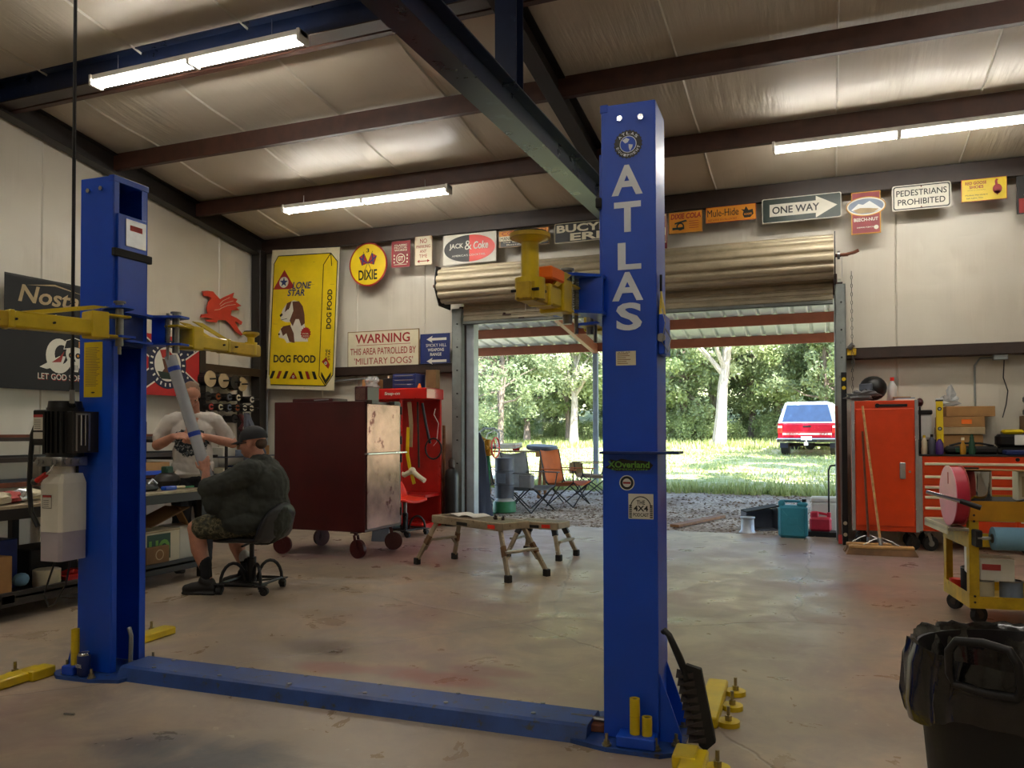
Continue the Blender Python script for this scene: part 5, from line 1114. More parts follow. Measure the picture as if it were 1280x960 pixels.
b = B(); b.bar((-1.98, 11.0, .02), (-1.5, 12.2, .05), .14, .04, 'wood_dark', .004); b.build('plank', None, 'short dark plank lying on gravel right of the lettered column', 'plank')
# ============================================================ furniture and gear
def caster(par, x, y, r, h, m='rubber', ang=0, mp='steel_black', name='caster'):
    c = bpy.data.objects.new(name, None); C.objects.link(c); c.parent = par; c.location = (x, y, 0); c.rotation_euler = (0, 0, ang)
    b = B(); b.box(-.045, .045, -.04, .04, h-.012, h, mp, .002); b.cyl((0, 0, h-.012), (0, 0, h-.035), .022, mp, n=12)
    for s in (-1, 1): b.bar((0, s*.026, h-.03), (.03, s*.026, r), .035, .004, mp, up=(0, 1, 0))
    b.build('fork', c)
    b = B(); b.cyl((.03, -.02, r), (.03, .02, r), r, m, n=22); b.cyl((.03, -.024, r), (.03, .024, r), r*.4, mp, n=14); b.build('wheel', c); return c
# maroon cabinet on big casters
mc = thing('rolling_cabinet', 'large dark maroon steel cabinet on four big casters', 'cabinet', (-5.60, 7.15, 0), 0)
b = B(); b.box(0, 1.14, 0, .75, .27, 1.63, 'maroon', .006); b.box(.0, .06, .0, .06, .2, .27, 'maroon'); b.build('body', mc)
for z0, z1 in ((.30, 1.07), (1.09, 1.60)):
    b = B(); b.box(1.14, 1.155, .02, .70, z0, z1, 'maroon_gloss', .003); d = b.build('door', mc, 'glossy worn door')
    for z in (z0+.08, z1-.1):
        q = B(); q.cyl((1.15, .73, z), (1.15, .73, z+.09), .014, 'steel_black', n=10); q.build('hinge', d)
b = B(); b.box(1.13, 1.2, .04, .16, 1.60, 1.64, 'steel_darkbrown', .003); b.box(1.13, 1.2, .5, .62, 1.60, 1.64, 'steel_darkbrown', .003); b.build('corner_clip', mc)
b = B(); b.box(1.14, 1.19, -.01, .80, 1.072, 1.09, 'silver', .003); b.build('shelf_edge', mc, 'silvery strip between the doors')
for x, y, a in ((.08, .0, .3), (1.02, .02, -.2), (.12, .66, 1.2), (1.05, .68, .5)): caster(mc, x, y, .098, .27, 'maroon', a, 'maroon')
tx = thing('tool_case', 'flat dark red tool case on top of the maroon cabinet', 'case', (-5.48, 7.3, 1.632), 0)
b = B(); b.box(0, .52, 0, .3, 0, .04, 'maroon', .008); b.build('case_body', tx); b = B(); b.bar((.3, -.012, .02), (.48, -.012, .025), .012, .012, 'silver'); b.build('latch', tx)
b = B(); b.box(0, .16, 0, .25, 0, .17, 'maroon', .008); b.box(.02, .14, -.006, 0, .02, .15, 'maroon_gloss'); b.build('metal_box', None, 'small upright maroon box on right end of maroon cabinet', 'box', loc=(-4.78, 7.45, 1.632))
# red open tool rack
rc = thing('tool_rack', 'bright red open-front tool rack against back wall with straps inside', 'tool rack', (-6.16, 9.60, 0), 0)
b = B(); b.box(0, 1.13, 0, .52, 1.755, 1.90, 'tool_red', .01); b.box(.02, 1.11, .02, .50, 1.90, 1.905, 'tool_red'); b.M = sheet(-.001, 0); b.text('Snap-on', .48, .72, 1.80, 1.855, .001, 'sign_white', .03, slant=.15); b.M = Matrix(); b.build('top_tray', rc)
for x, y in ((0, .02), (.70, .02), (0, .46), (1.07, .46)):
    b = B(); b.box(x, x+.035, y, y+.04, .05, 1.755, 'tool_red', .004); b.build('upright', rc)
b = B(); b.box(.0, 1.08, .48, .50, .05, 1.755, 'red', .002); b.build('back_panel', rc)
b = B(); b.box(.0, 1.1, .02, .50, .42, .46, 'tool_red', .004); b.build('shelf', rc)
b = B(); b.box(.0, 1.1, .02, .50, .0, .07, 'tool_red', .004); b.build('plinth', rc)
def strap(name, label, pts, w, m, loc, cat='strap', th=.006):
    b = B()
    for p0, p1 in zip(pts, pts[1:]): b.bar(p0, p1, w, th, m, .001, up=(0, 1, 0))
    return b.build(name, None, label, cat, loc=loc)
strap('ratchet_strap', 'wide cream lifting strap hanging inside red rack', [(0, 0, 0), (.03, .0, -.3), (.02, 0, -.62)], .06, 'spool_tan', (-5.36, 9.72, 1.72))
strap('ratchet_strap', 'yellow strap hanging twisted inside the red rack', [(.03, -.02, -.35), (.0, 0, -.7), (.04, 0, -.9), (.12, -.02, -1.12)], .05, 'sign_yellow', (-5.38, 9.70, 1.72))
b = B(); b.tube([(0, 0, 0), (-.12, 0, -.06), (-.2, 0, -.02)], .035, 'sign_cream', 8); b.tube([(0, 0, 0), (.09, 0, -.07), (.2, -.02, -.13)], .035, 'sign_cream', 8); b.ball((0, 0, 0), .05, 'sign_cream'); b.build('knotted_strap', None, 'pale yellow knotted strap end at foot of the red rack', 'strap', loc=(-5.28, 9.66, .78))
strap('belt', 'dark leather belt hanging beside cream strap in rack', [(0, 0, 0), (.01, 0, -.5), (.02, 0, -.9)], .03, 'steel_darkbrown', (-5.24, 9.74, 1.72))
b = B(); b.tube([(.0, 0, 0), (.06, 0, -.3), (.12, 0, -.55)], .02, 'black', 8)
for k in range(4): b.tube([(.17+.12*cos(a)+.01*k, -.02*k, -.62+.14*sin(a)) for a in [2*pi*i/16 for i in range(16)]], .012, 'black', 6, closed=True)
b.build('air_hose', None, 'coiled black hose hanging at right inside the red rack', 'hose', loc=(-5.18, 9.76, 1.70))
b = B(); b.tube([(0, 0, 0), (-.02, 0, -.08), (.05, 0, -.2), (.02, 0, -.45), (-.03, 0, -.5)], .004, 'white_paint', 5); b.build('earphone_cord', None, 'thin white cord hanging at right of rack', 'cord', loc=(-4.96, 9.72, 1.62))
# things on the rack
b = B(); b.box(0, .26, 0, .25, 0, .14, 'cardboard', .004); b.box(.1, .16, -.001, .25, .139, .141, 'sign_cream'); b.build('cardboard_box', None, 'small tan cardboard box at left end on the red rack', 'box', loc=(-6.15, 9.78, 1.906))
b = B(); crumple(b, (0, 0, .08), (.10, .08, .09), 'plastic_clear', 3, .4); b.build('plastic_bag', None, 'crumpled clear plastic bag on the red rack', 'bag', loc=(-5.94, 9.72, 1.90))
b = B(); b.lathe([(.035, 0), (.035, .13), (.014, .17), (.014, .2)], 'sign_cream', n=14); b.build('bottle', None, 'white bottle between bag and dark box on rack', 'bottle', loc=(-5.84, 9.98, 1.906))
b = B(); b.box(0, .18, 0, .2, 0, .15, 'black_matte', .006); b.build('black_box', None, 'small black box left of the blue drawer box', 'box', loc=(-5.80, 9.76, 1.906))
db = thing('drawer_box', 'small navy drawer box with silver strips on red rack', 'drawer box', (-5.60, 9.68, 1.906), 0)
b = B(); b.box(0, .36, 0, .28, 0, .20, 'sign_blue', .006); b.build('body', db)
for k in range(3):
    q = B(); q.box(.01, .35, -.008, 0, .012+k*.06, .062+k*.06, 'sign_blue', .003); d = q.build('drawer', db); q = B(); q.box(.04, .32, -.014, -.007, .045+k*.06, .055+k*.06, 'silver', .002); q.build('handle', d)
b = B(); b.lathe([(.03, 0), (.012, .06)], 'orange_bright', n=14); b.build('orange_cap', None, 'small orange plastic cone beside the navy drawer box', 'cone', loc=(-5.18, 9.68, 1.906))
b = B(); b.box(0, .16, 0, .12, 0, .26, 'cardboard_dark', .004); b.build('cardboard_box', None, 'upright brown carton at right end of the red rack', 'box', loc=(-5.20, 9.9, 1.906))
# red creeper stool
def stool_base(t, r=.25, m='black'):
    b = B()
    for k in range(4):
        a = pi/4+k*pi/2; b.tube([((.05+(r-.05)*(1-cos(pi*i/10))/2)*cos(a), (.05+(r-.05)*(1-cos(pi*i/10))/2)*sin(a), .08+.16*sin(pi*i/10)) for i in range(11)], .0135, m, 8)
    b.build('base_hoop', t)
    b = B()
    for k in range(4):
        a = pi/4+k*pi/2; a2 = a+pi/2; b.cyl((r*cos(a), r*sin(a), .085), (r*cos(a2), r*sin(a2), .085), .012, m, n=8)
    b.cyl((0, 0, .07), (0, 0, .28), .036, m, n=16); b.bar((-.17, -.17, .08), (.17, .17, .08), .03, .012, m); b.bar((-.17, .17, .08), (.17, -.17, .08), .03, .012, m); b.build('base_frame', t)
    for k in range(4): a = pi/4+k*pi/2; caster(t, r*cos(a), r*sin(a), .033, .085, 'rubber', a+1, m)
rs = thing('shop_stool', 'red tractor-seat rolling stool between maroon cabinet and red rack', 'stool', (-5.02, 9.0, 0), radians(75))
stool_base(rs); b = B(); b.cyl((0, 0, .28), (0, 0, .42), .022, 'steel', n=12); b.build('post', rs)
def bucket_seat(m, z0, back, w=.22, d=.2):
    b = B(); V = []; nx, ny = 12, 10
    for j in range(ny+1):
        t = j/ny
        for i in range(nx+1):
            u = -1+2*i/nx
            if t < .55: s = t/.55; y = -d+2*d*s; z = z0+.03*u*u+.015*s; ww = w*(.85+.15*s)
            else: s = (t-.55)/.45; y = d+.07*s; z = z0+.03*u*u*(1-s)+.015+back*s*(1-.3*u*u*s); ww = w*(1-.15*s)
            V.append((u*ww, y-.03*u*u*(1 if t > .5 else 0), z))
    b.add(V, [(j*(nx+1)+i, j*(nx+1)+i+1, (j+1)*(nx+1)+i+1, (j+1)*(nx+1)+i) for j in range(ny) for i in range(nx)], m, True); return b
o = bucket_seat('seat_red', .44, .28).build('seat', rs); md = o.modifiers.new('s', 'SOLIDIFY'); md.thickness = .03; md.offset = -1
# gas cylinder and stick
gy = thing('gas_cylinder', 'tall black gas cylinder standing left of the door track', 'gas cylinder', (-4.92, 10.14, 0), 0)
b = B(); b.lathe([(.09, 0), (.10, .01), (.10, .68), (.085, .76), (.045, .80), (.03, .81)], 'black', n=26); b.build('tank', gy); b = B(); b.lathe([(.045, .81), (.045, .90), (.03, .93), (.02, .93)], 'steel_darkbrown', n=16); b.build('valve_cap', gy)
b = B(); b.bar((-5.08, 10.26, .02), (-5.1, 10.26, 1.40), .04, .03, 'wood_dark', .003); b.build('wood_stick', None, 'wooden stick standing behind the gas cylinder', 'stick')
b = B(); b.box(0, .22, 0, .02, 0, .34, 'post_grey', .003); b.build('grey_board', None, 'light grey panel leaning under the maroon cabinet', 'panel', loc=(-5.12, 8.35, 0), rot=(radians(-12), 0, .1))
b = B(); b.box(0, .4, 0, .3, 0, .36, 'dark_green', .01); b.build('storage_bin', None, 'dark green bin in front of the red rack foot', 'bin', loc=(-5.75, 9.2, 0))
# work platforms
def platform(label, x, y, rz, Lt, Wd, H, sp, group='folding work platforms', black=False):
    t = thing('work_platform', label, 'work platform', (x, y, 0), rz, group)
    b = B(); b.box(-Lt/2, Lt/2, -Wd/2, Wd/2, H-.01, H, 'alu_dirty', .003)
    for s in (-1, 1): b.box(-Lt/2, Lt/2, s*Wd/2-.012, s*Wd/2+.012, H-.07, H+.003, 'alu_dirty', .004)
    for s in (-1, 1): b.box(s*(Lt/2)-.012, s*(Lt/2)+.012, -Wd/2, Wd/2, H-.06, H+.002, 'alu_dirty', .003)
    d = b.build('deck', t)
    for k in range(9): q = B(); yy = -Wd/2+.03+k*(Wd-.06)/8; q.box(-Lt/2+.02, Lt/2-.02, yy-.004, yy+.004, H, H+.003, 'alu'); q.build('grip_rib', d)
    for sx in (-1, 1):
        for sy in (-1, 1):
            p0 = Vector((sx*(Lt/2-.06), sy*(Wd/2-.03), H-.03)); p1 = Vector((sx*(Lt/2+sp), sy*(Wd/2+.07), .04)); b = B(); b.bar(p0, p1, .045, .03, 'alu_dirty', .005, up=(0, 1, 0))
            l = b.build('leg', t); q = B(); q.box(p1.x-.03, p1.x+.03, p1.y-.026, p1.y+.026, 0, .065, 'rubber', .006); q.build('rubber_foot', l)
            m = p0.lerp(p1, .5); q = B(); dv = (p1-p0).normalized()*.05; q.bar(m-dv, m+dv, .05, .034, 'bristle', .003, up=(0, 1, 0)) if not black else q.bar(p0-dv*.2, p0+dv*2.2, .06, .036, 'black', .004, up=(0, 1, 0)); q.build('leg_sleeve', l, 'worn orange label' if not black else 'black joint')
        a = Vector((sx*(Lt/2+sp*.45), -(Wd/2+.03), H*.5)); c = Vector((a.x, -a.y, a.z)); b = B(); b.bar(a, c, .06, .025, 'alu', .004); b.build('cross_step', t)
        b = B(); b.bar((a.x-sx*.0, -.12, a.z), (a.x, -.2, a.z-.1), .02, .01, 'alu'); b.bar((a.x, .12, a.z), (a.x, .2, a.z-.1), .02, .01, 'alu'); b.build('strut', t)
    b = B(); b.box(Lt/2-.18, Lt/2-.08, -Wd/2-.0135, -Wd/2-.012, H-.055, H-.02, 'seat_red'); b.box(-.12, .04, -Wd/2-.0135, -Wd/2-.012, H-.06, H-.03, 'black'); b.build('decal', t)
    return t
platform('long aluminium work platform with paint stains, nearer of two', -3.10, 6.98, radians(-26), 1.02, .33, .49, .16)
platform('short aluminium step platform with black joints, behind the longer one', -2.82, 7.98, radians(-9), .50, .26, .37, .05, black=True)
Pm = Matrix.Translation((-3.10, 6.98, .493)) @ Matrix.Rotation(radians(-26), 4, 'Z')
mg = thing('open_magazine', 'open magazine lying on the long work platform', 'magazine', tuple(Pm @ Vector((-.2, .02, 0)))[:3], radians(-20))
for s in (-1, 1):
    b = B(); n = 6; V = []
    for i in range(n+1): x = s*.2*i/n; V += [(x, -.12, .004+.02*sin(pi*i/n)), (x, .12, .004+.02*sin(pi*i/n))]
    b.add(V, [(2*i, 2*i+1, 2*i+3, 2*i+2) for i in range(n)], 'paper', True); b.build('page', mg)
for i, (x, y, r) in enumerate(((.1, .02, .014), (.15, -.01, .018), (.2, .03, .013), (.24, .0, .015))):
    b = B(); b.cyl((0, 0, 0), (0, 0, .02), r, 'steel_darkbrown', n=10); b.cyl((0, 0, .02), (.01, 0, .035), r*.5, 'steel_darkbrown', n=8)
    b.build('pipe_fitting', None, 'small dark fitting beside the open magazine, %s from it' % ('first', 'second', 'third', 'fourth')[i], 'fitting', 'small fittings on the long platform', loc=tuple(Pm @ Vector((x+.08, y+.02, 0)))[:3])

# ============================================================ right side: orange locker, chest, brooms
lk = thing('tall_locker', 'tall orange steel locker with grey edges left of tool chest', 'locker', (.23, 9.75, 0), 0)
b = B(); b.box(0, .66, .0, .5, .20, 1.64, 'orange', .006); b.build('body', lk)
for x in (-.006, .63): b = B(); b.box(x, x+.036, -.012, .02, .2, 1.645, 'silver', .004); b.build('edge_trim', lk)
b = B(); b.box(.04, .62, -.02, 0, .26, 1.55, 'orange', .005); d = b.build('door', lk)
b = B(); b.box(.475, .535, -.035, -.018, .78, .96, 'silver', .008); b.build('handle', d); b = B(); b.cyl((.575, -.03, .86), (.575, -.018, .86), .013, 'steel', n=12); b.build('keyhole', d)
b = B(); b.box(.24, .56, -.016, -.002, 1.57, 1.60, 'black', .004); b.cyl((.26, -.02, 1.585), (.26, -.0, 1.585), .024, 'black', n=14); b.build('name_badge', lk)
for x, y in ((.08, .06), (.58, .06), (.08, .44), (.58, .44)): caster(lk, x, y, .075, .2, 'rubber', .5)
tc = thing('tool_chest', 'wide orange tool chest with pale drawer pulls by right wall', 'tool chest', (.90, 9.75, 0), 0)
b = B(); b.box(0, 2.0, .0, .55, .22, 1.03, 'orange', .006); b.box(0, 2.0, -.005, .55, 1.03, 1.045, 'black_matte', .003); b.build('body', tc)
b = B(); b.box(-.01, .03, -.012, .02, .22, 1.03, 'silver', .004); b.build('edge_trim', tc)
zs = [.945, .806, .693, .585, .468, .359]
for x0, x1, zz in ((.04, 1.97, zs[:1]), (.04, .90, zs[1:]), (.93, 1.97, [.806, .62, .45, .35])):
    for i, z in enumerate(zz):
        lo = (zz[i+1]+.028) if i+1 < len(zz) else .25
        if x0 == .04 and x1 > 1: lo = .835
        b = B(); b.box(x0, x1, -.014, 0, lo, z+.022, 'orange', .004); d = b.build('drawer', tc)
        b = B(); b.box(x0+.01, x1-.01, -.03, -.012, z-.012, z+.016, 'sign_cream', .005); b.build('drawer_pull', d)
b = B(); b.cyl((.92, -.012, 1.0), (.92, .0, 1.0), .02, 'black', n=12); b.build('lock', tc)
for x in (.08, 1.0, 1.9):
    for y in (.06, .48): caster(tc, x, y, .08, .22, 'rubber', .4, 'steel')
# brooms
def broom(label, hx, hy, rz, top, hm, wide=.63, brist='bristle', group='push brooms against the locker'):
    t = thing('push_broom', label, 'broom', (hx, hy, 0), rz, group)
    b = B(); b.box(-wide/2, wide/2, -.04, .04, .065, .10, 'wood', .008); b.build('head', t)
    b = B(); V = []; F = []; q = random.Random(9); n = 46
    b.add([(-wide/2, -.045, .066), (wide/2, -.045, .066), (wide/2, .045, .066), (-wide/2, .045, .066), (-wide/2-.03, -.075, .003), (wide/2+.03, -.075, .003), (wide/2+.03, .07, .003), (-wide/2-.03, .07, .003)], [(0, 1, 5, 4), (1, 2, 6, 5), (2, 3, 7, 6), (3, 0, 4, 7), (7, 6, 5, 4)], brist)
    for k in range(n): x = -wide/2+wide*(k+.5)/n; b.add([(x-.005, -.048, .066), (x+.005, -.048, .066), (x*1.08+.006, -.085, .003), (x*1.08-.006, -.085, .003)], [(0, 1, 2, 3)], brist)
    b.build('bristles', t)
    b = B(); b.tube([(0, 0, .09), Vector((0, 0, .09)).lerp(Vector(top), .5), top], .0125, hm, 8); b.cyl((0, 0, .085), Vector((0, 0, .085)).lerp(Vector(top), .06), .02, 'steel', n=10); b.build('handle', t)
    b = B(); b.tube([(-.17, 0, .1), (-.1, .03, .14), (-.02, .06, .17)], .006, 'steel', 6); b.tube([(.17, 0, .1), (.1, .03, .14), (.02, .06, .17)], .006, 'steel', 6); b.build('brace', t); return t
broom('wide push broom with pale wooden handle, front one', .49, 9.30, radians(3), (-.13, .40, 1.58), 'wood')
broom('push broom with dark red handle behind the front broom', .38, 9.50, radians(4), (-.03, .20, 1.30), 'rust', .45)
lv = thing('spirit_level', 'long black spirit level standing beside the orange locker', 'level', (.155, 9.98, 0), 0)
b = B(); b.box(-.03, .03, -.012, .012, 0, 1.98, 'black', .003); b.build('beam', lv)
for z in (.12, .25, 1.80, 1.9): b = B(); b.cyl((0, -.014, z), (0, .014, z), .022, 'sign_yellow' if z > 1 else 'sign_cream', n=14); b.build('vial', lv)
b = B(); b.bar((.10, 9.9, .02), (.075, 10.28, 1.6), .03, .03, 'rust'); b.bar((.10, 9.9, .02), (.098, 9.925, .12), .04, .034, 'red'); b.build('red_rod', None, 'thin rusty rod with red foot beside right door track', 'rod')
# on the locker
hm = thing('welding_helmet', 'dark welding helmet with grey gloves on top of the locker', 'helmet', (.46, 9.98, 1.658), radians(-30))
b = B(); b.ball((0, 0, .13), (.15, .14, .14), 'black', 18, 10); b.build('shell', hm); b = B(); b.box(-.09, .06, -.15, -.11, .10, .18, 'drum_grey', .01); b.build('visor', hm)
b = B(); crumple(b, (0, 0, .05), (.17, .1, .055), 'canvas_grey', 5, .35); crumple(b, (.08, .05, .06), (.12, .08, .06), 'black_matte', 6, .35); b.build('work_gloves', None, 'heap of grey and black work gloves on locker top', 'gloves', loc=(.33, 9.83, 1.65))
bt = thing('spray_bottle', 'white plastic bottle with red cap on the orange locker', 'bottle', (.66, 10.02, 1.645), 0)
b = B(); b.lathe([(.045, 0), (.05, .01), (.05, .16), (.02, .21), (.018, .225)], 'roof_white', n=18); b.build('bottle_body', bt); b = B(); b.cyl((0, 0, .225), (0, 0, .265), .022, 'lamp_red', n=12); b.build('cap', bt)
b = B(); b.box(-.1, .1, -.08, .08, 0, .015, 'paper'); b.box(-.09, .1, -.07, .08, .015, .028, 'post_grey'); b.box(-.12, .06, -.05, .06, .028, .04, 'cardboard'); b.build('paper_stack', None, 'short stack of papers at right on locker top', 'papers', loc=(.78, 9.95, 1.645))
b = B(); b.ball((0, 0, 0), (.04, .09, .05), 'maroon', 10, 6); b.bar((0, 0, -.05), (0, 0, -.5), .03, .02, 'black_matte'); b.build('hanging_strap', None, 'dark red and black strap hanging down locker side', 'strap', loc=(.93, 9.95, 1.62))
# on the chest
def bottle(x, y, prof, m, capm, label, name='bottle', caph=.03, capr=.015, z=1.047):
    t = thing(name, label, 'bottle', (x, y, z), 0); b = B(); b.lathe(prof, m, n=16); b.build('bottle_body', t); h = prof[-1][1]; b = B(); b.cyl((0, 0, h), (0, 0, h+caph), capr, capm, n=12); b.build('cap', t); return t
bottle(.97, 9.95, [(.03, 0), (.032, .01), (.032, .14), (.012, .18)], 'sign_cream', 'sign_yellow', 'slim cream bottle at left end of the tool chest')
bottle(1.04, 9.90, [(.03, 0), (.034, .01), (.034, .15), (.013, .19)], 'drum_grey', 'black', 'dark grey spray can next to the cream bottle')
bottle(1.11, 9.85, [(.035, 0), (.042, .02), (.038, .12), (.012, .17)], 'purple', 'sign_yellow', 'purple bottle with yellow top in front of level', caph=.05, capr=.02)
bottle(1.34, 9.9, [(.026, 0), (.03, .01), (.03, .10), (.012, .13), (.011, .155)], 'oil_amber', 'sign_cream', 'small amber oil bottle near front of the chest')
bottle(1.43, 9.93, [(.03, 0), (.03, .13), (.022, .15), (.022, .19)], 'dark_green', 'dark_green', 'dark green bottle behind the amber one')
b = B(); b.box(-.07, .07, -.05, .05, 0, .28, 'roof_white', .015); b.box(-.08, .08, -.06, .06, .28, .33, 'black', .01); b.build('canister', None, 'white canister with black lid against the wall by locker', 'canister', loc=(1.0, 10.22, 1.21))
b = B(); b.box(.92, 1.12, 10.1, 10.3, 1.047, 1.205, 'black_matte', .01); b.build('black_box', None, 'black box carrying the white canister on chest', 'box')
yl = thing('spirit_level', 'yellow spirit level standing upright before the cardboard boxes', 'level', (1.13, 9.97, 1.047), 0, rot=(radians(-4), 0, 0))
b = B(); b.box(-.035, .035, -.012, .012, 0, .60, 'sign_yellow', .004); b.box(-.037, .037, -.014, .014, .585, .602, 'black'); b.build('beam', yl)
for z in (.08, .28, .5): b = B(); b.cyl((0, -.016, z), (0, .016, z), .022, 'black', n=14); b.cyl((0, -.017, z), (0, .017, z), .012, 'plastic_clear', n=10); b.build('vial', yl)
def carton(x, y, z, w, d, h, label, lab=None, m='cardboard'):
    t = thing('cardboard_box', label, 'box', (x, y, z), 0, 'cartons stacked on the tool chest'); b = B(); b.box(0, w, 0, d, 0, h, m, .004); b.box(.0, w, d*.45, d*.55, h-.0005, h+.001, 'spool_tan'); b.build('carton', t)
    if lab: b = B(); b.box(w*lab[0], w*lab[1], -.002, 0, h*.3, h*.75, 'orange_bright'); b.build('price_label', t, 'orange sticker')
    return t
carton(1.14, 10.2, 1.047, .44, .30, .215, 'lowest carton of the stack behind the yellow level')
carton(1.13, 10.18, 1.264, .47, .33, .08, 'thin flat carton second from the bottom of stack', m='spool_tan')
carton(1.14, 10.2, 1.346, .46, .31, .115, 'carton with orange sticker in the stack', (.5, .72))
carton(1.22, 10.2, 1.463, .48, .3, .115, 'topmost long carton of the stack by the wall')
carton(1.98, 10.15, 1.047, .40, .33, .42, 'big brown carton at far right under the black speaker', m='cardboard_dark')
b = B(); crumple(b, (0, 0, .06), (.12, .09, .065), 'plastic_clear', 9, .35); crumple(b, (.02, 0, .14), (.05, .05, .1), 'plastic_clear', 10, .35); b.build('plastic_bag', None, 'clear plastic bag standing on the top carton', 'bag', loc=(1.26, 10.3, 1.58), )
b = B(); b.box(0, .52, 0, .16, 0, .09, 'black_matte', .03); b.tube([(.05, .08, .09), (.15, .08, .12), (.35, .08, .12), (.48, .08, .09)], .012, 'black', 6); b.box(.1, .3, -.01, 0, .02, .07, 'dark_green', .01); b.build('tool_bag', None, 'long dark tool bag lying on the tool chest', 'bag', loc=(1.18, 10.0, 1.047))
ch = thing('battery_charger', 'black and yellow charger with white card on chest', 'charger', (1.86, 10.2, 1.047), 0)
b = B(); b.box(-.16, .16, -.1, .1, .08, .22, 'black', .03); b.box(-.14, .14, -.08, .12, 0, .08, 'black_matte', .02); b.build('charger_body', ch); b = B(); b.box(-.1, .1, -.06, .1, .22, .27, 'sign_yellow', .02); b.build('top_grip', ch); b = B(); b.box(-.0, .13, -.108, -.1, .1, .21, 'paper', .003); b.build('card', ch)
b = B(); b.box(0, .3, 0, .2, 0, .05, 'sign_blue', .01); b.build('blue_case', None, 'small navy case lying right of the tool bag', 'case', loc=(1.72, 9.78, 1.047))
sp_ = thing('jobsite_radio', 'black speaker box on top of far right carton', 'radio', (2.0, 10.2, 1.468), 0)
b = B(); b.box(0, .34, 0, .24, 0, .08, 'black', .02); b.box(.0, .34, .0, .24, .14, .22, 'black', .02); b.box(.04, .3, .03, .22, .08, .14, 'drum_grey'); b.build('case', sp_)
b = B(); b.box(0, .2, 0, .1, 0, .08, 'sign_yellow', .02); b.box(.05, .22, -.05, .02, .01, .06, 'black', .01); b.build('cordless_drill', None, 'yellow and black power tool at far right of chest', 'power tool', loc=(2.08, 9.9, 1.047))
# ============================================================ yellow cart
ct = thing('utility_cart', 'yellow steel utility cart holding paper roll and cans', 'cart', (.86, 6.14, 0), radians(8))
Lc, Wc = 1.15, .60
for x in (0, Lc):
    for y in (0, Wc):
        b = B(); sx = 1 if x == 0 else -1; sy = 1 if y == 0 else -1; b.box(x, x+sx*.06, y, y+sy*.006, .12, .83, 'yellow_dirty', .001); b.box(x, x+sx*.006, y, y+sy*.06, .12, .83, 'yellow_dirty', .001); l = b.build('corner_post', ct)
        for z in (.16, .20, .70, .74): q = B(); q.cyl((x+sx*.03, y-sy*.006, z), (x+sx*.03, y, z), .008, 'steel_darkbrown', n=8); q.build('bolt', l)
b = B(); b.box(.006, Lc-.006, .006, Wc-.006, .80, .812, 'yellow_dirty', .002); b.box(0, Lc, -.003, .0, .70, .835, 'sign_gold', .001); b.box(0, Lc, Wc, Wc+.003, .70, .835, 'sign_gold', .001); b.box(-.003, 0, 0, Wc, .74, .835, 'sign_gold', .001); b.box(Lc, Lc+.003, 0, Wc, .74, .835, 'sign_gold', .001); b.box(.004, Lc-.004, .004, Wc-.004, .812, .822, 'black_matte'); b.build('top_tray', ct)
b = B(); b.box(.006, Lc-.006, .006, Wc-.006, .13, .14, 'yellow_dirty', .002); b.box(0, Lc, -.003, .0, .12, .20, 'yellow_dirty', .001); b.box(0, Lc, Wc, Wc+.003, .12, .2, 'yellow_dirty', .001); b.box(-.003, 0, 0, Wc, .12, .22, 'yellow_dirty', .001); b.build('bottom_shelf', ct)
b = B(); b.box(0, Lc, -.003, .0, .53, .62, 'yellow_dirty', .001); b.box(-.003, 0, 0, Wc, .52, .62, 'yellow_dirty', .001); b.build('side_rail', ct)
b = B(); b.box(-.14, -.004, -.02, Wc-.05, .632, .655, 'alu', .004); b.box(-.14, -.13, -.02, Wc-.05, .61, .665, 'sign_cream', .002); b.build('side_shelf', ct)
for x, y, a in ((.06, .1, .5), (Lc-.06, .06, 1), (.08, Wc-.06, 2.2), (Lc-.06, Wc-.06, .2)): caster(ct, x, y, .055, .13, 'rubber', a, 'steel_darkbrown')
CM = Matrix.Translation((.86, 6.14, 0)) @ Matrix.Rotation(radians(8), 4, 'Z')
def cp_(x, y, z): return tuple(CM @ Vector((x, y, z)))
pr = thing('paper_roll', 'light blue shop towel roll hung on front of cart', 'towel roll', cp_(.08, -.1, .60), radians(8))
b = B(); b.cyl((.03, 0, 0), (.62, 0, 0), .075, 'towel_blue', n=30); b.build('roll', pr); b = B(); b.cyl((-.06, 0, 0), (.66, 0, 0), .012, 'steel', n=10); b.cyl((.025, 0, 0), (.032, 0, 0), .03, 'black', n=16); b.build('rod', pr); b = B(); b.box(-.07, -.03, -.01, .09, -.06, .05, 'black_matte', .006); b.build('bracket', pr)
b = B(); b.box(.66, .68, -.01, .09, -.03, .03, 'black'); b.build('bracket', pr)
rl = thing('tape_reel', 'large pink and red reel standing on the cart side shelf', 'reel', cp_(-.06, .12, .862), radians(8))
b = B(); b.cyl((-.035, 0, 0), (-.03, 0, 0), .205, 'pink', n=40); b.build('flange', rl, 'pink side disc'); b = B(); b.cyl((-.03, 0, 0), (.045, 0, 0), .195, 'gas_red', n=40); b.build('wound_tape', rl); b = B(); b.cyl((.045, 0, 0), (.05, 0, 0), .205, 'label_red', n=40); b.build('flange', rl)
b = B(); b.box(-.037, -.034, -.02, .0, .08, .16, 'gas_red', .001); b.build('slot', rl)
b = B(); b.cyl((-.2, -.1, .03), (-.02, -.2, -.02), .014, 'chrome', n=12); b.cyl((-.02, -.2, -.02), (.09, -.24, -.06), .018, 'black', n=12); b.build('steel_bar_tool', None, 'chrome bar tool with black grip before the pink reel', 'tool', loc=cp_(-.06, .09, .862), rot=(0, 0, radians(8)))
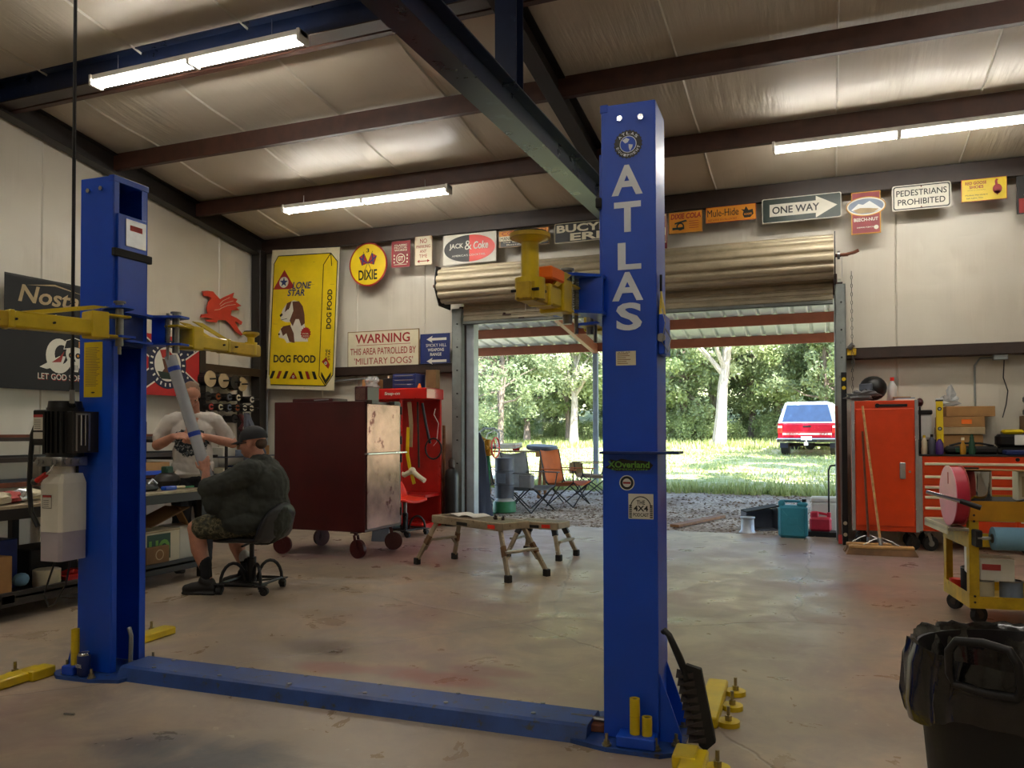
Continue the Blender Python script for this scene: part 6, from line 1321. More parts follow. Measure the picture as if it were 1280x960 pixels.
b = B(); b.lathe([(.085, 0), (.088, .01), (.088, .205), (.08, .21)], 'chrome', n=30); b.build('steel_canister', None, 'shiny steel canister on the yellow cart top', 'canister', loc=cp_(.10, .16, .823))
b = B(); b.box(-.16, .3, -.1, .08, 0, .006, 'cardboard', .001); b.build('cardboard_sheet', None, 'flat cardboard sheet lying across the steel canister', 'cardboard', loc=cp_(.14, .16, 1.036), rot=(0, radians(1.5), radians(14)))
b = B(); b.bar((-.2, -.03, .008), (-.02, -.05, .008), .02, .012, 'black'); b.build('black_pen', None, 'slim black tool lying at end of cardboard sheet', 'tool', loc=cp_(.12, .14, 1.042))
b = B(); b.box(0, .3, 0, .2, 0, .20, 'sign_cream', .006); b.box(.02, .28, -.001, 0, .03, .17, 'spool_tan'); b.build('white_carton', None, 'marbled white box at right end on the cart top', 'box', loc=cp_(.36, .18, .823))
b = B(); b.tube([(0, 0, .01), (.1, .02, .03), (.2, -.01, .01), (.3, .0, .02)], .008, 'black', 6); b.build('cord', None, 'short black cord on the front of the cart top', 'cord', loc=cp_(.3, .05, .823))
k = 0
for x, y, r, h, m, lb in ((.12, .14, .07, .15, 'sign_cream', 'cream paint can at left on the cart bottom shelf'), (.29, .13, .07, .15, 'post_grey', 'grey paint-splashed can second from left on cart shelf'), (.45, .14, .055, .17, 'dark_green', 'dark green can third along the cart shelf'), (.09, .34, .05, .2, 'black_matte', 'black bottle-like can at back of the cart shelf'), (.6, .15, .07, .16, 'galv', 'grey can fourth along the cart shelf'), (.78, .15, .07, .17, 'dark_green', 'dark can at right half of cart shelf')):
    t = thing('paint_can', lb, 'can', cp_(x, y, .141), 0, 'cans on the cart bottom shelf'); b = B(); b.lathe([(r, 0), (r, h), (r*.93, h), (r*.93, h-.006)], m, n=22); b.build('can_body', t); b = B(); b.ring((0, 0, h-.006), (0, 0, h+.004), r*1.03, r*.9, 'steel', 22); b.build('rim', t)
b = B(); b.box(0, .20, 0, .2, 0, .15, 'sign_white', .004); b.box(.01, .12, -.001, 0, .07, .11, 'label_red'); b.build('white_carton', None, 'white and red carton resting on the cans in cart', 'box', loc=cp_(.08, .05, .30))
b = B(); b.box(0, .004, 0, .16, 0, .22, 'paper'); b.build('paper_card', None, 'white card standing at left side inside cart', 'card', loc=cp_(.02, .1, .33))
b = B(); b.lathe([(.06, 0), (.06, .12), (.03, .16)], 'dark_green', n=18); b.build('oil_bottle', None, 'green oil bottle standing on cans in the cart', 'bottle', loc=cp_(.46, .14, .315))
b = B(); b.cyl((0, 0, 0), (.0, 0, .09), .05, 'seat_red', n=18); b.build('red_can', None, 'small red tin behind the cream can on cart', 'can', loc=cp_(.06, .50, .141))
# ============================================================ waste bin with liner
wb = thing('waste_bin', 'large black plastic waste bin with black liner, nearest at right', 'bin', (.50, 2.55, 0), radians(20))
n = 40; rb, rt, H = .225, .285, .70
b = B(); prof = [(rb-.02, 0), (rb, .02), (rt-.008, H-.06), (rt+.005, H-.055), (rt+.005, H), (rt-.01, H), (rt-.02, H-.06), (rb-.01, .03)]
V = [(r*cos(2*pi*j/n), r*sin(2*pi*j/n), z) for r, z in prof for j in range(n)]
b.add(V, [(i*n+j, i*n+(j+1) % n, (i+1)*n+(j+1) % n, (i+1)*n+j) for i in range(len(prof)-1) for j in range(n)]+[tuple(range(n))[::-1], tuple((len(prof)-1)*n+j for j in range(n))], 'bin_black', True); b.build('bin_body', wb)
b = B(); q = random.Random(8); rows = [(-.2, .20), (-.12, .245), (-.03, .27), (.01, .283), (.02, .296), (-.03, .305), (-.08, .31), (-.13, .303)]; V = []
ph = [q.random()*6.28 for _ in range(6)]
n = 96
for ri, (dz, r) in enumerate(rows):
    for j in range(n):
        a = 2*pi*j/n; f = sum(sin(a*k+ph[i]+ri*.9) for i, k in enumerate((7, 13, 19, 29, 5, 37)))/4; drop = .05*sin(2*a+ph[0])+.03*sin(3*a+ph[1]) if ri >= 6 else 0
        V.append(((r+.012*f)*cos(a), (r+.012*f)*sin(a), H+dz+.008*f-max(0, drop)))
b.add(V, [(i*n+j, i*n+(j+1) % n, (i+1)*n+(j+1) % n, (i+1)*n+j) for i in range(len(rows)-1) for j in range(n)], 'bag_black', True); o = b.build('liner', wb, 'shiny black bin liner folded over the rim')
for a in (radians(221), radians(41)):
    c = Vector((cos(a), sin(a), 0)); t = Vector((-sin(a), cos(a), 0)); R0 = .312
    pts = [c*(R0+.012*(z > 0))+t*u+Vector((0, 0, H+z)) for u, z in ((-.07, -.035), (-.082, -.01), (-.078, .05), (-.06, .078), (0, .085), (.06, .078), (.078, .05), (.082, -.01), (.07, -.035), (0, -.042))]
    b = B(); b.tube(pts, .011, 'bin_black', 10, closed=True); b.build('handle', wb)
b = B(); b.box(-.07, .07, -.05, .05, 0, .22, 'red', .01); b.build('red_carton', None, 'red carton sticking out of the waste bin at right edge', 'box', loc=(.66, 2.60, .56), rot=(radians(20), radians(24), .4))
b = B(); b.ball((0, 0, 0), (.22, .22, .07), 'bag_black', 16, 6); b.build('rubbish', None, 'black bagged rubbish inside the waste bin', 'bag', loc=(.50, 2.55, .36))
# ============================================================ left side: bench, racks, clutter
wbn = thing('workbench', 'long dark steel workbench with lower shelf on the left', 'workbench', (0, 0, 0), 0)
BX0, BX1, BY0, BY1 = -6.25, -5.30, 2.4, 5.82
b = B(); b.box(BX0, BX1, BY0, BY1, .775, .80, 'alu_dirty', .003); b.box(BX1-.02, BX1, BY0, BY1, .70, .776, 'steel_black', .002); b.box(BX0, BX1, BY1-.02, BY1, .70, .776, 'steel_black', .002); b.box(BX0, BX0+.02, BY0, BY1, .70, .776, 'steel_black'); b.build('bench_top', wbn)
for y in (BY0+.03, 4.62, BY1-.03):
    for x in (BX0+.04, BX1-.04): b = B(); b.box(x-.03, x+.03, y-.03, y+.03, 0, .70, 'steel_black', .004); b.build('leg', wbn)
b = B(); b.box(BX0, BX1, BY0, BY1, .15, .165, 'steel_black'); b.box(BX1-.015, BX1, BY0, BY1, .10, .20, 'steel_black', .003); b.build('lower_shelf', wbn)
def bx(label, x, y, z, w, d, h, m, rz=0, name='cardboard_box', cat='box', bev=.004, extra=None, rot=None, group=None):
    b = B(); b.box(0, w, 0, d, 0, h, m, bev)
    if extra: extra(b)
    return b.build(name, None, label, cat, group, loc=(x, y, z), rot=rot or (0, 0, rz))
SX = Matrix(((0, 0, 1, 0), (1, 0, 0, 0), (0, 1, 0, 0), (0, 0, 0, 1)))   # print on a +x face: text x -> y
def onx(x): return Matrix.Translation((x, 0, 0)) @ SX
def e1(b): b.M = onx(.301); b.rect(.08, .34, .05, .27, 0, 'dark_green'); b.text('HO', .10, .33, .08, .22, .002, 'nightgreen', .05); b.rect(.0, .45, .285, .295, .001, 'spool_tan'); b.M = Matrix()
bx('white carton with green HO print on the bench lower shelf', -5.66, 5.10, .166, .30, .45, .30, 'sign_cream', extra=e1)
def e2(b): b.M = onx(.121); b.disc(.14, .07, .045, 0, 'spool_tan'); b.disc(.14, .07, .036, .001, 'cardboard_dark'); b.text('A', .12, .16, .05, .09, .002, 'spool_tan', .03); b.M = Matrix()
bx('small brown box with round emblem before the white carton', -5.35, 5.12, .2, .05, .25, .14, 'cardboard_dark', extra=lambda b: (setattr(b, 'M', onx(.051)), b.disc(.14, .07, .045, 0, 'spool_tan'), b.disc(.14, .07, .036, .001, 'cardboard_dark'), setattr(b, 'M', Matrix())))
bx('white plank-like carton beside the HO carton', -5.62, 5.56, .166, .25, .2, .31, 'sign_white')
b = B(); b.bar((0, 0, 0), (.02, .42, .14), .30, .008, 'cardboard_dark'); b.bar((0, .42, .14), (.05, .5, -.05), .3, .008, 'cardboard'); b.build('cardboard_flap', None, 'folded brown cardboard lying above the white carton', 'cardboard', loc=(-5.50, 5.22, .50))
b = B(); crumple(b, (0, 0, .06), (.14, .16, .06), 'towel_blue', 1); crumple(b, (.05, -.1, .05), (.1, .1, .05), 'canvas_grey', 2); b.build('rag_pile', None, 'blue and grey rags piled at left on carton under bench', 'rags', loc=(-5.55, 4.98, .47))
# left part of the shelf
bx('tan cardboard box at left edge of the lower shelf', -5.55, 3.72, .166, .22, .24, .28, 'cardboard')
b = B(); b.lathe([(.09, 0), (.095, .01), (.095, .12), (.085, .125)], 'sign_cream', n=18); b.build('small_tub', None, 'cream tub with label on lower shelf below fluid tank', 'tub', loc=(-5.46, 4.33, .166))
b = B(); b.ball((0, 0, .05), (.05, .06, .05), 'towel_blue', 10, 6); b.build('light_bulb', None, 'pale blue round lamp lying beside cream tub', 'bulb', loc=(-5.43, 4.10, .20))
b = B(); crumple(b, (0, 0, .04), (.11, .16, .045), 'red', 3); crumple(b, (.03, .12, .05), (.08, .08, .045), 'maroon', 4); b.build('red_cloth', None, 'red cloth heap on lower shelf left of the lift column', 'cloth', loc=(-5.45, 4.60, .166))
bx('white paper box under the tan box at left edge', -5.32, 3.86, .12, .02, .1, .06, 'paper', name='paper_card', cat='card')
bx('dark blue crate on the lower shelf behind cream tub', -5.9, 3.9, .166, .3, .3, .36, 'blue_dark', name='plastic_crate', cat='crate')
bx('black toolbox on lower shelf in shadow', -5.95, 4.3, .166, .35, .42, .26, 'black_matte', name='toolbox', cat='toolbox', bev=.01)
# on the bench top
def slab(b):
    pass
t = thing('wood_slab', 'golden live-edge wood slab with knot leaning at left edge', 'wood slab', (-5.95, 3.86, .80), radians(-20), rot=(radians(-8), 0, radians(60)))
b = B(); b.M = Matrix(((1, 0, 0, 0), (0, 0, -1, 0), (0, 1, 0, 0), (0, 0, 0, 1))); b.poly([(-.28, 0), (.20, 0), (.17, .2), (.15, .3), (.13, .42), (-.28, .42)], .0, 'plank_gold', .04); b.build('board', t); b = B(); b.M = Matrix(((1, 0, 0, 0), (0, 0, -1, -.001), (0, 1, 0, 0), (0, 0, 0, 1))); b.disc(.06, .2, .05, 0, 'steel_darkbrown', ry=.06); b.disc(.06, .2, .03, .001, 'wood_dark', ry=.038); b.build('knot', t)
q = random.Random(6); b = B()
for k in range(5): crumple(b, (q.uniform(-.1, .1), -.25+.13*k, .04), (.08, .11, .045), ('silver', 'sign_cream', 'label_red', 'silver', 'sign_cream')[k], k+20, .3)
b.build('foil_bundle', None, 'crumpled silver foil and cloth on bench before the slab', 'foil', loc=(-5.5, 4.02, .80))
b = B(); crumple(b, (0, 0, .07), (.15, .19, .08), 'plastic_clear', 7, .22, 16, 10); b.build('plastic_bag', None, 'clear plastic bag lying on bench right of lift column', 'bag', loc=(-5.75, 5.25, .80))
b = B(); b.box(-.05, .05, -.09, .09, 0, .06, 'black', .02); b.tube([(0, 0, .06), (.0, .05, .1), (0, .1, .06)], .012, 'silver', 6); b.build('clamp_tool', None, 'small black clamp tool on bench beside plastic bag', 'tool', loc=(-5.48, 5.30, .80))
b = B(); b.box(-.03, .03, -.09, .05, 0, .035, 'blue', .008); b.box(-.02, .02, .05, .16, .01, .03, 'sign_cream', .006); b.build('caulk_knife', None, 'blue-handled tool near the bench edge', 'tool', loc=(-5.42, 5.50, .80))
bx('green paint stick on bench near blue tool', -5.50, 5.62, .80, .03, .22, .015, 'green', name='paint_stick', cat='stick')
b = B(); b.ball((0, 0, .07), (.12, .12, .08), 'steel_black', 10, 6); b.box(-.04, .04, -.04, .04, .1, .2, 'dark_green', .01); b.build('bench_vise', None, 'dark bench tool standing behind the raised hand', 'vise', loc=(-5.62, 5.66, .80))
# stock rack along the left wall
rk = thing('stock_rack', 'dark wall rack for steel stock along left wall', 'rack', (0, 0, 0), 0)
for y in (3.8, 5.2, 6.6, 8.0, 8.8):
    b = B(); b.box(-8.38, -8.32, y-.03, y+.03, 0, 1.45, 'steel_black', .003); b.build('upright', rk)
    for z in (.45, .74, 1.0, 1.22): b = B(); b.box(-8.32, -7.85, y-.02, y+.02, z-.04, z, 'steel_black', .003); b.build('arm', rk)
k = 0
GP = 'steel bars lying on the wall rack'
for z, xs in ((1.22, (-8.2, -8.08, -7.95)), (1.0, (-8.22, -8.1, -8.0, -7.9)), (.74, (-8.2, -8.05, -7.92))):
    for i, x in enumerate(xs):
        L0, L1 = 3.5+.3*((k*7) % 5), 8.2+.16*((k*5) % 6); w = (.05, .07, .04)[k % 3]; b = B(); b.box(x-w/2, x+w/2, L0, L1, z, z+w, ('steel_black', 'rust', 'steel_darkbrown', 'drum_grey')[k % 4], .003)
        lb = ('top shelf', 'middle shelf', 'low shelf')[0 if z > 1.1 else 1 if z > .9 else 2]
        b.build('steel_bar', None, f'{("black", "rusty", "dark brown", "grey")[k % 4]} square steel bar on {lb} of wall rack, number {("one", "two", "three", "four")[i]} from the wall', 'steel bar', GP); k += 1
bx('pale board lying under the steel bars on wall rack', -8.25, 5.0, .451, .36, 3.4, .03, 'brick_wood', name='wood_board', cat='board')
bx('blue painted steel channel low on the wall rack', -7.9, 6.4, .78, .06, 2.1, .05, 'blue', name='steel_channel', cat='channel')
bx('white panel boards stacked low on the wall rack', -8.2, 6.3, .485, .3, 1.9, .16, 'sign_white', name='panel_board', cat='board')
bx('black and white sign box lying on the wall rack', -8.25, 6.9, .79, .35, .5, .16, 'black_matte', name='sign_box', cat='box', extra=lambda b: (setattr(b, 'M', onx(.351)), b.rect(.05, .15, .03, .13, 0, 'sign_white'), b.rect(.3, .42, .03, .13, 0, 'sign_gold'), setattr(b, 'M', Matrix())))
bx('brown wooden crate standing on the wall rack shelf', -8.2, 7.5, .79, .3, .5, .14, 'cardboard', name='wooden_crate', cat='crate')
# grey shelving further right behind the people
sh = thing('steel_shelf', 'cluttered steel shelf at left wall below the wire spools', 'shelf', (-8.35, 8.95, 0), 0)
for x in (0, .5):
    for y in (0, 1.1): b = B(); b.box(x, x+.03, y, y+.03, 0, 1.25, 'steel_black'); b.build('post', sh)
for z in (.2, .6, .95): b = B(); b.box(0, .53, 0, 1.13, z, z+.02, 'drum_grey', .003); b.build('shelf_board', sh)
for i, (y, z, w, h, m, lb) in enumerate(((9.0, .972, .25, .12, 'sign_white', 'white carton on top shelf under the wire spools'), (9.3, .972, .3, .08, 'post_grey', 'low grey tray on top shelf under the wire spools'), (9.7, .972, .3, .14, 'cardboard', 'brown carton at right end of shelf under spools'), (9.0, .622, .35, .18, 'sign_cream', 'cream carton at middle shelf beneath the spools'), (9.45, .622, .35, .2, 'blue_dark', 'navy crate at middle shelf beneath the spools'), (9.05, .222, .4, .25, 'cardboard_dark', 'dark carton on the lowest steel shelf'))):
    bx(lb, -8.28, y, z, .36, w, h, m)
# wire spools on pegs
sr = thing('spool_rack', 'black board with rows of pegs for wire spools', 'rack', (0, 0, 0), 0)
b = B(); b.box(-8.245, -8.215, 8.86, 8.98, 1.0, 2.6, 'steel_black'); b.build('upright', sr); b = B(); b.box(-8.445, -8.425, 9.90, 10.0, 1.0, 2.15, 'steel_black'); b.build('upright', sr)
SP = []
for y, z, r, m, w in ((8.92, 2.06, .115, 'spool_tan', .22), (9.19, 2.05, .105, 'spool_tan', .22), (9.43, 2.04, .10, 'spool_green', .22), (9.58, 2.02, .105, 'spool_tan', .22),
    (8.9, 1.82, .062, 'spool_black', .2), (9.1, 1.82, .062, 'copper', .2), (9.33, 1.82, .062, 'drum_grey', .2), (9.52, 1.82, .062, 'sign_cream', .2), (9.82, 1.8, .062, 'sign_white', .2),
    (8.96, 1.67, .058, 'label_red', .2), (9.15, 1.67, .062, 'sign_cream', .2), (9.33, 1.67, .06, 'post_grey', .2), (9.5, 1.67, .062, 'copper', .2), (9.66, 1.67, .06, 'sign_white', .2), (9.81, 1.67, .06, 'sign_cream', .2), (9.66, 1.52, .065, 'sign_white', .22), (9.45, 1.50, .06, 'spool_black', .2)):
    SP.append((y, z, r, m, w))
rowname = {2.06: 'top', 2.05: 'top', 2.04: 'top', 2.02: 'top', 1.82: 'second', 1.8: 'second', 1.67: 'third', 1.52: 'lowest', 1.50: 'lowest'}
cnt = {}
cn = {'spool_tan': 'tan', 'spool_green': 'green', 'spool_black': 'black', 'copper': 'copper', 'drum_grey': 'dark grey', 'sign_cream': 'cream', 'sign_white': 'white', 'label_red': 'red', 'post_grey': 'grey'}
for y, z, r, m, w in SP:
    rn = rowname[z]; cnt[rn] = cnt.get(rn, 0)+1
    b = B(); b.cyl((-8.42, y, z), (-7.98, y, z), .012, 'steel_black', n=8); b.build('peg', sr)
    t = thing('wire_spool', f'{cn[m]} spool, {("first", "second", "third", "fourth", "fifth", "sixth")[cnt[rn]-1]} from the left in the {rn} row of wire spools', 'spool', (-8.3, y, z), 0, 'wire spools on the left wall')
    b = B(); b.ring((.01, 0, 0), (w-.01, 0, 0), r*.82, .014, 'spool_black', 18); b.build('wire', t)
    for x in (0, w-.008): b = B(); b.ring((x, 0, 0), (x+.008, 0, 0), r, .014, m if r > .1 else 'spool_black', 22); b.build('flange', t)
    if r < .1: b = B(); b.ring((w, 0, 0), (w+.003, 0, 0), r*.72, .022, m, 20); b.build('label_ring', t)
b = B(); b.tube([(0, 0, 0), (.02, .06, -.12), (0, .0, -.2), (.03, .08, -.3), (0, .04, -.4)], .03, 'maroon', 8); b.tube([(0, .04, -.02), (.03, .1, -.15), (.02, .05, -.3)], .022, 'red', 8); b.build('cable_bundle', None, 'red cable bundle hanging right of the standing person', 'cable', loc=(-7.8, 9.2, 1.56))
bx('white tag hanging from the red cable bundle', -7.77, 9.30, 1.22, .01, .11, .1, 'paper', name='paper_tag', cat='tag')
b = B(); b.bar((-7.6, 9.1, 1.55), (-7.5, 9.35, 1.0), .07, .06, 'drum_grey', .006); b.bar((-7.6, 9.1, 0), (-7.6, 9.1, 1.58), .06, .06, 'drum_grey', .006); b.box(-7.75, -7.3, 9.0, 9.3, 0, .04, 'drum_grey', .004); b.build('press_frame', None, 'dark grey angled steel frame between the two persons', 'frame')
bx('cardboard box on floor by corner behind maroon cabinet', -7.5, 9.75, 1.03, .35, .3, .26, 'cardboard')
bx('white machine box carrying cardboard in the left corner', -7.6, 9.7, 0, .6, .5, 1.03, 'drum_grey', name='equipment_box', cat='box', bev=.01)
# ============================================================ people
def limb(b, pts, rs, m='skin', n=14):
    for p, r in zip(pts, rs): b.ball(p, r, m, n, 8)
    for (p, r), (q, s) in zip(zip(pts, rs), list(zip(pts, rs))[1:]):
        if (Vector(q)-Vector(p)).length > 1e-4: b.cyl(p, q, r, m, r1=s, n=n)
def remesh(b, voxel, name, parent, m, smooth=3, disp=None, label=None):
    me = bpy.data.meshes.new('tmp'); me.from_pydata(b.v, [], b.f); o = bpy.data.objects.new('tmp', me); C.objects.link(o)
    r = o.modifiers.new('r', 'REMESH'); r.mode = 'VOXEL'; r.voxel_size = voxel
    if smooth: s = o.modifiers.new('s', 'SMOOTH'); s.iterations = smooth; s.factor = .5
    if disp:
        tx = bpy.data.textures.new('folds', 'CLOUDS'); tx.noise_scale = disp[1]; tx.noise_depth = 2
        d = o.modifiers.new('d', 'DISPLACE'); d.texture = tx; d.strength = disp[0]; d.mid_level = .5
    dg = bpy.context.evaluated_depsgraph_get(); nm = bpy.data.meshes.new_from_object(o.evaluated_get(dg)); bpy.data.objects.remove(o)
    nm.name = name; nm.materials.clear(); nm.materials.append(MATS[m]); nm.polygons.foreach_set('use_smooth', [True]*len(nm.polygons)); nm.polygons.foreach_set('material_index', [0]*len(nm.polygons))
    x = bpy.data.objects.new(name, nm); C.objects.link(x); x.parent = parent
    return tag(x, label)
def head(b, c, pitch, sc=1.0, yaw=0):
    """skull, face, jaw, nose, ears; facing +x"""
    Mh = Matrix.Translation(c) @ Matrix.Rotation(yaw, 4, 'Z') @ Matrix.Rotation(pitch, 4, 'Y') @ Matrix.Scale(sc, 4)
    def e(p, r, rot=None): b.ball(p, r, 'skin', 18, 12, Mh)
    e((-.01, 0, .03), (.096, .077, .088)); e((.028, 0, -.025), (.066, .063, .08)); e((.04, 0, -.078), (.043, .044, .036)); e((.0, 0, -.05), (.065, .062, .055))
    e((.092, 0, -.018), (.016, .013, .028)); e((.100, 0, -.034), (.016, .017, .012)); e((.078, 0, .012), (.02, .05, .012)); e((.082, 0, -.062), (.014, .026, .007)); e((.08, 0, -.073), (.013, .022, .007))
    for s in (-1, 1): e((-.005, s*.078, -.012), (.02, .009, .032)); e((.055, s*.04, -.03), (.028, .022, .025))
    return Mh
def eyes(Mh, par):
    for s in (-1, 1):
        b = B(); b.ball((.078, s*.031, -.002), (.012, .014, .008), 'sign_cream', 12, 8, Mh); b.ball((.0865, s*.031, -.002), (.005, .006, .006), 'steel_darkbrown', 10, 6, Mh); b.build('eye', par)
def hand(b, w, fd, pn, side, curl=.6, sp=.012):
    """w wrist, fd finger direction, pn palm normal (towards the palm), side +-1 thumb side"""
    w, f, p = Vector(w), Vector(fd).normalized(), Vector(pn).normalized(); a = f.cross(p).normalized()*side; p = a.cross(f)*side
    pc = w+f*.05
    for t, wd in ((.015, .022), (.045, .03), (.075, .034)): 
        for u in (-1, -.33, .33, 1): b.ball(w+f*t+a*wd*u, .0145, 'skin', 10, 6)
    for u in (-1, 0, 1): b.cyl(w+a*.018*u, w+f*.085+a*.030*u, .0145, 'skin', n=8)
    for k, ln in enumerate((.072, .08, .075, .06)):
        o = w+f*.088+a*(.033-.022*k); d = f.copy(); pts = [tuple(o-f*.02), tuple(o)]; ang = 0
        for j, sgm in enumerate((.42, .32, .26)):
            ang += curl*(.7 if j == 0 else 1); d = f*cos(ang)+p*sin(ang); o = o+d*ln*sgm; pts.append(tuple(o))
        limb(b, pts, [.010, .0098, .009, .0083, .0075], n=8)
    o = w+f*.02+a*.028; d1 = (a*.75+f*.6+p*.35).normalized(); d2 = (a*.25+f*.8+p*.6).normalized()
    limb(b, [tuple(o), tuple(o+d1*.042), tuple(o+d1*.042+d2*.032), tuple(o+d1*.042+d2*.056)], [.015, .0125, .0105, .009], n=8)
# ---- seated person on the black stool (facing -x in the room)
SEAT = (-4.45, 5.40, 0)
st = thing('shop_stool', 'black bucket-seat rolling stool under the seated person', 'stool', SEAT, radians(10))
stool_base(st, .25); b = B(); b.cyl((0, 0, .28), (0, 0, .42), .02, 'steel_black', n=12); b.bar((0, 0, .40), (-.02, -.12, .38), .02, .012, 'steel_black'); b.build('post', st)
o = bucket_seat('stool_vinyl', .42, .30, .24, .22).build('seat', st); o.rotation_euler = (0, 0, radians(-96)); md = o.modifiers.new('s', 'SOLIDIFY'); md.thickness = .03; md.offset = -1
ps = thing('person', 'seated person in dark grey t-shirt, camouflage shorts and black cap', 'person', SEAT, radians(196))
b = B(); S1 = .13
limb(b, [(-.10, 0, .58), (-.08, 0, .74), (-.07, 0, .92), (-.04, 0, 1.02)], [.13, .17, .16, .085]); limb(b, [(-.06, 0, 1.02), (-.04, 0, 1.12), (-.02, 0, 1.17)], [.08, .062, .058])
limb(b, [(-.08, .12, .56), (.16, .14, .555), (.40, .16, .53)], [.10, .10, .07]); limb(b, [(.40, .16, .53), (.37, .165, .36), (.32, .17, .22), (.295, .17, .12)], [.068, .066, .046, .038])
limb(b, [(-.08, -.12, .56), (.10, -.17, .55), (.26, -.20, .50)], [.10, .10, .07]); limb(b, [(.26, -.20, .50), (.22, -.20, .34), (.16, -.19, .2), (.13, -.19, .12)], [.066, .063, .045, .038])
for x, y in ((.295, .17), (.13, -.19)): limb(b, [(x, y, .12), (x-.02, y, .06), (x+.12, y+.01, .045)], [.038, .04, .03])
limb(b, [(-.05, .2, 1.0), (.10, .27, .90), (.26, .26, .83)], [.07, .056, .047]); limb(b, [(.26, .26, .83), (.285, .23, .93), (.295, .21, 1.0)], [.046, .038, .028])
limb(b, [(-.05, -.2, 1.0), (.08, -.26, .86), (.24, -.2, .80)], [.07, .056, .046]); limb(b, [(.24, -.2, .80), (.32, -.10, .84), (.34, .0, .88)], [.045, .036, .027])
hand(b, (.295, .21, 1.0), (.25, -.10, 1), (.3, -1, -.1), 1, .75); hand(b, (.34, .0, .88), (.1, 1, .3), (-1, .1, .3), 1, .8)
Mh = head(b, (.0, 0, 1.225), radians(8), 1.1); remesh(b, .0062, 'body', ps, 'skin', 2); eyes(Mh, ps)
b = B(); limb(b, [(-.10, 0, .60), (-.08, 0, .70)], [.225, .23]); b.ball((-.05, 0, .68), (.27, .25, .19), 'skin', 18, 12); b.ball((.0, .06, .585), (.25, .24, .135), 'skin', 18, 12); b.ball((-.12, 0, .86), (.18, .235, .21), 'skin', 18, 12); limb(b, [(-.08, -.14, .99), (-.08, .14, .99)], [.095, .095]); b.ball((-.07, 0, 1.03), (.12, .15, .085), 'skin'); b.ball((-.07, 0, 1.075), (.10, .10, .06), 'skin')
limb(b, [(-.06, .2, .99), (.09, .27, .90), (.24, .27, .86)], [.105, .098, .088]); b.ball((.20, .27, .78), (.10, .07, .13), 'skin'); b.ball((.08, .22, .74), (.17, .08, .16), 'skin'); limb(b, [(-.06, -.2, .99), (.07, -.27, .88), (.2, -.23, .82)], [.105, .098, .085])
remesh(b, .009, 'shirt', ps, 'shirt_dark', 4, (.022, .06))
NTc = NT('camo'); cc = NTc.coord(); NTc.set(Base_Color=NTc.ramp(NTc.noise(cc, 22, 3, .5), [(0, '2e2f22'), (.45, '4a4632'), (.55, '6a6248'), (.62, '33321f')], 'CONSTANT'), Roughness=.9); MATS['camo'] = NTc.m
b = B(); limb(b, [(-.08, 0, .54), (-.08, 0, .6)], [.16, .16]); limb(b, [(-.08, .12, .56), (.16, .145, .555), (.34, .16, .535)], [.12, .115, .10]); limb(b, [(-.08, -.12, .56), (.1, -.17, .55), (.2, -.19, .52)], [.15, .13, .10]); remesh(b, .009, 'shorts', ps, 'camo', 3, (.02, .07))
for (x, y, h) in ((.30, .17, .25), (.135, -.19, .25)):
    b = B(); limb(b, [(x, y, .1), (x+.012, y, h-.05), (x+.018, y, h-.02)], [.043, .047, .05]); remesh(b, .007, 'sock', ps, 'sock', 2)
    b = B(); limb(b, [(x+.018, y, h-.015), (x+.02, y, h+.01)], [.0525, .053]); remesh(b, .007, 'sock_cuff', ps, 'sock_white' if y < 0 else 'sock', 1)
    b = B(); limb(b, [(x-.045, y, .055), (x+.04, y, .06), (x+.12, y+.012, .05), (x+.165, y+.018, .045)], [.045, .05, .045, .036]); limb(b, [(x-.02, y, .09), (x+.02, y, .11)], [.048, .05]); b.box(x-.09, x+.2, y-.045, y+.055, .0, .028, 'shoe', .012); remesh(b, .007, 'shoe', ps, 'shoe', 2)
b = B(); b.ball((-.012, 0, .045), (.108, .088, .088), 'cap', 22, 14, Mh); b.box(-.14, .12, -.1, .1, -.1, .022, 'cap', 0, Mh)
# crown cut at the brow by keeping only the upper half
b = B(); n = 24; V = []
for k in range(8):
    t = (pi/2)*k/7
    for j in range(n): a = 2*pi*j/n; V.append((-.012+.108*cos(t)*cos(a), .089*cos(t)*sin(a), .02+.105*sin(t)**.9))
b.add(V, [(k*n+j, k*n+(j+1) % n, (k+1)*n+(j+1) % n, (k+1)*n+j) for k in range(7) for j in range(n)]+[tuple(range(n))[::-1]], 'cap', True, Mh)
V = []; 
for j in range(11):
    a = -1.1+2.2*j/10; V += [(-.012+.105*cos(a), .087*sin(a), .024), (-.012+.105*cos(a)+.075*max(0, cos(a*1.3)), .087*sin(a)*.95, .010)]
b.add(V+[(x, y, z-.006) for x, y, z in V], [(2*j, 2*j+1, 2*j+3, 2*j+2) for j in range(10)]+[(22+2*j, 22+2*j+2, 22+2*j+3, 22+2*j+1) for j in range(10)], 'cap', True, Mh); b.build('cap', ps)
b = B(); b.ball((-.066, 0, -.015), (.042, .066, .048), 'hair', 16, 8, Mh); b.build('hair', ps)
b = B()
for s in (-1, 1): b.bar((.0, s*.083, .0), (.095, s*.06, -.002), .004, .006, 'black'); b.ring((.098, s*.03, -.004), (.101, s*.03, -.004), .022, .019, 'black', 16)
b2 = B(); b2.add([tuple(Mh @ Vector(p)) for p in b.v], b.f, 'black'); b2.build('glasses', ps)
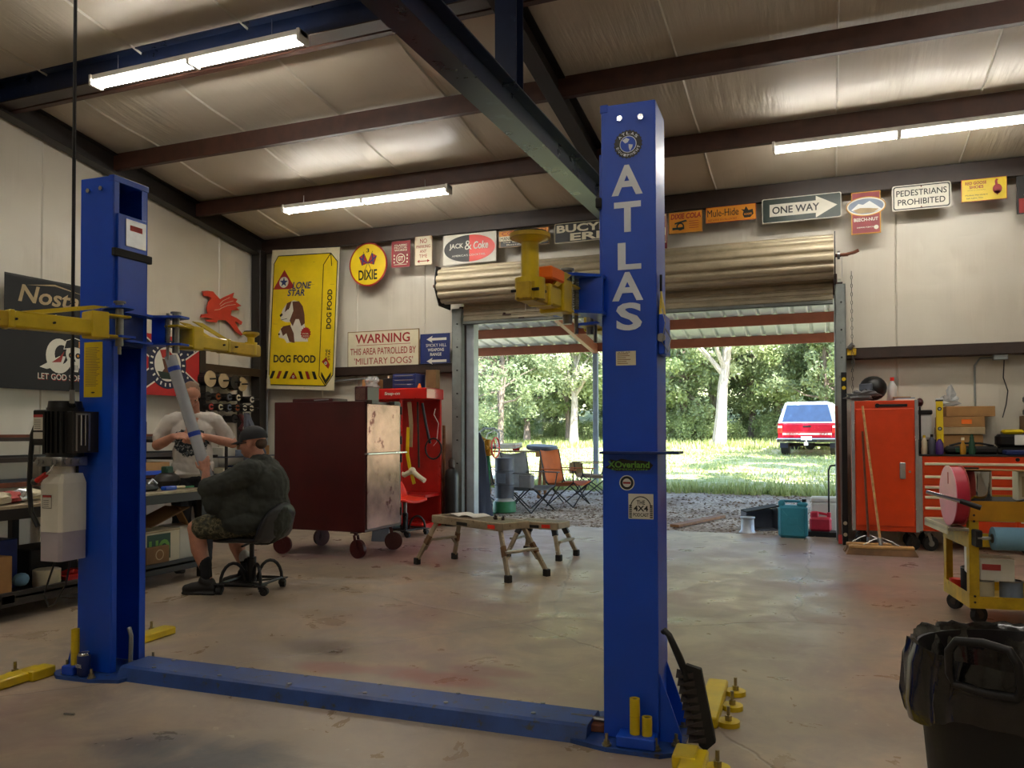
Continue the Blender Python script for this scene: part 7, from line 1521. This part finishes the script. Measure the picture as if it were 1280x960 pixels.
# ---- standing person beyond the bench end
pt = thing('person', 'standing person in light printed t-shirt looking down at hands', 'person', (-5.66, 6.02, 0), radians(-46))
b = B(); limb(b, [(0, 0, .96), (.01, 0, 1.12), (0, 0, 1.3), (-.01, 0, 1.42)], [.145, .14, .15, .10]); limb(b, [(-.01, -.12, 1.42), (-.01, .12, 1.42)], [.075, .075]); limb(b, [(-.01, 0, 1.44), (.03, 0, 1.53), (.05, 0, 1.58)], [.07, .058, .056])
for s in (-1, 1):
    limb(b, [(0, s*.09, .92), (.01, s*.1, .5), (-.01, s*.11, .1)], [.1, .062, .045]); limb(b, [(-.01, s*.11, .1), (-.03, s*.11, .05), (.12, s*.13, .04)], [.045, .04, .03])
limb(b, [(-.01, .20, 1.42), (-.03, .30, 1.28), (-.01, .36, 1.20)], [.068, .055, .048]); limb(b, [(-.01, .36, 1.20), (.14, .24, 1.23), (.26, .10, 1.27)], [.047, .042, .029])
limb(b, [(-.01, -.20, 1.42), (-.03, -.28, 1.28), (-.01, -.31, 1.19)], [.068, .055, .048]); limb(b, [(-.01, -.31, 1.19), (.13, -.25, 1.22), (.25, -.17, 1.27)], [.052, .047, .032])
hand(b, (.26, .10, 1.27), (.35, -1, .1), (-.6, -.2, -.8), -1, .75); hand(b, (.25, -.17, 1.27), (.4, 1, .1), (-.6, .2, -.8), 1, .75)
Mh = head(b, (.095, -.02, 1.665), radians(40), 1.0, radians(8)); remesh(b, .0062, 'body', pt, 'skin', 2); eyes(Mh, pt)
n_ = NT('shirt_print'); co = n_.coord(); sx = n_.n('SeparateXYZ'); n_.l(co, sx.inputs[0])
dy = n_.math('DIVIDE', n_.math('ADD', sx.outputs[1], .02), .175); dz = n_.math('DIVIDE', n_.math('SUBTRACT', sx.outputs[2], 1.22), .15)
rr = n_.math('ADD', n_.math('MULTIPLY', dy, dy), n_.math('MULTIPLY', dz, dz)); rr = n_.math('ADD', rr, n_.math('MULTIPLY', n_.noise(co, 16, 4, .7), 1.2))
inside = n_.math('MULTIPLY', n_.math('LESS_THAN', rr, 1.35), n_.math('GREATER_THAN', sx.outputs[0], .04))
pc = n_.ramp(n_.noise(co, 34, 4, .6), [(0, '20282c'), (.5, '2f3a40'), (.56, 'b8b6ae'), (.6, '3b4a52')], 'CONSTANT')
n_.set(Base_Color=n_.mix(inside, 'c2bbb2', pc), Roughness=.85); n_.bump(n_.noise(co, 7, 3), .35, .02); MATS['shirt_print'] = n_.m
b = B(); b.ball((0, 0, .98), (.155, .195, .13), 'skin', 18, 12); b.ball((.01, 0, 1.1), (.16, .185, .2), 'skin', 18, 12); b.ball((0, 0, 1.3), (.14, .20, .17), 'skin', 18, 12); limb(b, [(-.01, -.16, 1.42), (-.01, .16, 1.42)], [.085, .085]); b.ball((0, 0, 1.46), (.09, .10, .055), 'skin')
limb(b, [(-.01, .20, 1.41), (-.025, .285, 1.30), (-.02, .32, 1.25)], [.078, .072, .07]); limb(b, [(-.01, -.20, 1.41), (-.025, -.27, 1.30), (-.02, -.29, 1.25)], [.078, .072, .07]); b.box(-.14, .15, -.18, .18, .87, .96, 'skin', .05)
remesh(b, .008, 'shirt', pt, 'shirt_print', 3, (.022, .09))
b = B(); b.ball((0, 0, .9), (.135, .18, .1), 'skin')
for s in (-1, 1): limb(b, [(0, s*.09, .88), (.01, s*.1, .5), (-.01, s*.11, .10)], [.115, .082, .07])
remesh(b, .009, 'jeans', pt, 'jeans', 3, (.02, .08))
for s in (-1, 1):
    b = B(); x, y = -.01, s*.11; limb(b, [(x-.045, y, .05), (x+.05, y, .06), (x+.13, y+.02*s, .05), (x+.17, y+.025*s, .042)], [.045, .05, .044, .035]); b.box(x-.09, x+.2, y-.045, y+.05, 0, .028, 'shoe', .012); remesh(b, .007, 'shoe', pt, 'shoe', 2)
b = B(); V = []; n = 20
b.ball((-.018, 0, .036), (.093, .0785, .086), 'hair_grey', 20, 12, Mh); b.build('hair', pt)
# the long tube held upright by the seated person
tb = thing('lamp_sleeve', 'long translucent grey tube with two blue tape bands', 'tube', (0, 0, 0), 0)
P0 = Vector((-4.97, 5.03, 1.926)); P1 = Vector((-4.68, 5.16, .905))
b = B(); b.cyl(P0, P1, .046, 'clear_tube', n=22); b.build('tube_shell', tb)
for t in (.085, .60): b = B(); a = P0.lerp(P1, t); c = P0.lerp(P1, t+.035); b.cyl(a, c, .0485, 'tape_blue', n=22); b.build('tape_band', tb)
